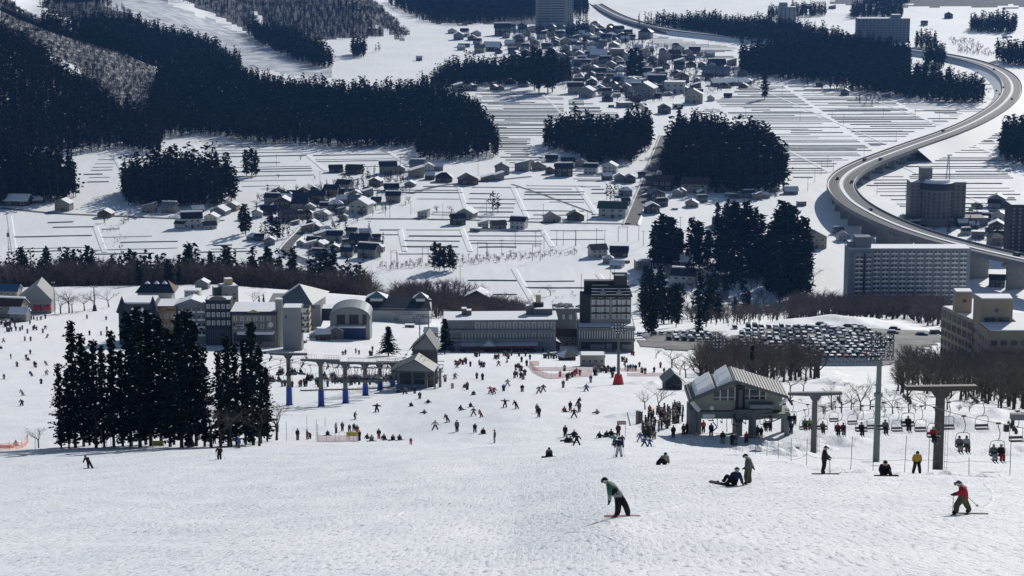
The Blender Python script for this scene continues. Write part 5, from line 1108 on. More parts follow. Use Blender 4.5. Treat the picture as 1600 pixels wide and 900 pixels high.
b = MB(); b.tube((X(1077), -1.2, Zs(622)), (X(1090), -1.0, Zs(638)), .35, n=6, m=0); b.tube((X(1226), -1.2, Zs(619)), (X(1216), -1, Zs(628)), .25, n=6, m=0)
for i in range(14):
    if i == 0: wb_ = b; b = MB()
    x = X(1105+i*7.5); z = Zs(652)-random.uniform(.2, 1.5); b.tube((x, -.4, z), (x+random.uniform(-1, 1.6), -.4, z+random.uniform(-.8, .8)), .09, n=4, m=1)
    b.tube((x, 0, Zs(652)), (x, 0, z), .06, n=4, m=1)
def wheel_ring(b, cx, cy, z, R, m):
    for i in range(20):
        a, c = 2*math.pi*i/20, 2*math.pi*(i+1)/20; b.tube((cx+math.cos(a)*R, cy+math.sin(a)*R, z), (cx+math.cos(c)*R, cy+math.sin(c)*R, z), .12, n=4, m=m)
    for i in range(4): a = i*math.pi/4; b.tube((cx-math.cos(a)*R, cy-math.sin(a)*R, z), (cx+math.cos(a)*R, cy+math.sin(a)*R, z), .07, n=4, m=m)
o_ = obj('machinery', (b, [M['white'], M['dark']]), t); o_['kind'] = 'stuff'; b = wb_
wheel_ring(b, X(1172), 3, Zs(655), 2.9, 1); obj('bullwheel', (b, [M['white'], M['dark']]), t)
STN = p
# left lift station: twin gables with lattice
p = at(655, 612); SL = pt(655, 606, p.y+10); k = mpp(SL.y); t = thing('lift_station', 'low gabled chairlift station at the end of the row of blue footed pylons', 'lift station', SL, -.1)
for x0, x1, zt, y0, y1, z0 in ((-42*k, 22*k, 44*k, 0, 5, 27*k), (-26*k, 14*k, 64*k, 14, 19, 40*k)):
    b = MB(); b.prism([(x0, z0), (x1, z0), ((x0+x1)/2+4*k, zt)], y0, y1, 0); b.box(x0, x1, y0, y1, z0-3*k, z0, 1); b.box(x0+.3, x1-.3, y1-.5, y1, -4, z0, 1); b.box(x0+.2, x0+.8, y0, y1, (-4 if y0 > 5 else z0-3*k), z0, 1); obj('gable_wall', (b, [wallm('hallwall', (0, 0, 0)), M['steel']]), t)
    b = MB()
    for (xa, za), (xb, zb) in (((x0-.4, z0-.1), ((x0+x1)/2+4*k, zt+.2)), (((x0+x1)/2+4*k, zt+.2), (x1+.4, z0-.1))):
        a = [(xa, y0-1, za), (xb, y0-1, zb), (xb, y1+1, zb), (xa, y1+1, za)]; up = [(x, y, z+.3) for x, y, z in a]; b.poly(up, 0); b.poly(a[::-1], 1)
        for i in range(4): b.quad(a[i], a[(i+1) % 4], up[(i+1) % 4], up[i], 1)
    obj('roof', (b, [mat('dark_ribbed_roof', (.10,.11,.12), .6), M['steel']]), t)
b = MB()
for i in range(60):
    x = random.uniform(-36*k, 33*k); y = random.uniform(0, 9); b.tube((x, y, random.uniform(8, 30)*k), (x+random.uniform(-2, 2), y, random.uniform(14, 34)*k), .09, n=4, m=0)
for i in range(6): b.tube((-38*k, i*1.6, (14+3*i)*k), (33*k, i*1.6, (16+3*i)*k), .1, n=4, m=0)
obj('lattice_frame', (b, [M['steel']]), t)
for x in (-34*k, -12*k, 10*k, 32*k): b = MB(); b.box(x-.3, x+.3, 1, 1.8, -1, 30*k, 0); obj('leg', (b, [M['concrete']]), t)
b = MB(); b.box(-36*k, 10*k, -1.2, -1, 0, 7*k, 0); obj('blue_screen', (b, [mat('blue_grey_screen', (.12, .18, .27), .7)]), t)
# railing deck beside right station and jetty-like snow deck over left
# ------------------------------------------------------------------ vegetation close to the resort
def tree(protos, px, py, ptop, label, group=None, D=None, cat='tree', wsc=1.0, i=None):
    p = at(px, py) if D is None else pt(px, py, D); H = (py-ptop)*mpp(p.y)/cp; pr = protos[(int(px) if i is None else i) % len(protos)]
    if not isinstance(pr, dict): pr = dict(name='bare_tree', mesh=pr)
    return inst(pr, label, cat, (p.x, p.y, p.z-.1), random.uniform(0, 6.28), (H/10*wsc, H/10*wsc, H/10), group)
CL = [(96,700,565,'leftmost'),(108,701,575,''),(118,700,500,''),(131,698,518,''),(150,699,528,''),(140,696,545,''),(163,699,538,''),(178,698,514,''),(192,698,545,''),(205,698,486,''),(219,699,478,''),(236,697,482,''),(228,695,500,''),(252,697,492,''),(266,698,512,''),(284,699,488,''),(296,698,482,''),(307,697,500,''),(320,698,536,''),(272,695,520,''),(345,697,545,''),(357,697,522,''),(370,696,535,''),(384,695,528,''),(396,696,501,''),(408,693,540,''),(418,690,572,'rightmost')]
names = ['leftmost cedar', 'second cedar from left', 'tallest cedar at the left end', 'fourth cedar from left', 'fifth cedar from left'] 
for i, (x, y, tp, _) in enumerate(CL):
    tp2 = tp; w_ = 1.0 if 190 < x < 310 else .92
    pos = '%s in the dark clump standing on the piste' % (ORD[i]+' cedar' if i < 16 else ['cedar behind the yellow sign', 'cedar right of the yellow sign', 'tall cedar at the clump centre', 'short cedar in the centre gap', 'cedar left of the gap', 'cedar right of the gap', 'cedar near the right end', 'leaning cedar near the right end', 'tallest cedar at the right end', 'second cedar from the right end', 'rightmost small cedar'][i-16])
    tree(NEARC, x, y, tp2, pos, 'cedars in the clump on the piste', wsc=w_*1.05, i=i)
for i, (x, y, tp) in enumerate([(60,700,652),(330,699,590),(345,700,600),(362,698,610),(150,700,600),(300,699,640),(405,697,610),(432,688,600)]):
    tree(BARE, x, y, tp, 'bare tree %s dark cedar clump' % ['left of the', 'in the middle of the', 'right of centre in the', 'in front of right part of the', 'in left part of the', 'low down in the', 'at right end of the', 'just right of the'][i], 'bare trees in the cedar clump', wsc=1.3)
for x, y, tp, lab, j, wd in ((607,556,510,'round dark fir beside the left lift station',0,1.9),(695,553,498,'dark fir at the left end of the long hotel',0,1.5),(1175,596,540,'dark fir behind the gabled lift station',1,1.1),(505,485,458,'dark fir behind the arched hall',0,1.1),(405,478,462,'small fir behind the lodges',1,1.1),(412,478,460,'small fir right of its twin behind the lodges',1,1.1)):
    tree(FIR, x, y, tp, lab, None, wsc=wd, i=j, cat='fir tree')
# mid distance cedars one can tell apart
MC = [(385,275,234),(393,276,232),(400,276,236),(770,332,299),(778,333,302),(679,422,378),(687,423,380),(694,423,384),(703,422,382),(708,424,390),(536,284,262),(541,284,260),(547,284,260),(567,278,256),(575,285,262),(585,275,258),(602,285,268),(606,288,270),(610,286,266),(948,312,288),(954,314,286),(960,313,288),(966,312,288),(971,312,290),(818,135,82),(835,140,76),(842,145,80),(856,146,80),(863,144,78),(887,120,90),(985,125,78),(992,124,76),(1000,122,80),(1015,104,80),(1020,106,84),(912,78,60),(943,66,48),(745,115,95),(592,80,66),(587,82,70),(535,345,335),(530,356,335),(540,362,338),(520,358,342),(415,372,345),(425,374,335),(434,375,338),(442,373,342),(450,372,345),(408,370,348),(379,365,322),(384,368,318),(390,362,330),(568,410,388),(1362,65,40),(1350,18,5),(1245,82,66),(1262,135,118),(1283,140,120),(1297,141,118),(1195,155,115)]
for i, (x, y, tp) in enumerate(MC):
    lab = 'cedar standing %s' % region(x, y) if y < 450 else 'cedar'
    p = at(x, y); H = (y-tp)*mpp(p.y)/cp; inst(dict(name='cedar_tree', mesh=FARC[i % 5]) if y-tp < 34 else MIDC[i % 4], lab, 'tree', (p.x, p.y, p.z-.2), random.uniform(0, 6), (H/10*1.15, H/10*1.15, H/10), 'single cedars in the valley')
def cluster(pts_poly, n, hpx, lab, group, protos=MIDC, wsc=1.1, mesh=False, Dfix=None):
    c = 0; tries = 0
    while c < n and tries < 4000:
        tries += 1; x = random.uniform(min(p[0] for p in pts_poly), max(p[0] for p in pts_poly)); y = random.uniform(min(p[1] for p in pts_poly), max(p[1] for p in pts_poly))
        if inpoly(x, y, pts_poly):
            h = random.uniform(*hpx); p = at(x, y); H = h*mpp(p.y)/cp; pr = protos[c % len(protos)]
            if not isinstance(pr, dict): pr = dict(name='bare_tree', mesh=pr)
            inst(pr, lab, 'tree', (p.x, p.y, p.z-.2), random.uniform(0, 6.28), (H/10*wsc, H/10*wsc, H/10), group); c += 1
cluster([(1018,415),(1040,400),(1110,405),(1108,425),(1030,428)], 20, (45, 80), 'tall cedar, left half of dark cluster', 'cedars in the dark cluster')
cluster([(1110,405),(1200,400),(1205,440),(1120,440)], 16, (55, 95), 'tall cedar, middle of dark cluster', 'cedars in the dark cluster middle')
cluster([(1200,430),(1262,425),(1262,475),(1210,480)], 20, (60, 100), 'tall cedar, right end of dark cluster', 'cedars in the dark cluster right')
cluster([(1118,355),(1180,352),(1186,375),(1120,375)], 14, (30, 48), 'cedar in small stand above dark cluster', 'cedars above the dark cluster')
cluster([(1208,395),(1240,395),(1240,420),(1208,420)], 7, (70, 95), 'slim tall cedar left of the first viaduct pier', 'cedars beside the viaduct')
cluster([(1110,400),(1255,400),(1260,470),(1130,470)], 22, (45, 85), 'cedar scattered through dark cluster, right part', 'cedars in the dark cluster right')
cluster([(1060,420),(1120,430),(1200,450),(1190,500),(1110,515),(1060,480)], 14, (28, 52), 'smaller cedar among houses below dark cluster', 'cedars below the dark cluster')
bare_stuff('bare_woodland', 'leafless brush and trees around the houses below the cedar cluster', [[(1000,425),(1265,420),(1275,500),(1120,512),(1000,505)]], 8, 9)
cluster([(990,530),(1000,475),(1105,470),(1115,530)], 22, (40, 75), 'dark cedar above the small left car park', 'cedars above the car park', wsc=.95)
# conifer and bare tree belt on the plateau edge
cluster([(-20,440),(160,436),(530,440),(530,446),(-20,448)], 52, (30, 58), 'dark conifer in belt behind left hotels', 'conifers in the tree belt', protos=MIDC, wsc=1.05)
P_ = scatter([(-40,430),(200,428),(540,436),(600,500),(-40,500)], 9, 1000, 1085); stuff_inst('conifer_belt', 'dark conifers mixed into the tree belt behind the left hotels', 'trees', FARC, P_[:, :3], rng.uniform(1.2, 2.3, len(P_)), rng.uniform(0, 6.28, len(P_)), rng.integers(0, 5, len(P_)))
bare_stuff('bare_woodland', 'brown leafless tree belt behind the left hotels', [[(-40,430),(200,430),(560,434),(600,500),(-40,500)]], 15, 4.4, rngD=(962,1085))
bare_stuff('bare_woodland', 'brown leafless wood behind the long hotel', [[(605,478),(640,455),(700,450),(760,466),(830,500),(820,510),(700,500),(620,500)]], 10, 4.2)
bare_stuff('bare_woodland', 'brown leafless wood below the apartment block', [[(1225,502),(1290,498),(1420,500),(1475,520),(1485,500),(1470,488),(1240,488)]], 13, 6.0)
bare_stuff('bare_woodland', 'brown leafless wood below the tan hotel', [[(1385,618),(1440,596),(1620,598),(1640,640),(1560,640),(1480,622)],[(1400,600),(1420,572),(1640,575),(1640,600)]], 9, 5.2, BAREF)
bare_stuff('bare_woodland', 'brown leafless wood between small car park and lift station', [[(1085,600),(1100,565),(1160,568),(1260,580),(1290,590),(1240,600),(1120,606)]], 11, 6.2)
bare_stuff('brush', 'grey brush along the railway embankment', [[(590,414),(700,405),(900,392),(905,398),(760,412),(600,424)]], 3.5, 3.5)
bare_stuff('brush', 'low leafless bushes along the stream at upper right', [[(1350,170),(1330,155),(1500,120),(1560,100)],[(1220,232),(1235,225),(1235,250),(1200,245)],[(1480,60),(1520,62),(1560,90),(1500,85)]], 5, 7)
BT = [(95,490,445),(108,489,440),(113,489,448),(148,484,440),(40,486,440),(62,488,452),(132,486,446),(170,480,440),(396,480,448),(860,462,436),(655,470,425),(560,458,430),(530,456,425),(640,480,430),(740,495,445),(766,490,440),(1008,640,595),(1028,645,590),(1050,575,530),(1072,590,545),(1062,590,550),(1025,560,535),(163,348,330),(193,350,335),(200,346,330),(470,250,238),(435,278,268),(492,280,272),(683,332,317),(705,332,318),(1270,445,405),(1545,372,350),(1590,340,320),(1100,560,520),(1140,575,535),(1212,610,560),(1235,615,570),(1255,612,575),(1300,640,590),(1315,645,600),(1330,640,595),(1345,645,585),(1360,640,590),(1395,650,600),(1420,645,605),(1445,640,600),(1500,625,560),(1530,620,565),(1560,640,590),(1585,640,580),(1480,640,590),(1340,655,630),(1290,650,625)]
for i, (x, y, tp) in enumerate(BT):
    where = 'at left behind the piste' if x < 180 and y > 400 else ('in the valley '+region(x, y).replace('in ', '') if y < 400 else ('behind the hotels' if y < 500 else ('near the gabled lift station' if x < 1270 else 'behind the right chairlift')))
    tree(BARE if y > 430 else BAREF, x, y, tp, 'bare brown tree %s' % where, 'single bare trees '+where, wsc=1.35, i=i)
for i in range(90):
    x, y = random.choice([(random.uniform(1280, 1560), random.uniform(632, 648)), (random.uniform(1250, 1420), random.uniform(600, 640)), (random.uniform(150, 200), random.uniform(350, 385)), (random.uniform(800, 900), random.uniform(455, 478))])
    p = at(x, y); inst(dict(name='leafless_bush', mesh=SHRUB[i % 2]), 'low leafless bush '+('beyond right chairlift' if x > 1000 else ('in the field below the left barns' if x < 300 else 'in the garden behind the long hotel')), 'bush', (p.x, p.y, p.z), random.uniform(0, 6), random.uniform(.5, 1.3)*(1 if x > 1000 else .9), 'leafless bushes')
# ------------------------------------------------------------------ people
PM = {k: mat(k, c, .8) for k, c in dict(jacket=(.02, .02, .022), pants=(.02, .02, .022), boots=(.018, .018, .02), skin=(.45, .28, .2), cap=(.03, .03, .035), stripe=(.02, .02, .02), hem=(.3, .3, .3)).items()}
PC = {k: mat('fabric_'+k, c, .8, noise=.35, nscale=7, bump=.03, bscale=9) for k, c in dict(black=(.014, .014, .017), navy=(.02, .03, .09), blue=(.03, .10, .36), grey=(.13, .135, .14), pale=(.38, .38, .38), white=(.62, .62, .6), red=(.42, .02, .035), maroon=(.14, .02, .035), pink=(.62, .12, .2), green=(.05, .17, .12), teal=(.03, .28, .27), lime=(.22, .32, .05), yellow=(.50, .30, .03), brown=(.10, .065, .045), beige=(.33, .28, .22), olive=(.10, .105, .06), orange=(.6, .12, .03)).items()}
GEARM = [mat('ski_base', (.05, .05, .055), .4), mat('board_pink', (.26, .09, .10), .5), mat('board_dark', (.03, .035, .045), .5)]
def skin_mesh(J, E, name, sub=1, fingers=False, zones=None):
    """one continuous body surface grown over a jointed skeleton"""
    me = bpy.data.meshes.new(name); V_ = []; R_ = []; idx = {}
    for k, (p, r) in J.items(): idx[k] = len(V_); V_.append(p); R_.append(r)
    ed = [(idx[a], idx[b]) for a, b, *_ in E]; lab = [z for *_, z in E]
    if fingers:
        for s in 'LR':
            h = Vector(J['hand'+s][0]); w_ = Vector(J['wr'+s][0]); d = (h-w_).normalized(); sd_ = d.orthogonal().normalized(); up_ = d.cross(sd_)
            for f in range(4):
                o = sd_*(f-1.5)*.024; L1 = (.05, .058, .055, .042)[f]; a = h+d*.03+o; c = a+d*L1+up_*.008; e = c+d*L1*.7+up_*.03
                i = len(V_); V_ += [tuple(a), tuple(c), tuple(e)]; R_ += [.012, .0105, .009]; ed += [(idx['hand'+s], i), (i, i+1), (i+1, i+2)]; lab += ['boots']*3
            a = h+sd_*.035-d*.01; c = a+sd_*.03+d*.03; i = len(V_); V_ += [tuple(a), tuple(c)]; R_ += [.013, .011]; ed += [(idx['hand'+s], i), (i, i+1)]; lab += ['boots']*2
    me.from_pydata([tuple(v) for v in V_], ed, []); me.update()
    o = bpy.data.objects.new(name, me); COL.objects.link(o)
    md = o.modifiers.new('skin', 'SKIN'); md.use_smooth_shade = True
    for i, r in enumerate(R_):
        sv = me.skin_vertices[0].data[i]; rr = r if isinstance(r, tuple) else (r, r); sv.radius = rr
        sv.use_root = (i == idx['pel'])
    if sub:
        m2 = o.modifiers.new('sub', 'SUBSURF'); m2.levels = sub; m2.render_levels = sub
    dg = bpy.context.evaluated_depsgraph_get(); dg.update(); out = bpy.data.meshes.new_from_object(o.evaluated_get(dg)); bpy.data.objects.remove(o)
    out.name = name; zl = ['jacket', 'pants', 'boots', 'skin', 'cap', 'stripe', 'hem']
    out.materials.clear()
    for z in zl: out.materials.append(PM[z])
    A = np.array([V_[a] for a, b in ed]); B = np.array([V_[b] for a, b in ed]); mi = []
    for p in out.polygons:
        c = np.array(p.center); ab = B-A; t_ = np.clip(((c-A)*ab).sum(1)/np.maximum((ab**2).sum(1), 1e-9), 0, 1); d_ = np.linalg.norm(A+ab*t_[:, None]-c, axis=1); k = int(d_.argmin()); z = lab[k]
        if zones: z = zones(p.center, z)
        mi.append(zl.index(z))
    out.polygons.foreach_set('material_index', mi); return out
EDG = [('pel', 'belly', 'jacket'), ('belly', 'chest', 'jacket'), ('chest', 'neck', 'jacket'), ('neck', 'head', 'skin'), ('head', 'top', 'cap')]
for s in 'LR': EDG += [('chest', 'sh'+s, 'jacket'), ('sh'+s, 'el'+s, 'jacket'), ('el'+s, 'wr'+s, 'jacket'), ('wr'+s, 'hand'+s, 'boots'), ('pel', 'hip'+s, 'pants'), ('hip'+s, 'kn'+s, 'pants'), ('kn'+s, 'an'+s, 'pants'), ('an'+s, 'toe'+s, 'boots')]
RAD = dict(pel=(.22, .18), belly=(.225, .19), chest=(.235, .19), neck=.095, head=.115, top=.09, sh=.13, el=.098, wr=.078, hand=.062, hip=.155, kn=.13, an=.118, toe=.08)
def joints(pel, belly, chest, neck, head, top, shL, elL, wrL, handL, shR, elR, wrR, handR, hipL, knL, anL, toeL, hipR, knR, anR, toeR):
    n = 'pel belly chest neck head top shL elL wrL handL shR elR wrR handR hipL knL anL toeL hipR knR anR toeR'.split(); v = (pel, belly, chest, neck, head, top, shL, elL, wrL, handL, shR, elR, wrR, handR, hipL, knL, anL, toeL, hipR, knR, anR, toeR)
    return {k: (p, RAD[k.rstrip('LR')] if k.rstrip('LR') in RAD else RAD[k]) for k, p in zip(n, v)}
def mk(pel, lean=(0, 0), arms=((.27, .03, 1.1), (.25, -.1, .9)), arms2=None, kn=(.13, -.05, .5), an=(.14, .02, .1), kn2=None, an2=None, headf=0, tors=.38):
    """generic pose facing -y; lean = shoulder offset (x,y) over the pelvis"""
    px_, py_, pz_ = pel; lx, ly = lean; h = math.sqrt(max(.02, tors**2-lx*lx-ly*ly)); cx_, cy_, cz_ = px_+lx, py_+ly, pz_+h
    f = (lx/tors, ly/tors, h/tors); nk = (cx_+f[0]*.16, cy_+f[1]*.16, cz_+f[2]*.16); hd = (nk[0]+f[0]*.1, nk[1]+f[1]*.1-.03, nk[2]+.12*f[2]+.02); tp = (hd[0]+f[0]*.04, hd[1]-headf*.05, hd[2]+.11)
    sh = lambda s: (cx_+s*.21, cy_, cz_+.06); e1, w1 = arms; e2, w2 = arms2 or ((-arms[0][0],)+arms[0][1:], (-arms[1][0],)+arms[1][1:])
    hn = lambda e, w_: tuple(w_[i]+(w_[i]-e[i])*.32 for i in range(3)); k2 = kn2 or (-kn[0], kn[1], kn[2]); a2 = an2 or (-an[0], an[1], an[2])
    return joints(pel, tuple((pel[i]+(cx_, cy_, cz_)[i])/2 for i in range(3)), (cx_, cy_, cz_), nk, hd, tp, sh(1), e1, w1, hn(e1, w1), sh(-1), e2, w2, hn(e2, w2),
        (px_+.1, py_, pz_-.05), kn, an, (an[0], an[1]-.18, an[2]-.05), (px_-.1, py_, pz_-.05), k2, a2, (a2[0], a2[1]-.18, a2[2]-.05))
POSE = dict(
 stand=mk((0, 0, .95)), walk=mk((0, 0, .93), kn=(.12, -.2, .52), an=(.13, -.12, .1), kn2=(-.12, .05, .5), an2=(-.12, .28, .12), lean=(0, -.08)),
 ski=mk((0, .08, .85), lean=(0, -.14), arms=((.34, -.12, 1.08), (.32, -.38, .98)), kn=(.14, -.18, .48), an=(.14, -.02, .1)),
 wide=mk((0, .05, .82), lean=(0, -.08), arms=((.42, -.05, 1.1), (.5, -.3, .98)), kn=(.26, -.1, .46), an=(.42, .02, .1)),
 ride=mk((.08, 0, .80), lean=(-.14, -.06), arms=((.36, .1, 1.05), (.5, .1, .86)), arms2=((-.42, -.12, 1.0), (-.62, -.2, .9)), kn=(.26, -.14, .45), an=(.26, .0, .1), kn2=(-.24, -.14, .45), an2=(-.26, 0, .1)),
 rideout=mk((.05, 0, .84), lean=(-.05, -.04), arms=((.5, .05, 1.25), (.75, .05, 1.25)), arms2=((-.45, 0, 1.22), (-.72, 0, 1.2)), kn=(.25, -.12, .46), an=(.26, .0, .1), kn2=(-.23, -.12, .46), an2=(-.26, 0, .1)),
 leanback=mk((-.15, 0, .78), lean=(-.2, 0), arms=((-.22, .2, 1.02), (-.15, .3, .82)), arms2=((-.62, -.1, .98), (-.72, -.15, .75)), kn=(.12, -.1, .42), an=(.26, .0, .1), kn2=(-.2, -.1, .42), an2=(-.2, 0, .1)),
 sit=mk((0, .15, .17), lean=(0, -.06), arms=((.3, .2, .36), (.36, .3, .14)), kn=(.16, -.25, .36), an=(.24, -.6, .2)),
 sitfwd=mk((0, .15, .17), lean=(0, -.16), arms=((.26, -.1, .4), (.22, -.38, .32)), kn=(.18, -.22, .38), an=(.25, -.58, .2)),
 bend=mk((0, .15, .82), lean=(0, -.33), arms=((.2, -.3, .8), (.16, -.38, .5)), kn=(.15, .02, .45), an=(.16, 0, .1)),
 chair=mk((0, 0, .05), lean=(0, .04), arms=((.25, -.02, .2), (.2, -.25, .12)), kn=(.12, -.46, .05), an=(.12, -.48, -.38)),
)
def ski_gear(kids, an, an2, poles=True, hands=None):
    for a in (an, an2):
        b = MB(); b.box(a[0]-.045, a[0]+.045, -.95, .7, .0, .035, 0); b.quad((a[0]-.045, -.95, .02), (a[0]+.045, -.95, .02), (a[0]+.03, -1.1, .12), (a[0]-.03, -1.1, .12), 0); kids.append(dict(name='ski', mesh=b.mesh('ski', [GEARM[0]])))
    if poles and hands:
        for h in hands: b = MB(); b.tube(h, (h[0]*1.15, h[1]+.25, .0), .012, n=4, m=0); b.tube((h[0]*1.14, h[1]+.24, .08), (h[0]*1.14, h[1]+.24, .09), .05, n=6, m=0); kids.append(dict(name='ski_pole', mesh=b.mesh('ski_pole', [GEARM[0]])))
def board_mesh(y, z, m, L=1.5, tilt=0):
    b = MB(); o = [(-L/2, y-.05), (-L/2+.1, y-.125), (0, y-.115), (L/2-.1, y-.125), (L/2, y-.05), (L/2, y+.05), (L/2-.1, y+.125), (0, y+.115), (-L/2+.1, y+.125), (-L/2, y+.05)]
    b.extr(o, z, z+.03, 0)
    for x in (-.26, .26): b.box(x-.06, x+.06, y-.12, y+.12, z+.03, z+.09, 0)
    X_ = Matrix.Translation((0, y, z)) @ Matrix.Rotation(tilt, 4, 'X') @ Matrix.Translation((0, -y, -z)); b.v = [tuple(X_ @ Vector(v)) for v in b.v]
    return b.mesh('snowboard', [m])
PP = {}
def person_proto(pose, gear, small):
    key = (pose, gear, small)
    if key in PP: return PP[key]
    J = POSE[pose]; me = skin_mesh(J, EDG, 'body', 0 if small else 1); kids = [dict(name='body', mesh=me)]
    hd = Vector(J['head'][0]); b = MB(); n = 8
    for i in range(n):
        for j in range(3):
            a0, a1 = 2*math.pi*i/n, 2*math.pi*(i+1)/n; t0, t1 = j*math.pi/6, (j+1)*math.pi/6; P = lambda a, t_: hd+Vector((math.cos(a)*math.cos(t_)*.125, math.sin(a)*math.cos(t_)*.14, .02+math.sin(t_)*.15)); b.quad(P(a0, t0), P(a1, t0), P(a1, t1), P(a0, t1), 0)
    b.box(hd.x-.085, hd.x+.085, hd.y-.15, hd.y-.09, hd.z-.01, hd.z+.06, 1)
    kids.append(dict(name='hat', mesh=b.mesh('hat', [PM['cap'], M['glass']])))
    if gear == 'ski': ski_gear(kids, J['anR'][0], J['anL'][0], pose in ('ski', 'wide', 'stand'), (J['handL'][0], J['handR'][0]))
    if gear == 'board':
        if pose in ('sit', 'sitfwd'): kids.append(dict(name='snowboard', mesh=board_mesh(-.68, .13, GEARM[2], 1.5, 1.2)))
        else: kids.append(dict(name='snowboard', mesh=board_mesh(0, .0, GEARM[2])))
    if gear == 'chairski':
        for x in (-.12, .12): b = MB(); b.box(x-.045, x+.045, -1.15, .35, -.5, -.47, 0); kids.append(dict(name='ski', mesh=b.mesh('ski', [GEARM[0]])))
    if small:      # a few pixels tall: one mesh
        b = MB(); ms = []
        for k in kids:
            i = len(b.v); b.v += [tuple(v.co) for v in k['mesh'].vertices]; mm = list(k['mesh'].materials)
            for m_ in mm:
                if m_ not in ms: ms.append(m_)
            for p in k['mesh'].polygons: b.f.append(tuple(i+q for q in p.vertices)); b.m.append(ms.index(mm[p.material_index]))
        PP[key] = dict(name='person', mesh=b.mesh('person', ms))
    else: PP[key] = dict(name='person', kids=kids)
    return PP[key]
DESC = dict(stand='standing', walk='walking', ski='skier', wide='snowploughing skier', ride='snowboarder', rideout='snowboarder with arms out', leanback='leaning snowboarder', sit='seated snowboarder', sitfwd='seated snowboarder', bend='bending person', chair='chairlift rider')
PLACES = [((0,488,100,512),'in left lift queue area'),((0,512,100,545),'on upper left slope'),((0,545,100,640),'left of dark cedar clump'),((100,480,200,545),'above the cedar clump, left'),((0,640,440,760),'by the dark cedar clump'),((440,655,640,700),'near the pink net'),((400,520,600,570),'beyond the blue footed pylons'),
 ((600,585,660,640),'beside the last blue pylons'),((640,640,830,700),'on centre piste, lower part'),((570,625,760,665),'on centre piste, left'),((650,590,740,640),'on centre piste below left station'),((700,560,770,600),'in front of long hotel, left'),((690,535,870,560),'at the long hotel terrace'),((770,560,840,600),'left of the orange net'),((740,600,860,625),'at mid piste below long hotel'),((760,625,870,660),'at centre of the piste'),
 ((840,545,905,565),'beside the small pavilion'),((825,565,950,596),'inside the orange net area'),((900,565,1040,600),'near the red footed mast'),((860,600,940,625),'left of the red footed mast'),((870,625,945,700),'in middle of piste'),((930,670,1025,720),'near the red banner sign'),((1000,600,1075,700),'in right lift queue'),((940,535,1060,565),'before the tower hotel')]
def place(px, py):
    for (a, b_, c, d_), n in PLACES:
        if a <= px < c and b_ <= py < d_: return n
    return 'on the right side of piste' if px > 850 else 'on the open piste'
DARKS = ['black']*9+['navy', 'navy', 'grey', 'grey', 'brown', 'olive', 'maroon', 'pale', 'white', 'beige', 'red', 'blue', 'teal', 'pink']
def person(px, py, pose='stand', jk=None, pn=None, gear='auto', rz=None, small=None, label=None, group=None, sc_=None, p=None, cap=None, hpx=None):
    p = at(px, py) if p is None else p; jk = jk or random.choice(DARKS); pn = pn or random.choice(['black', 'black', 'black', 'grey', 'navy', 'pale', 'beige', 'brown'])
    if gear == 'auto': gear = 'board' if pose in ('ride', 'rideout', 'leanback', 'sit', 'sitfwd') else ('ski' if pose in ('ski', 'wide') else None)
    small = (p.y > 400) if small is None else small
    rz = rz if rz is not None else (random.choice((0, math.pi, random.uniform(0, 6.28))) if pose not in ('ride', 'leanback', 'sit', 'sitfwd', 'rideout') else random.choice((0, 0, math.pi, .5, 2.7))+random.uniform(-.3, .3))
    s = sc_ or random.uniform(.93, 1.08)
    mats = {'jacket': PC[jk], 'pants': PC[pn], 'cap': PC[cap or random.choice(['black', 'black', 'grey', 'white', 'navy'])], 'boots': PC['black']}
    lab = label or '%s in %s jacket, %s trousers, %s' % (DESC[pose], jk, pn, place(px, py))
    return inst(person_proto(pose, gear, small), lab, 'person', (p.x, p.y, p.z-.02), rz, s, group or 'people '+place(px, py), mats, 'person')
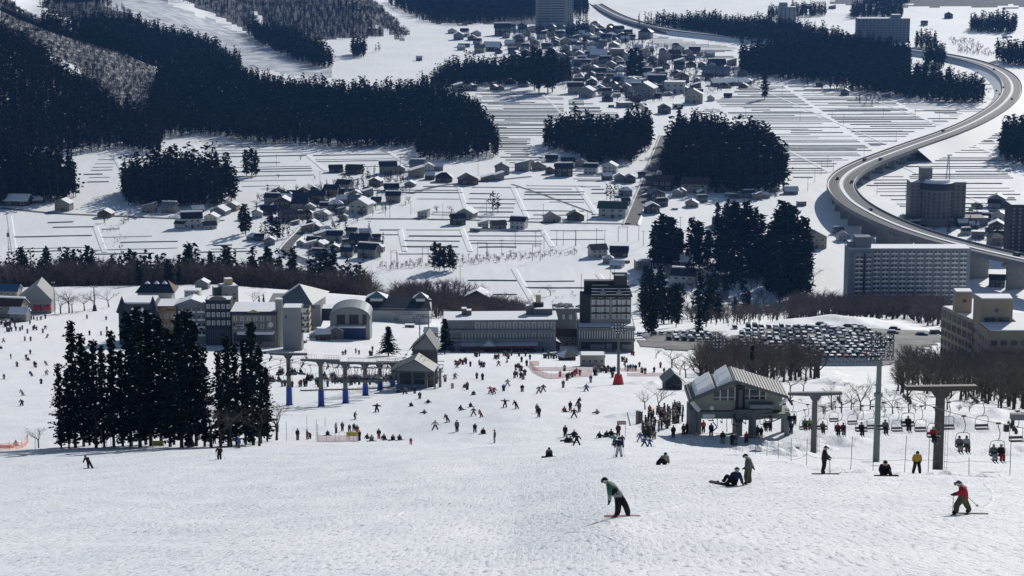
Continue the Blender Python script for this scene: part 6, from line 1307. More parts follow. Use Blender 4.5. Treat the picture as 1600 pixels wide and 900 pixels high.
PL = """5.5,535,w;1.5,545,s;13,519;11,518;15,518;18,518;25,517;31.5,517.5;35,515;52,516;54,514;57,516;71,514.5,r;67,520.5;43,521;47,507;49,500;53,499.5;58,501;64,500;71,498;37.5,499.5;30,501;73,528,l;39,532.5;48,533;99,526,s;106,526,s;110,526;136,498;166,500;167,516,k;158,524;167,523;140,524;48,553.5,k;17,561;41,561;44,563,s;27,573;54,573;56,574.5;73,571,l;50,588,l;73,586,r;64.5,600,k;7,592.5,k;36,618,l;34,634,r,black,black;
300,697,s,black,black;291,697,f,navy,black;335,693,t,black,black;348,692,t,pale,black;392,692,t,brown,black;406,691,t,red,red;374,700.5,k,blue,grey;418,676,k,black,black;433,675,k,white,black;
465,688,t,black,grey;480,687,t,maroon,maroon;484,686,b,maroon,black;512,680,f,olive,black;525,677,t,pale,black;535,674,t,grey,black;546,675,b,grey,black;553,674,b,grey,black;558,679,t,brown,orange;562,689,t,black,black;574,686,s,black,black;581,689,f,pale,pale;592,686,t,black,red;600,688,s,black,black;614,688,f,olive,black;624,688,f,grey,black;642,695,b,pink,pink;554,656,k,black,black;589,644,o,black,black;642,635,f,blue,black;669,630,f,black,black;663,647,f,grey,black;680,672,w,white,black;700,660,l,brown,black;714,674,t,grey,black;624,614,s;633,616,w;648,615;656,623,k,grey,grey;680,608,w;673,601;665,598;683,597;696,597;707,607,b;711,592;622,602;643,599;
448,540;474,540;441,540;536,555;540,554;556,552;561,554;578,556;581,556;582,549;644,599;672,601;695,596;664,598;683,596;648,615;726,606,s;730,609;740,617,s;745,592;754,594;766,615,o;772,616;787,611;793,604,w;816,612,k;842,615,w;849,612,w;880,606;916,612,w;923,598;886,595;889,592;875,589;882,580;906,587;929,587;957,590;804,591;807,589;814,591;817,593;820,587;806,579;810,575;812,580;815,580;815,566;823,572;828,562;792,567;795,561;779,572,w;749,571;752,574;756,574;735,573;727,566;712,570;716,571;719,569;723,570;714,575;728,569;776,562;773,561;779,561;790,557;787,556;793,558;799,556;811,557;821,557;742,557;745,558;749,557;850,560;853,560;857,561;861,560;865,561;869,560;873,561;857,556;
972,565;975,565;979,567;976,571;999,574;1022,582;1037,584;1032,575;922,545;987,555;990,556;928,582;931,580;934,583;938,581;941,582;944,580;947,583;950,581;954,582;957,583;960,581;937,578;977,578;981,580;985,578;989,579;993,580;1003,583;1008,585;932,587;898,588;901,585;894,590;
714,675,t,grey,black;742,676,b,black,black;755,678,s,black,black;773,692,t,olive,pale;735,636,f;720,641,s;740,650,w,grey,grey;752,652,l;789,637,o,black,black;808,639,l;839,646,t,grey,grey;842,652,t,black,black;883,683,t,black,black;886,692,s,black,black;897,682,s,navy,black;891,692,s,black,black;901,696,w,black,black;882,644,s;891,642,t,black,black;902,634,l,black,black;905,644,t,grey,grey;897,653,w,black,black;933,647,f;937,684,s,black,black;948,683,s,black,black;955,681,s,black,black;966,682,t,maroon,black;960,697,k,teal,black;972,696,k,navy,black;1000,690,w,blue,pale;1007,698,w,blue,black;1015,698,w,blue,blue;1022,686,b,beige,beige"""
CODE = dict(t='stand', k='ski', w='wide', r='ride', l='leanback', s='sit', f='sitfwd', b='bend', o='rideout', a='walk')
for ln in PL.replace('\n', '').split(';'):
    f = ln.split(',')
    if len(f) < 2: continue
    ps = CODE[f[2]] if len(f) > 2 and f[2] else random.choices(['stand', 'ski', 'walk', 'ride'], [5, 3, 2, 2])[0]
    kid = {1007: .8, 1015: .72, 960: .85, 972: .85, 642: .7, 1000: .85}.get(int(float(f[0])) if float(f[1]) > 670 else 0)
    person(float(f[0]), float(f[1]), ps, f[3] if len(f) > 3 else None, f[4] if len(f) > 4 else None, sc_=kid)
for i in range(24): person(random.uniform(0, 24), random.uniform(498, 512), 'stand', 'black', group='left queue')
for i in range(34): person(random.uniform(705, 868), random.uniform(544, 551), random.choice(['stand', 'walk']), group='terrace people')
# queue at the right station, painted in ranks
for i in range(80):
    f_, g_ = random.random(), random.random(); x = 1000+f_*16+g_*58; y = 692-f_*6-g_*28-random.random()*30
    if x < 1076 and 636 < y: person(x, y, 'stand', random.choice(['black', 'black', 'black', 'black', 'navy', 'grey', 'olive', 'brown', 'black', 'maroon']), random.choice(['black', 'black', 'grey', 'brown']), gear='ski' if i % 2 else None, rz=random.uniform(-1.8, -1.2), group='right lift queue', small=False)
person(1015, 648, 'stand', 'orange', 'black', label='lift attendant in orange jacket at the top of the queue', small=False)
# ---- the nearest figures, posed one by one
def hero(px, py, D, J, jk, pn, label, extra=(), cap='black', zones=None, stripe=None, hem=None, gl='black', fingers=True):
    p = at(px, py); me = skin_mesh(J, EDG, 'body', 2, fingers, zones)
    t = thing('person', label, 'person', p, 0, None)
    o = obj('body', me, t); mp_ = {'jacket': PC[jk], 'pants': PC[pn], 'boots': PC[gl], 'cap': PC[cap]}
    if stripe: mp_['stripe'] = PC[stripe]
    if hem: mp_['hem'] = PC[hem]
    for s_ in o.material_slots:
        if s_.material.name in mp_: k_ = s_.material.name; s_.link = 'OBJECT'; s_.material = mp_[k_]
    hd = Vector(J['head'][0]); b = MB()
    for i in range(10):
        for j in range(4):
            a0, a1 = 2*math.pi*i/10, 2*math.pi*(i+1)/10; t0, t1 = j*math.pi/8, (j+1)*math.pi/8; P = lambda a, t_: hd+Vector((math.cos(a)*math.cos(t_)*.14, math.sin(a)*math.cos(t_)*.135, -.02+math.sin(t_)*.17)); b.quad(P(a0, t0), P(a1, t0), P(a1, t1), P(a0, t1), 0)
    b_ = obj('hat', (b, [PC[cap]]), t)
    for f in extra: f(t)
    return t
def goggle(hd, dx, dy, band=True):
    def f(t):
        b = MB(); b.tube((hd[0], hd[1], hd[2]-.01), (hd[0], hd[1], hd[2]+.055), .147, .147, n=14, m=0, caps=False); b.box(hd[0]+dx*.13-.05, hd[0]+dx*.13+.05, hd[1]+dy*.13-.07, hd[1]+dy*.13+.07, hd[2]-.03, hd[2]+.06, 1); obj('goggles', (b, [PC['white'], M['glass']]), t)
        b = MB(); b.tube((hd[0]+dx*.11, hd[1]+dy*.11, hd[2]-.05), (hd[0]+dx*.15, hd[1]+dy*.15, hd[2]-.06), .02, .012, n=5, m=0); obj('nose', (b, [PM['skin']]), t)
    return f
def J_(**k):
    n = {}
    for a, v in k.items(): n[a] = (v, RAD[a.rstrip('LR')] if a.rstrip('LR') in RAD else RAD[a])
    return n
JA = J_(pel=(-.02, 0, .80), belly=(-.16, 0, .98), chest=(-.34, 0, 1.18), neck=(-.48, 0, 1.35), head=(-.585, -.01, 1.44), top=(-.62, -.01, 1.53),
 shL=(-.42, -.17, 1.24), elL=(-.40, -.24, .98), wrL=(-.40, -.26, .74), handL=(-.42, -.26, .64), shR=(-.36, .17, 1.24), elR=(-.30, .25, 1.0), wrR=(-.34, .27, .78), handR=(-.36, .27, .69),
 hipL=(-.06, -.03, .74), knL=(-.06, -.16, .42), anL=(-.08, 0, .13), toeL=(-.15, -.1, .07), hipR=(.05, .03, .74), knR=(.24, -.08, .44), anR=(.33, 0, .13), toeR=(.31, -.12, .07))
def zA(c, z):
    if z != 'jacket': return z
    if c.y < -.2 and c.z < 1.2: return 'hem' if c.z < .95 else 'jacket'
    s = c.x+c.z*.0; d_ = (c.x+.34)*.6-(c.z-1.18)*.8
    return 'jacket' if d_ < .04 else ('stripe' if d_ < .26 else 'hem')
def gear_board(x0, m, L=1.5, y=0):
    def f(t): o = obj('snowboard', board_mesh(y, 0.0, m, L), t); o.location = (x0, 0, 0)
    return f
hero(968, 807, 80, JA, 'green', 'black', 'snowboarder in green, black and grey jacket leaning back, nearest of all', [gear_board(.10, GEARM[1], 1.42), goggle((-.585, -.01, 1.44), -.8, -.6)], zones=zA, stripe='black', hem='pale', gl='black')
def poles(*pp):
    def f(t):
        for a, b_ in pp: q = MB(); q.tube(a, b_, .012, n=5, m=0); d_ = (Vector(b_)-Vector(a)).normalized(); e = Vector(b_)-d_*.08; q.tube(e, e+d_*.01, .05, n=8, m=0); obj('ski_pole', (q, [GEARM[0]]), t)
    return f
def skis(*ss):
    def f(t):
        for x, y, ang, L in ss:
            q = MB(); q.box(-L/2, L/2, -.045, .045, 0, .035, 0); q.quad((-L/2, -.045, .02), (-L/2-.16, -.03, .13), (-L/2-.16, .03, .13), (-L/2, .045, .02), 0); o = obj('ski', (q, [GEARM[0]]), t); o.location = (x, y, 0); o.rotation_euler = (0, 0, ang)
    return f
JB = J_(pel=(.02, 0, .66), belly=(.06, 0, .85), chest=(-.02, 0, 1.02), neck=(-.10, 0, 1.16), head=(-.18, -.01, 1.25), top=(-.20, -.01, 1.36),
 shL=(-.06, -.2, 1.07), elL=(-.2, -.28, .93), wrL=(-.36, -.26, .92), handL=(-.41, -.25, .9), shR=(0, .2, 1.07), elR=(.16, .28, .9), wrR=(.2, .24, .72), handR=(.22, .22, .66),
 hipL=(-.06, -.08, .62), knL=(-.26, -.1, .42), anL=(-.24, -.08, .13), toeL=(-.42, -.1, .07), hipR=(.08, .1, .62), knR=(.18, .12, .40), anR=(.33, .12, .13), toeR=(.16, .12, .07))
hero(1503, 804, 82, JB, 'red', 'olive', 'skier in red jacket and grey beanie walking left on skis', [skis((-.4, -.09, .05, 1.3), (.35, .12, -.08, 1.4)), poles(((-.41, -.25, .93), (-.44, -.3, 0)), ((.22, .24, .68), (.72, .4, .2))), goggle((-.18, -.01, 1.25), -1, 0)], cap='grey')
JC = J_(pel=(0, 0, .86), belly=(0, 0, 1.05), chest=(-.03, 0, 1.26), neck=(-.09, 0, 1.42), head=(-.17, -.01, 1.53), top=(-.20, -.01, 1.63),
 shL=(-.04, -.18, 1.32), elL=(-.08, -.28, 1.1), wrL=(-.2, -.26, .98), handL=(-.25, -.25, .95), shR=(.02, .18, 1.32), elR=(.14, .24, 1.08), wrR=(.24, .22, .9), handR=(.29, .2, .83),
 hipL=(-.06, -.09, .80), knL=(-.14, -.1, .48), anL=(-.08, -.1, .12), toeL=(-.24, -.12, .06), hipR=(.06, .09, .80), knR=(.04, .1, .47), anR=(.12, .1, .12), toeR=(-.02, .12, .06))
hero(1169, 757, 109, JC, 'grey', 'olive', 'snowboarder in grey jacket standing over a seated friend', [goggle((-.17, -.01, 1.53), -.9, -.4)])
JD = J_(pel=(.05, .0, .2), belly=(.08, 0, .4), chest=(.12, 0, .6), neck=(.16, 0, .75), head=(.17, .0, .87), top=(.18, .0, .97),
 shL=(.30, 0, .62), elL=(.40, .06, .38), wrL=(.46, .05, .15), handL=(.50, .04, .08), shR=(-.06, 0, .62), elR=(-.18, -.1, .42), wrR=(-.22, -.2, .3), handR=(-.25, -.25, .25),
 hipL=(.08, -.08, .18), knL=(-.2, -.3, .42), anL=(-.42, -.35, .2), toeL=(-.5, -.3, .28), hipR=(-.04, .06, .2), knR=(-.34, .1, .55), anR=(-.5, .1, .2), toeR=(-.6, .1, .3))
def tboard(t): o = obj('snowboard', board_mesh(0, 0, GEARM[2], 1.45), t); o.location = (-.62, -.1, .12); o.rotation_euler = (.3, 0.05, -.5)
hero(1146, 759, 109, JD, 'navy', 'black', 'seated snowboarder in dark jacket and white headband beside a standing friend', [tboard, goggle((.17, 0, .87), .1, .95)], cap='grey')
JE = J_(pel=(0, 0, .92), belly=(.02, 0, 1.1), chest=(.03, 0, 1.3), neck=(.05, 0, 1.46), head=(.09, -.01, 1.58), top=(.10, -.01, 1.68),
 shL=(-.02, -.19, 1.36), elL=(.04, -.26, 1.12), wrL=(.2, -.24, 1.0), handL=(.26, -.22, .97), shR=(.06, .19, 1.36), elR=(.16, .24, 1.12), wrR=(.3, .22, 1.0), handR=(.36, .2, .97),
 hipL=(0, -.09, .86), knL=(.0, -.1, .5), anL=(-.12, -.1, .13), toeL=(.06, -.1, .07), hipR=(.02, .09, .86), knR=(.03, .1, .5), anR=(-.06, .1, .13), toeR=(.12, .1, .07))
hero(1287, 741, 125, JE, 'black', 'black', 'skier all in black standing sideways with poles above the trench', [skis((.05, -.1, math.pi, 1.6), (.1, .1, math.pi, 1.6)), poles(((.36, .2, 1.0), (.42, .24, 0)), ((.26, -.22, 1.0), (.3, -.26, 0))), goggle((.09, -.01, 1.58), .9, 0)])
JF = mk((0, .1, .2), lean=(0, -.12), arms=((.3, -.05, .42), (.26, -.3, .3)), kn=(.2, -.25, .42), an=(.27, -.6, .22))
def sboard(t): o = obj('snowboard', board_mesh(0, -.14, GEARM[2], 1.5), t); o.location = (0, -.66, .15); o.rotation_euler = (1.25, 0, 0)
hero(1382, 744, 126, JF, 'black', 'black', 'hooded snowboarder in black sitting behind an upright dark snowboard', [sboard])
JG = mk((0, .0, .88), kn=(.18, -.08, .47), an=(.24, .02, .1), arms=((.28, .0, 1.06), (.22, -.12, .88)), lean=(0, -.06))
hero(1432, 740, 128, JG, 'yellow', 'black', 'person in mustard yellow jacket standing with legs apart', [])
THINGS[-1].scale = (.88,)*3
hero(967, 714, 175, mk((0, .0, .9), kn=(.14, -.06, .48), an=(.22, .02, .1), arms=((.32, .0, 1.12), (.34, -.2, .92))), 'navy', 'white', 'skier in white trousers and dark top near the banner', [skis((-.22, -.1, 1.57, 1.6), (.22, -.1, 1.57, 1.6)), poles(((.35, -.26, .9), (.45, 0, 0)), ((-.35, -.26, .9), (-.45, 0, 0)))], fingers=False)
JH = mk((0, .1, .17), lean=(.04, -.1), arms=((.3, .1, .4), (.34, .15, .12)), kn=(-.2, -.2, .4), an=(-.45, -.45, .15), kn2=(-.3, 0, .42), an2=(-.55, -.2, .15))
hero(1038, 726, 155, JH, 'beige', 'black', 'seated snowboarder in pale pink jacket facing away below the station', [gear_board(-.3, GEARM[2], 1.6, -.3)], fingers=False)
JI = mk((0, .1, .18), lean=(0, -.1), arms=((.27, -.05, .42), (.2, -.3, .3)), kn=(.2, -.25, .4), an=(.27, -.55, .2))
hero(858, 714, 204, JI, 'grey', 'black', 'snowboarder in grey sitting alone behind a dark board mid piste', [sboard], fingers=False)
hero(141, 732, 240, POSE['leanback'], 'black', 'black', 'snowboarder in black leaning back below the cedar clump', [gear_board(.03, GEARM[2], 1.6)], fingers=False)
hero(343, 718, 240, POSE['ski'], 'black', 'black', 'skier in black with poles below right end of the clump', [skis((-.14, -.1, 1.57, 1.7), (.14, -.1, 1.57, 1.7)), poles(((.33, -.42, .96), (.7, -.1, 0)), ((-.33, -.42, .96), (-.4, -.1, 0)))], fingers=False)
hero(1495, 812, 82, JB, 'red', 'olive', 'x') if False else None
# ------------------------------------------------------------------ chairlifts
def chair_proto():
    kids = []
    b = MB(); b.path([(0, 0, 0), (.0, .0, -.25), (.18, 0, -.8), (.16, 0, -1.25), (0, 0, -1.5)], .035, 5); b.box(-.2, .2, -.06, .06, -.08, .08, 0); kids.append(dict(name='hanger', mesh=b.mesh('hanger', [M['dark']])))
    b = MB(); pts = [(-.62, .2, -2.75), (-.62, .12, -2.0), (-.55, 0, -1.6), (-.35, 0, -1.5), (.35, 0, -1.5), (.55, 0, -1.6), (.62, .12, -2.0), (.62, .2, -2.75)]; b.path(pts, .028, 5); b.path([(-.62, .2, -2.75), (-.62, -.3, -2.75), (-.62, .1, -2.45)], .022, 4); b.path([(.62, .2, -2.75), (.62, -.3, -2.75), (.62, .1, -2.45)], .022, 4); kids.append(dict(name='frame', mesh=b.mesh('frame', [M['steel']])))
    b = MB(); b.box(-.6, .6, -.3, .2, -2.78, -2.7, 0); kids.append(dict(name='seat', mesh=b.mesh('seat', [M['dark']])))
    b = MB(); b.box(-.6, .6, .18, .23, -2.6, -2.35, 0); kids.append(dict(name='backrest', mesh=b.mesh('backrest', [M['steel']])))
    return dict(name='chairlift_chair', kids=kids)
CH = chair_proto()
def smallchair():
    b = MB(); ms = []
    for k in CH['kids']:
        i = len(b.v); b.v += [tuple(v.co) for v in k['mesh'].vertices]; m_ = k['mesh'].materials[0]
        if m_ not in ms: ms.append(m_)
        for p in k['mesh'].polygons: b.f.append(tuple(i+q for q in p.vertices)); b.m.append(ms.index(m_))
    return dict(name='chairlift_chair', mesh=b.mesh('chairlift_chair', ms))
CHS = smallchair()
def rider(p, dx, rz, jk=None, pn=None, label='', small=False, group=None):
    q = Vector(p)+Matrix.Rotation(rz, 3, 'Z') @ Vector((dx, -.08, -2.62)); person(0, 0, 'chair', jk, pn, 'chairski', rz, small, label, group, 1.0, q)
def sheaves(b, x, z, y=0, L=1.6, m=1, n=4):
    b.box(x-.07, x+.07, y-L, y+L, z+.05, z+.25, m)
    for i in range(n): yy = y-L+.2+i*(2*L-.4)/(n-1); b.tube((x-.1, yy, z), (x+.1, yy, z), .2, n=8, m=m)
def pylon(name, label, px, pyb, pyt, D, armw, style, rz=0, pw=.5, zoff=0, group=None):
    p = at(px, pyb) if D is None else pt(px, pyb, D); H = (pyb-pyt)*mpp(p.y)/cp; g = gz(p.x, p.y); t = thing('lift_pylon', label, 'pylon', p, rz, group)
    b = MB(); base = min(-.5, g-p.z-.5)
    b.tube((0, 0, base), (0, 0, H), pw, pw*.86, n=12, m=0); obj('pole', (b, [mat('dark_concrete', (.10, .095, .09), .9, noise=.3, nscale=2) if style == 'c' else mat('pylon_grey', (.13, .14, .135), .7, noise=.2, nscale=1)]), t)
    b = MB(); w2 = armw/2; b.prism([(-w2, H-.1), (-w2*.98, H+.25), (w2*.98, H+.25), (w2, H-.1), (pw*1.9, H-.25), (pw, H-.9), (-pw, H-.9), (-pw*1.9, H-.25)], -.35, .35, 0); obj('cross_arm', (b, [M['steel'] if style != 'c' else mat('brown_steel', (.07, .06, .055), .6)]), t)
    for s in (-1, 1):
        b = MB(); x = s*w2*.92; b.tube((x, 0, H), (x, 0, H-.75), .1, n=5, m=0); sheaves(b, x, H-1.05, 0, 1.5, 0); b.tube((x-s*.5, 0, H), (x, 0, H-.8), .06, n=4, m=0); obj('sheave_assembly', (b, [M['dark']]), t)
    if style == 'b':
        b = MB(); b.tube((0, 0, -.4), (0, 0, .35), pw*1.75, pw*1.35, n=12, m=0); b.tube((0, 0, .35), (0, 0, H*.36), pw*1.3, pw*1.15, n=12, m=0); obj('blue_pad', (b, [M['blue']]), t)
    b = MB()
    for s in (-1, 1):
        if style == 'b':
            b.path([(s*w2*.2, -.3, H+.25), (s*w2*.2, -.3, H+1.2), (s*w2*.95, -.3, H+1.2), (s*w2*.95, -.3, H+.25)], .03, 4)
            for i in range(5): x = s*w2*(.3+.14*i); b.tube((x, -.3, H+.25), (x, -.3, H+1.2), .02, n=3, m=0)
    if style == 'b': obj('railing', (b, [M['steel']]), t)
    b = MB(); b.tube((pw+.1, -.1, 0), (pw+.1, -.1, H), .02, n=3, m=0); b.tube((pw+.35, -.1, 0), (pw+.35, -.1, H), .02, n=3, m=0)
    for i in range(int(H/.6)): b.tube((pw+.1, -.1, .3+i*.6), (pw+.35, -.1, .3+i*.6), .015, n=3, m=0)
    obj('ladder', (b, [M['dark']]), t)
    t['H'] = H
    return t, p, H
def cable_run(tops, sag=.012):
    out = []
    for a, b_ in zip(tops[:-1], tops[1:]):
        L = (b_-a).length; n = 14
        for i in range(n): f = i/n; q = a.lerp(b_, f); q.z -= sag*L*4*f*(1-f); out.append(q)
    out.append(tops[-1]); return out
def along(path, s0, step):
    acc = 0; nxt = s0
    for a, b_ in zip(path[:-1], path[1:]):
        L = (b_-a).length
        while nxt <= acc+L: yield a.lerp(b_, (nxt-acc)/L), (b_-a); nxt += step
        acc += L
# left lift
LP = [(452,633,552),(502,635,562),(540,630,566),(571,618,567),(594,610,567),(614,603,566),(629,600,568),(640,594,566)]
tops = []; 
for i, (x, yb, yt) in enumerate(LP):
    t, p, H = pylon('lift_pylon', 'blue footed pylon of the left chairlift, %s in the row' % (['nearest', 'second', 'third', 'fourth', 'fifth', 'sixth', 'seventh', 'farthest'][i]), x, yb, yt, None, 8.0, 'b', -.08 if i else -.08, .5, group='blue footed lift pylons'); tops.append((p, H))
    print('pylon', i, p, H)
P0, H0_ = tops[0]; P1_, H1 = tops[1]
pre = pt(330, 640, P0.y-70); preT = P0+Vector((0, 0, H0_-1.05))+(P0-P1_)*1.0; preT = Vector((P0.x-22, P0.y-46, P0.z+H0_+2.5))
endT = SL+Vector((0, 3, 8))
k_ = 0
LAB = ['front', 'rear']
for s in (-1, 1, -.5, .5):
    ts = [preT+Vector((s*3.7, 0, 0))]+[p+Vector((s*3.7, -s*.3, H-.85)) for p, H in tops]+[endT+Vector((s*2.5, 0, 0))]
    path = cable_run(ts, .010); b = MB(); b.path(path, .04, 4); o = tag(obj('haul_cable', (b, [M['cable']])), 'steel haul cable on the %s side of the left lift' % ('left' if s == -1 else ('right' if s == 1 else ('inner left' if s < 0 else 'inner right'))), 'cable', 'left lift cables')
    for n_, (q, d_) in enumerate(along(path, 3 if s < 0 else 6.5, 8.5)):
        if q.y < P0.y-40: continue
        rz = -math.atan2(d_.x, d_.y)+(math.pi if s > 0 else 0)
        inst(CHS if q.y > 500 else CH, '%s chair on the left lift %s cable' % ('loaded' if n_ % 4 != 3 else 'empty', 'left' if s < 0 else 'right'), 'chair', q, rz, (1.5, 1.1, 1.1), 'chairs of the left lift')
        if n_ % 5 != 3:
            for dx in random.choice(((-.4, .4), (-.55, 0, .55), (.3,), (-.5, 0, .5))): rider(q, dx, rz, None, None, 'rider on a %s side chair of the left lift' % ('left' if s < 0 else 'right'), q.y > 400, 'left lift riders')
# second parallel lift behind: more chairs and riders waiting under the towers
for i in range(46):
    x = random.uniform(440, 640); y = 606-(x-440)*.055+random.uniform(-4, 3); person(x, y, 'stand', random.choice(['black', 'black', 'maroon', 'navy', 'grey', 'brown', 'red']), gear=None, label='%s in the long line below the left lift' % 'person waiting', group='line below left lift')
b = MB(); q0 = at(470, 612); q1 = at(655, 603)
for i in range(24):
    f = i/23; q = q0.lerp(q1, f); b.tube((q.x, q.y-1, gz(q.x, q.y)), (q.x, q.y-1, gz(q.x, q.y)+1.0), .04, n=4)
    if i: b.quad((qp.x, qp.y-1, gz(qp.x, qp.y)+.35), (q.x, q.y-1, gz(q.x, q.y)+.35), (q.x, q.y-1, gz(q.x, q.y)+.7), (qp.x, qp.y-1, gz(qp.x, qp.y)+.7), 1)
    qp = q
tag(obj('queue_fence', (b, [M['pole'], mat('dull_red_net', (.30, .15, .14), .8)])), 'dull red net along the line below the left lift', 'fence')
# snowy mid band behind
# right lift
RP = {}
RP[1], p1, H1_ = pylon('lift_pylon', 'thick brown pylon of the right chairlift nearest the camera', 1465, 735, 603, 200, 6.9, 'c', .05, .50)
RP[2], p2, H2_ = pylon('lift_pylon', 'second pylon of the right chairlift, wide arm, left of floodlight mast', 1271, 708, 613, None, 7.3, 's', .05, .42)
RP[3], p3, H3_ = pylon('lift_pylon', 'short pylon of the right chairlift in front of the gabled station', 1175, 684, 641, None, 5.6, 's', .03, .6)
print('right pylons', p1, H1_, p2, H2_, p3, H3_)
t = thing('lift_pylon', 'sheave head of the next right lift pylon at the right edge', 'pylon', pt(1640, 735, 172)); kk = mpp(172); b = MB(); b.tube((0, 0, -6), (0, 0, 4.6), .5, n=10, m=0); b.box(-3.4, 3.4, -.3, .3, 4.3, 4.8, 0); obj('pole', (b, [M['concrete']]), t)
b = MB(); sheaves(b, -3.2, 3.6, 0, 1.5, 0); b.tube((-3.2, 0, 3.8), (-3.2, 0, 4.5), .15, n=5, m=0); b.box(-3.9, -3.5, -.2, .2, 3.3, 3.9, 0); obj('sheave_assembly', (b, [M['dark']]), t)
for s, nm in ((-1, 'left'), (1, 'right')):
    st = STN+Vector(((1150+s*22-1150)*mpp(SD), 1, 28*mpp(SD)))
    offp = t.location+Vector((s*3.2, 0, 3.8)); ts = [st, p3+Vector((s*2.55, 0, H3_-.85)), p2+Vector((s*3.35, 0, H2_-.85)), p1+Vector((s*3.15, 0, H1_-.85)), offp, offp+Vector((8, -40, 8))]
    path = cable_run(ts, .012); b = MB(); b.path(path, .028, 5); tag(obj('haul_cable', (b, [M['cable']])), 'steel haul cable on the %s side of the right lift' % nm, 'cable', 'right lift cables')
    PX = [proj(q) for q in path]
    def on(pxx):
        best = None
        for (a, b2), (u, v) in zip(zip(PX[:-1], PX[1:]), zip(path[:-1], path[1:])):
            if (a[0]-pxx)*(b2[0]-pxx) <= 0 and abs(b2[0]-a[0]) > 1e-6: best = (u.lerp(v, (pxx-a[0])/(b2[0]-a[0])), v-u)
        return best
    if s > 0:
        for i, x in enumerate((1257, 1304, 1333, 1364, 1403, 1440, 1483, 1536, 1590)):
            r_ = on(x)
            if r_: inst(CH, 'empty chair on the right lift, returning side, '+ORD[i], 'chair', r_[0], .1, 1.0, 'empty chairs of the right lift')
    else:
        for i, (x, rr) in enumerate(((1200, ((-.3, 'black', 'black'), (.3, 'black', 'black'))), (1238, ((-.3, 'black', 'navy'), (.3, 'black', 'grey'))), (1262, ((-.3, 'green', 'maroon'), (.3, 'lime', 'olive'))), (1286, ((0, 'olive', 'black'),)), (1314, ((-.32, 'maroon', 'black'), (.32, 'maroon', 'grey'))), (1347, ((0, 'black', 'black'),)), (1381, ((.2, 'grey', 'black'),)), (1420, ((0, 'black', 'black'),)), (1461, ((-.1, 'red', 'black'),)), (1506, ((-.32, 'grey', 'beige'), (.32, 'pale', 'brown'))), (1560, ((-.32, 'grey', 'pale'), (.32, 'black', 'red'))))):
            r_ = on(x)
            if not r_: continue
            inst(CH, 'loaded chair on the right lift, uphill side, '+ORD[i], 'chair', r_[0], 0.05, 1.0, 'loaded chairs of the right lift')
            for j, (dx, jk, pn) in enumerate(rr): rider(r_[0], dx, 0.05, jk, pn, 'chairlift rider in %s jacket and %s trousers, %s%s loaded right lift chair' % (jk, pn, 'right seat of ' if j else ('left seat of ' if len(rr) > 1 else 'on '), ['first', 'second', 'third', 'fourth', 'fifth', 'sixth', 'seventh', 'eighth', 'ninth', 'tenth', 'eleventh'][i]))
for x, y, jk, pn in ((1052,684,'black','black'),(1068,680,'olive','black'),(1073,678,'black','black'),(1111,681,'navy','black'),(1129,693,'black','beige'),(1144,696,'black','black'),(1150,695,'grey','beige'),(1166,692,'red','black'),(1183,684,'maroon','black'),(1189,684,'black','black'),(1229,678,'black','black'),(1236,678,'black','navy')):
    person(x, y, 'stand', jk, pn, gear='ski', label='skier in %s jacket, %s trousers, under gabled station' % (jk, pn), small=False, group='people under the station')
for x, y, jk in ((1092, 651, 'black'), (1099, 650, 'orange'), (1086, 665, 'maroon')): 
    q = at(x, 678); person(x, 676, 'stand', jk, 'black', gear=None, label='person in %s jacket at station boarding gate' % jk, small=False)
# ------------------------------------------------------------------ floodlight masts
def mast(label, px, pyb, pyt, D, r, cols, rows, cellpx, m, foot=None, wpx=None):
    p = at(px, pyb) if D is None else pt(px, pyb, D); k = mpp(p.y); H = (pyb-pyt)*k/cp; t = thing('floodlight_mast', label, 'mast', p); g = gz(p.x, p.y)-p.z
    b = MB(); b.tube((0, 0, min(-.5, g-.5)), (0, 0, H), r, r*.7, n=12, m=0); b.tube((0, 0, H*.62), (0, 0, H*.62+.4), r*1.25, n=12, m=0); obj('pole', (b, [m]), t)
    cw = cellpx*k; W_ = cw*cols; Z0 = H-.2; b = MB()
    for r_ in range(rows+1): b.tube((-W_/2, -.2, Z0+r_*cw), (W_/2, -.2, Z0+r_*cw), .05, n=4)
    for c in range(cols+1): b.tube((-W_/2+c*cw, -.2, Z0), (-W_/2+c*cw, -.2, Z0+rows*cw), .05, n=4)
    obj('lamp_rack', (b, [M['dark']]), t)
    lb = MB(); R2 = cw*.42; lb.tube((0, -.25, 0), (0, .12, 0), R2, R2*.5, n=10, m=1); lb.tube((0, -.30, 0), (0, -.25, 0), R2*.5, R2*.6, n=10, m=0); me = lb.mesh('lamp', [M['lamp'], M['dark']])  # small white disc paints the highlight on a dark lamp body
    for r_ in range(rows):
        for c in range(cols):
            if random.random() < .12: continue
            o = obj('lamp', me, t, (-W_/2+(c+.5)*cw+random.uniform(-.1, .1), -.35, Z0+(r_+.5)*cw)); o.rotation_euler = (random.uniform(-.5, .2), 0, random.uniform(-.5, .5))
    if foot: b = MB(); b.tube((0, 0, -.3), (0, 0, 2.4), r*3.6, r*2.0, n=8, m=0); obj('foot_pad', (b, [foot]), t)
    return t
mast('tall green floodlight mast between the right lift pylons', 1369, 716, 556, 232, .38, 6, 6, 7, M['green'])
mast('floodlight mast rising behind the gabled lift station', 1122, 600, 548, 540, .5, 4, 6, 5.5, M['steel'])
mast('floodlight mast with red foot in front of tower hotel', 966, 601, 519, None, .38, 5, 4, 4.6, M['steel'], M['red'])
mast('left lamp mast beside the long hotel', 656, 542, 496, None, .22, 5, 2, 3.2, M['steel'])
mast('right lamp mast beside the long hotel', 670, 542, 496, None, .22, 5, 2, 3.2, M['steel'])
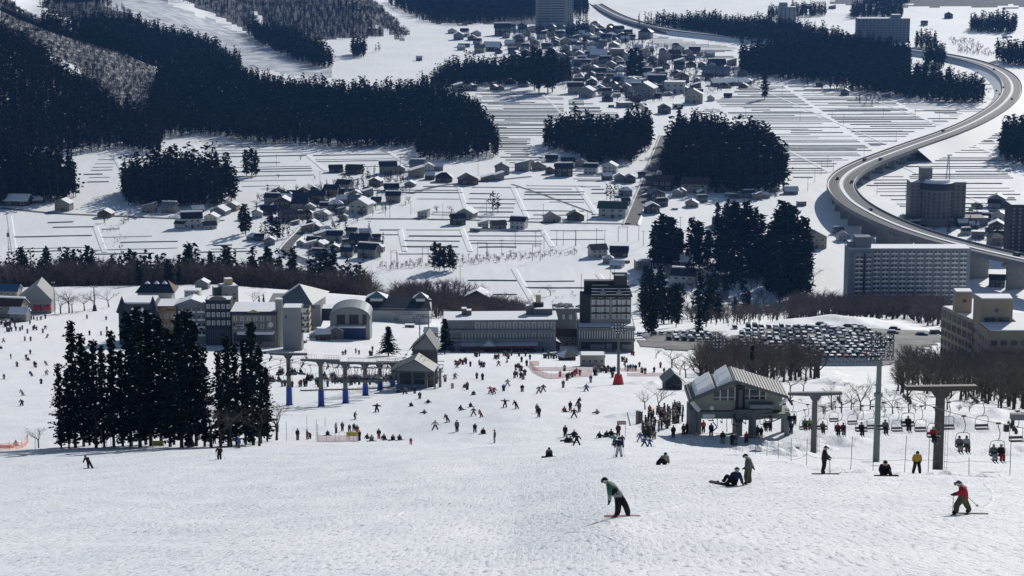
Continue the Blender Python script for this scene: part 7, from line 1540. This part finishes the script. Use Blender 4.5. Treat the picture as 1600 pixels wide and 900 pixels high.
mast('slim lamp mast on the upper left slope', 86, 491, 442, None, .16, 2, 1, 4, M['steel'])
mast('dark footed lamp mast left of castle hotel', 148, 486, 448, None, .28, 3, 1, 4, M['steel'], M['dark'])
# telecom mast left
p = at(16, 447); k = mpp(p.y); t = thing('telecom_mast', 'thin telecom mast at left edge above tree belt', 'mast', p); b = MB(); b.tube((0, 0, -1), (0, 0, 90*k), .25, .12, n=6); b.tube((0, 0, 78*k), (0, 0, 84*k), .7, n=8); b.tube((-.9, 0, 62*k), (.9, 0, 62*k), .12, n=4); obj('pole', (b, [M['steel']]), t)
p = at(1480, 305); k = mpp(p.y); t = thing('lattice_mast', 'lattice pylon behind the round hotel', 'mast', p); b = MB(); hh = 62*k
for sx, sy in ((-1, -1), (1, -1), (1, 1), (-1, 1)): b.tube((sx*2, sy*2, 0), (sx*.3, sy*.3, hh), .22, .12, n=4)
for i in range(7):
    f = i/7; g = (i+1)/7; a = 2-1.7*f; c = 2-1.7*g; b.tube((-a, -a, hh*f), (c, -c, hh*g), .1, n=3); b.tube((a, -a, hh*f), (-c, -c, hh*g), .1, n=3)
obj('lattice', (b, [M['steel']]), t)
# railway gantries and utility poles
for i, (x, y, w_) in enumerate([(611,417,9),(621,420,0),(660,411,9),(719,441,0),(746,403,14),(762,405,0),(784,399,0),(805,389,0),(837,386,0),(850,389,0),(870,384,0),(880,384,19),(900,384,0),(932,381,0),(945,383,0),(966,378,14),(980,378,0),(998,376,0),(1005,385,0),(1037,380,0),(1050,372,0),(1063,362,0),(832,408,12)]):
    p = at(x, y); b = MB(); h = 9.5; b.tube((0, 0, -.5), (0, 0, h), .17, .12, n=5); 
    if w_: ww = w_*mpp(p.y); b.tube((ww, 0, -.5), (ww, 0, h), .17, .12, n=5); b.tube((0, 0, h-.3), (ww, 0, h-.3), .14, n=4); b.tube((0, 0, h-1.1), (ww, 0, h-1.1), .08, n=4)
    else: b.tube((-1.4, 0, h-.6), (1.4, 0, h-.6), .08, n=4)
    t = tag(obj('railway_pole' if not w_ else 'railway_gantry', (b, [M['pole']]), None, p), ('railway gantry' if w_ else 'slim railway pole')+' beside the snowy line through the valley', 'pole', 'railway poles')
UP = [(1222,148),(1300,185),(1318,195),(1380,185),(1430,185),(1468,187),(1250,190),(1400,222),(1302,268),(1293,262),(1283,272),(1273,285),(1262,298),(1350,245),(1556,180),(1565,172),(1530,150),(432,259),(500,287),(626,260),(900,262),(760,333),(747,275),(602,338),(609,340),(642,335),(692,340),(770,318),(849,340),(918,350),(1102,320),(1150,200),(1165,185),(1040,110),(895,345),(730,60),(770,70),(1107,72),(1060,60),(1190,75),(1370,305),(1415,310),(1540,340),(1548,342),(1090,115)]
UPB = MB(); UPB.tube((0, 0, -.5), (0, 0, 9), .16, .1, n=5); UPB.tube((-.9, 0, 8.4), (.9, 0, 8.4), .07, n=3); upm = UPB.mesh('utility_pole', [M['pole']])
for x, y in UP: tag(obj('utility_pole', upm, None, at(x, y)), 'slim utility pole standing '+region(x, y), 'utility pole', 'utility poles in the valley')
# ------------------------------------------------------------------ ploughed snow heaps around the right lift
def mound(px, py, wpx, h, dep, seed):
    p = at(px, py); W_ = wpx*mpp(p.y)*.8; h *= .6; b = MB(); nx, ny = 24, 10; g = []
    for i in range(nx+1):
        for j in range(ny+1):
            u, v = i/nx*2-1, j/ny*2-1;  d_ = math.sqrt(u*u+v*v); x, y = p.x+u*W_, p.y+v*dep
            g.append((x, y, gz(x, y)+h*max(0, 1-d_**1.6)*(.35+1.3*float(vnoise(x, y, W_*.22, seed)))-.12))
    for i in range(nx):
        for j in range(ny): a = i*(ny+1)+j; b.f.append((a, a+ny+1, a+ny+2, a+1)); b.m.append(0)
    b.v = g; o = obj('snow_mound', (b, [GSNOW])); o.data.polygons.foreach_set('use_smooth', [True]*len(o.data.polygons)); kind(o, 'structure', 'heap of ploughed snow')
for i, (x, y, w_, h, dp) in enumerate([(1090,690,60,.8,3),(1130,697,50,.7,2.5),(1180,703,60,1.1,3),(1235,712,70,1.3,3.5),(1205,695,40,1.0,3),(1260,700,70,1.6,5),(1310,690,80,1.4,6),(1400,668,130,1.8,8),(1500,665,140,2.0,8),(1560,650,120,1.6,8),(1340,652,110,1.5,8),(1480,705,150,1.2,6),(1590,705,90,1.4,6),(1300,735,60,.5,2),(1345,739,50,.45,1.6),(1400,743,60,.4,1.5),(1475,742,60,.5,1.5),(1540,745,60,.45,1.5),(1230,725,60,.5,1.8),(1165,712,60,.45,2),(1260,585,90,3.4,14),(1310,600,60,2.0,10),(990,652,70,1.2,8),(960,668,90,.6,8),(1030,668,60,1.0,6),(1100,612,50,1.6,8),(1330,508,190,4.5,16),(1060,640,60,.9,6),(930,610,120,.8,10),(1015,600,60,1.5,10)]): mound(x, y, w_, h, dp, i)
def track(pts, w_=.16, h=.05):
    path = smooth_path([at(x, y) for x, y in pts], .8); b = MB(); prev = None
    for i, p in enumerate(path):
        d = path[min(i+1, len(path)-1)]-path[max(i-1, 0)]; d.z = 0; d.normalize(); n = Vector((d.y, -d.x, 0)); f = min(1, i/6, (len(path)-1-i)/6)*(.6+.4*math.sin(i*.7))
        q = [p+n*(k*w_) for k in (-1.6, -.4, .4, 1.6)]; cur = [Vector((v.x, v.y, gz(v.x, v.y)+z)) for v, z in zip(q, (-.02, h*f, -.01+h*f*.4, -.02))]
        if prev:
            for k in range(3): b.quad(prev[k], prev[k+1], cur[k+1], cur[k])
        prev = cur
    kind(obj('ski_track', (b, [GSNOW])), 'structure', 'carved ski track in the snow')
track([(1536,756),(1548,770),(1546,785),(1530,797)]); rt = random.Random(5)
for i in range(9):
    x = rt.uniform(-60, 1560); y = rt.uniform(745, 800); P_ = [(x, y)]; s_ = rt.choice((-1, 1))
    for k in range(rt.randint(3, 6)): x += s_*rt.uniform(20, 90); y += rt.uniform(6, 26); s_ = -s_ if rt.random() < .55 else s_; P_.append((x, y))
    track([p for p in P_ if p[1] < 890] if sum(p[1] < 890 for p in P_) > 2 else P_[:3], rt.uniform(.10, .2), rt.uniform(.015, .035))
# ------------------------------------------------------------------ nets, sticks, signs
def net(label, pxs, h, m, step=3.2, posts=True):
    pts = [at(x, y) for x, y in pxs]; path = smooth_path(pts, step); t = thing('safety_net', label, 'net', path[0]); o = path[0]; b = MB(); q = MB(); 
    for i, p in enumerate(path):
        z = gz(p.x, p.y); P = Vector((p.x-o.x, p.y-o.y, z-o.z))
        if i % 2 == 0: q = MB(); q.tube((0, 0, -.2), (0, 0, h+.35), .03, n=4, m=0); obj('post', (q, [M['pole']]), t, P)
        if i:
            for j in range(6):
                za, zb = h*j/6, h*(j+.5)/6; b.quad(Pp+Vector((0, 0, za)), P+Vector((0, 0, za)), P+Vector((0, 0, zb)), Pp+Vector((0, 0, zb)))
        Pp = P
    obj('mesh', (b, [m]), t); return t
net('orange net enclosing the beginners area, left and front side', [(925,588),(890,590),(862,592),(850,589),(838,583),(830,574),(828,571),(842,571)], 1.3, M['netred'])
net('orange net across the back of the beginners area', [(832,579),(870,579),(920,580),(960,580),(1010,582)], 1.0, M['netpink'])
net('orange net right of the red footed mast', [(980,588),(1020,588),(1060,587)], .9, M['netred'])
net('pink net in front of the resting skiers', [(496,689),(510,690),(530,690),(546,689)], 1.0, M['netpink'], 1.2)
net('red net under the yellow banner', [(545,689),(552,689),(560,689)], .9, M['netred'], 1.0)
net('pink net at the left edge of the piste', [(-10,705),(15,703),(38,699),(44,692)], 1.1, M['netpink'], 1.6)
def board_sign(name, label, px0, px1, py0, py1, D, m, m2, rows_, legs=True):
    p = pt((px0+px1)/2, py1, D); k = mpp(D); W_ = (px1-px0)*k; H_ = (py1-py0)*k; t = thing(name, label, 'sign', p); b = MB(); b.box(-W_/2, W_/2, 0, .06, 0, H_, 0); obj('board', (b, [m]), t); b = MB()
    for n_, z0, z1, x0, x1 in rows_:
        for i in range(n_):
            x = -W_/2+W_*(x0+(x1-x0)*i/n_); cw = W_*(x1-x0)/n_*.78; za, zb = H_*z0, H_*z1
            # blocky strokes where the photograph shows characters too small to read
            for f in (.0, .5, 1.0): z = za+(zb-za)*f; b.box(x, x+cw, -.012, 0, z-.025, z+.025)
            b.box(x+cw*.42, x+cw*.58, -.014, -.001, za, zb)
            if i % 2: b.box(x, x+cw*.15, -.013, 0, za, zb)
    obj('lettering', (b, [m2]), t)
    if legs:
        g = gz(p.x, p.y)-p.z
        for s in (-1, 1): b = MB(); b.tube((s*W_*.45, .09, g-.2), (s*W_*.45, .09, H_), .035, n=5); obj('leg', (b, [M['pole']]), t)
    return t
q = at(247, 700); board_sign('warning_sign', 'small yellow sign with dark characters under the cedar clump', 237.5, 256, 688.5, 696.5, q.y-2, M['yellow'], M['dark'], [(5, .5, .85, .12, .92), (6, .12, .32, .15, .88)])
q = at(974, 682); board_sign('banner_sign', 'small red banner with white characters left of the lift queue', 964, 978, 657.5, 663.5, q.y, mat('banner_red', (.30, .05, .05), .7), M['white'], [(4, .25, .75, .08, .94)])
q = at(550, 688); board_sign('banner_sign', 'yellow green banner with dark characters hung over the red net', 541, 559, 675, 681.5, q.y-.5, M['yellow'], M['olive'], [(5, .2, .8, .05, .95)])
# upright timber board and screen at the queue
t = thing('leaning_board', 'long pale board leaning over the snow beside the queue', 'board', at(985, 666)); b = MB(); b.tube((0, 0, 0), (-.5, .2, 2.1), .14, .1, n=4); obj('plank', (b, [M['pole']]), t)
p = at(999, 662); k = mpp(p.y); t = thing('wind_screen', 'narrow slatted wind screen at the start of the lift queue', 'screen', p, .9)
for i in range(3): b = MB(); b.box(-.9+i*.62, -.35+i*.62, 0, .08, 0, 2.2-.2*i, 0); obj('panel', (b, [[M['concrete'], M['wood'], M['steel']][i]]), t)
q = at(10, 700); t = thing('rescue_sled', 'red rescue sled parked by the left net', 'sled', q); b = MB(); b.extr([(-1.1, -.3), (.9, -.3), (1.2, 0), (.9, .3), (-1.1, .3)], .05, .4, 0); obj('tub', (b, [M['red']]), t)
person(25, 697, 'sit', 'black', 'black', 'board', label='seated snowboarder in black behind the left pink net')
STK = [(55,702,678),(160,702,670),(167,702,672),(174,702,674),(250,704,676),(494,688,655),(497,688,662),(480,672,650),(508,667,652),(432,672,645),(448,689,658),(406,690,662),(524,690,665)]
STK += [(1289,733,692),(1329,734,679),(1364,736,680),(1413,738,679),(1450,739,679),(1514,742,714),(1578,743,678),(1260,727,685),(1236,722,684),(1216,717,684),(1198,713,685),(1181,710,688),(1160,707,688),(1140,704,688),(1128,702,688),(1117,701,690),(1100,699,688),(1080,698,686),(1065,696,682),(1055,696,680)]
for i, (x, yb, yt) in enumerate(STK):
    p = at(x, yb); h = (yb-yt)*mpp(p.y)/cp; b = MB(); b.tube((0, 0, -.3), (random.uniform(-.04, .04)*h, 0, h), .022 if x > 1000 else .035, n=5)
    tag(obj('marker_pole', (b, [M['pole']]), None, p), 'thin marker pole '+('above right lift trench' if x > 1000 else ('beside the pink net' if x > 400 else 'near the cedar clump')), 'pole', 'marker poles')
rp = [at(x, y)+Vector((0, 0, .9)) for x, y in ((1055,697),(1100,700),(1140,705),(1181,711),(1216,718),(1260,728),(1289,734),(1329,735),(1364,737),(1413,739),(1450,740),(1514,743),(1578,744))]
b = MB(); b.path(cable_run(rp, .02), .012, 3); tag(obj('rope', (b, [M['pole']])), 'thin slack rope strung between the marker poles above the trench', 'rope')
rp = [at(x, y)+Vector((0, 0, 1.0)) for x, y in ((1055,690),(1085,688),(1110,686),(1135,688),(1165,690),(1195,692))]
b = MB(); b.path(cable_run(rp, .05), .03, 3); tag(obj('rope', (b, [M['netpink']])), 'pink rope sagging across the shadow under the station', 'rope')
# ------------------------------------------------------------------ give look-alikes their own place in words
WRD = ['leftmost', 'second from left', 'third from left', 'fourth from left', 'fifth from left', 'sixth from left', 'seventh from left', 'eighth from left', 'ninth from left', 'tenth from left', 'eleventh from left', 'twelfth from left', 'thirteenth from left', 'fourteenth from left']
def finish_labels():
    by = {}
    for o in THINGS: by.setdefault(o['label'], []).append(o)
    for lab, os_ in by.items():
        if len(os_) < 2: continue
        g = os_[0].get('group') or (os_[0]['category']+' '+lab.split(',')[-1].strip())
        if len(os_) <= 14 and len(lab.split()) <= 13:
            os_.sort(key=lambda o: proj(o.location)[0])
            for i, o in enumerate(os_): o['label'] = (lab+', '+WRD[i]) if i else lab+', leftmost'; o['group'] = g
        else:
            if len(os_) > 14 and len(lab.split()) <= 10:      # long rows: by depth, then from the left
                os_.sort(key=lambda o: o.location.y); n = len(os_); per = 13; nm = ['nearest rank', 'second rank', 'third rank', 'fourth rank', 'fifth rank', 'sixth rank']
                for r_ in range(0, n, per):
                    if r_//per >= len(nm): break
                    sub = sorted(os_[r_:r_+per], key=lambda o: proj(o.location)[0])
                    for i, o in enumerate(sub): o['label'] = lab+', '+nm[r_//per]+', '+WRD[i]; o['group'] = g
            else:
                for o in os_: o['group'] = g

# ------------------------------------------------------------------ the smallest figures, past three hundred, joined as one crowd
def join_crowd(keep=295):
    P = [o for o in THINGS if o.get('category') == 'person' and o.type == 'MESH']; n_all = sum(1 for o in THINGS if o.get('category') == 'person')
    P.sort(key=lambda o: o.location.y); big = n_all-len(P); rest = P[max(0, keep-big):]
    b = MB(); ms = []; bpy.context.view_layer.update()
    for o in rest:
        me = o.data; i = len(b.v); X_ = o.matrix_world; b.v += [tuple(X_ @ v.co) for v in me.vertices]; sm = [s.material for s in o.material_slots]
        for m_ in sm:
            if m_ not in ms: ms.append(m_)
        for p in me.polygons: b.f.append(tuple(i+q for q in p.vertices)); b.m.append(ms.index(sm[p.material_index]))
    R_ = set(o.name for o in rest); THINGS[:] = [o for o in THINGS if o.name not in R_]
    for o in rest: bpy.data.objects.remove(o)
    kind(obj('crowd', (b, ms)), 'stuff', 'distant skiers and waiting people too small to tell apart', 'crowd'); print('crowd', len(rest))
def join_houses(keep=290):
    P = [o for o in THINGS if o.get('category') == 'house']; P.sort(key=lambda o: -o.scale[0]/o.location.y); rest = P[keep:]; b = MB(); ms = []; bpy.context.view_layer.update()
    kids = {}
    for o in COL.objects:
        if o.parent: kids.setdefault(o.parent.name, []).append(o)
    dead = []
    for h in rest:
        for o in kids.get(h.name, []):
            me = o.data; i = len(b.v); X_ = o.matrix_world; b.v += [tuple(X_ @ v.co) for v in me.vertices]; sm = list(me.materials)
            for m_ in sm:
                if m_ not in ms: ms.append(m_)
            for p in me.polygons: b.f.append(tuple(i+q for q in p.vertices)); b.m.append(ms.index(sm[p.material_index]))
            dead.append(o)
        dead.append(h)
    R_ = set(o.name for o in rest); THINGS[:] = [o for o in THINGS if o.name not in R_]
    for o in dead: bpy.data.objects.remove(o)
    kind(obj('far_houses', (b, ms)), 'stuff', 'small packed houses of the far village', 'houses'); print('houses joined', len(rest))
join_crowd()
join_houses()
finish_labels()
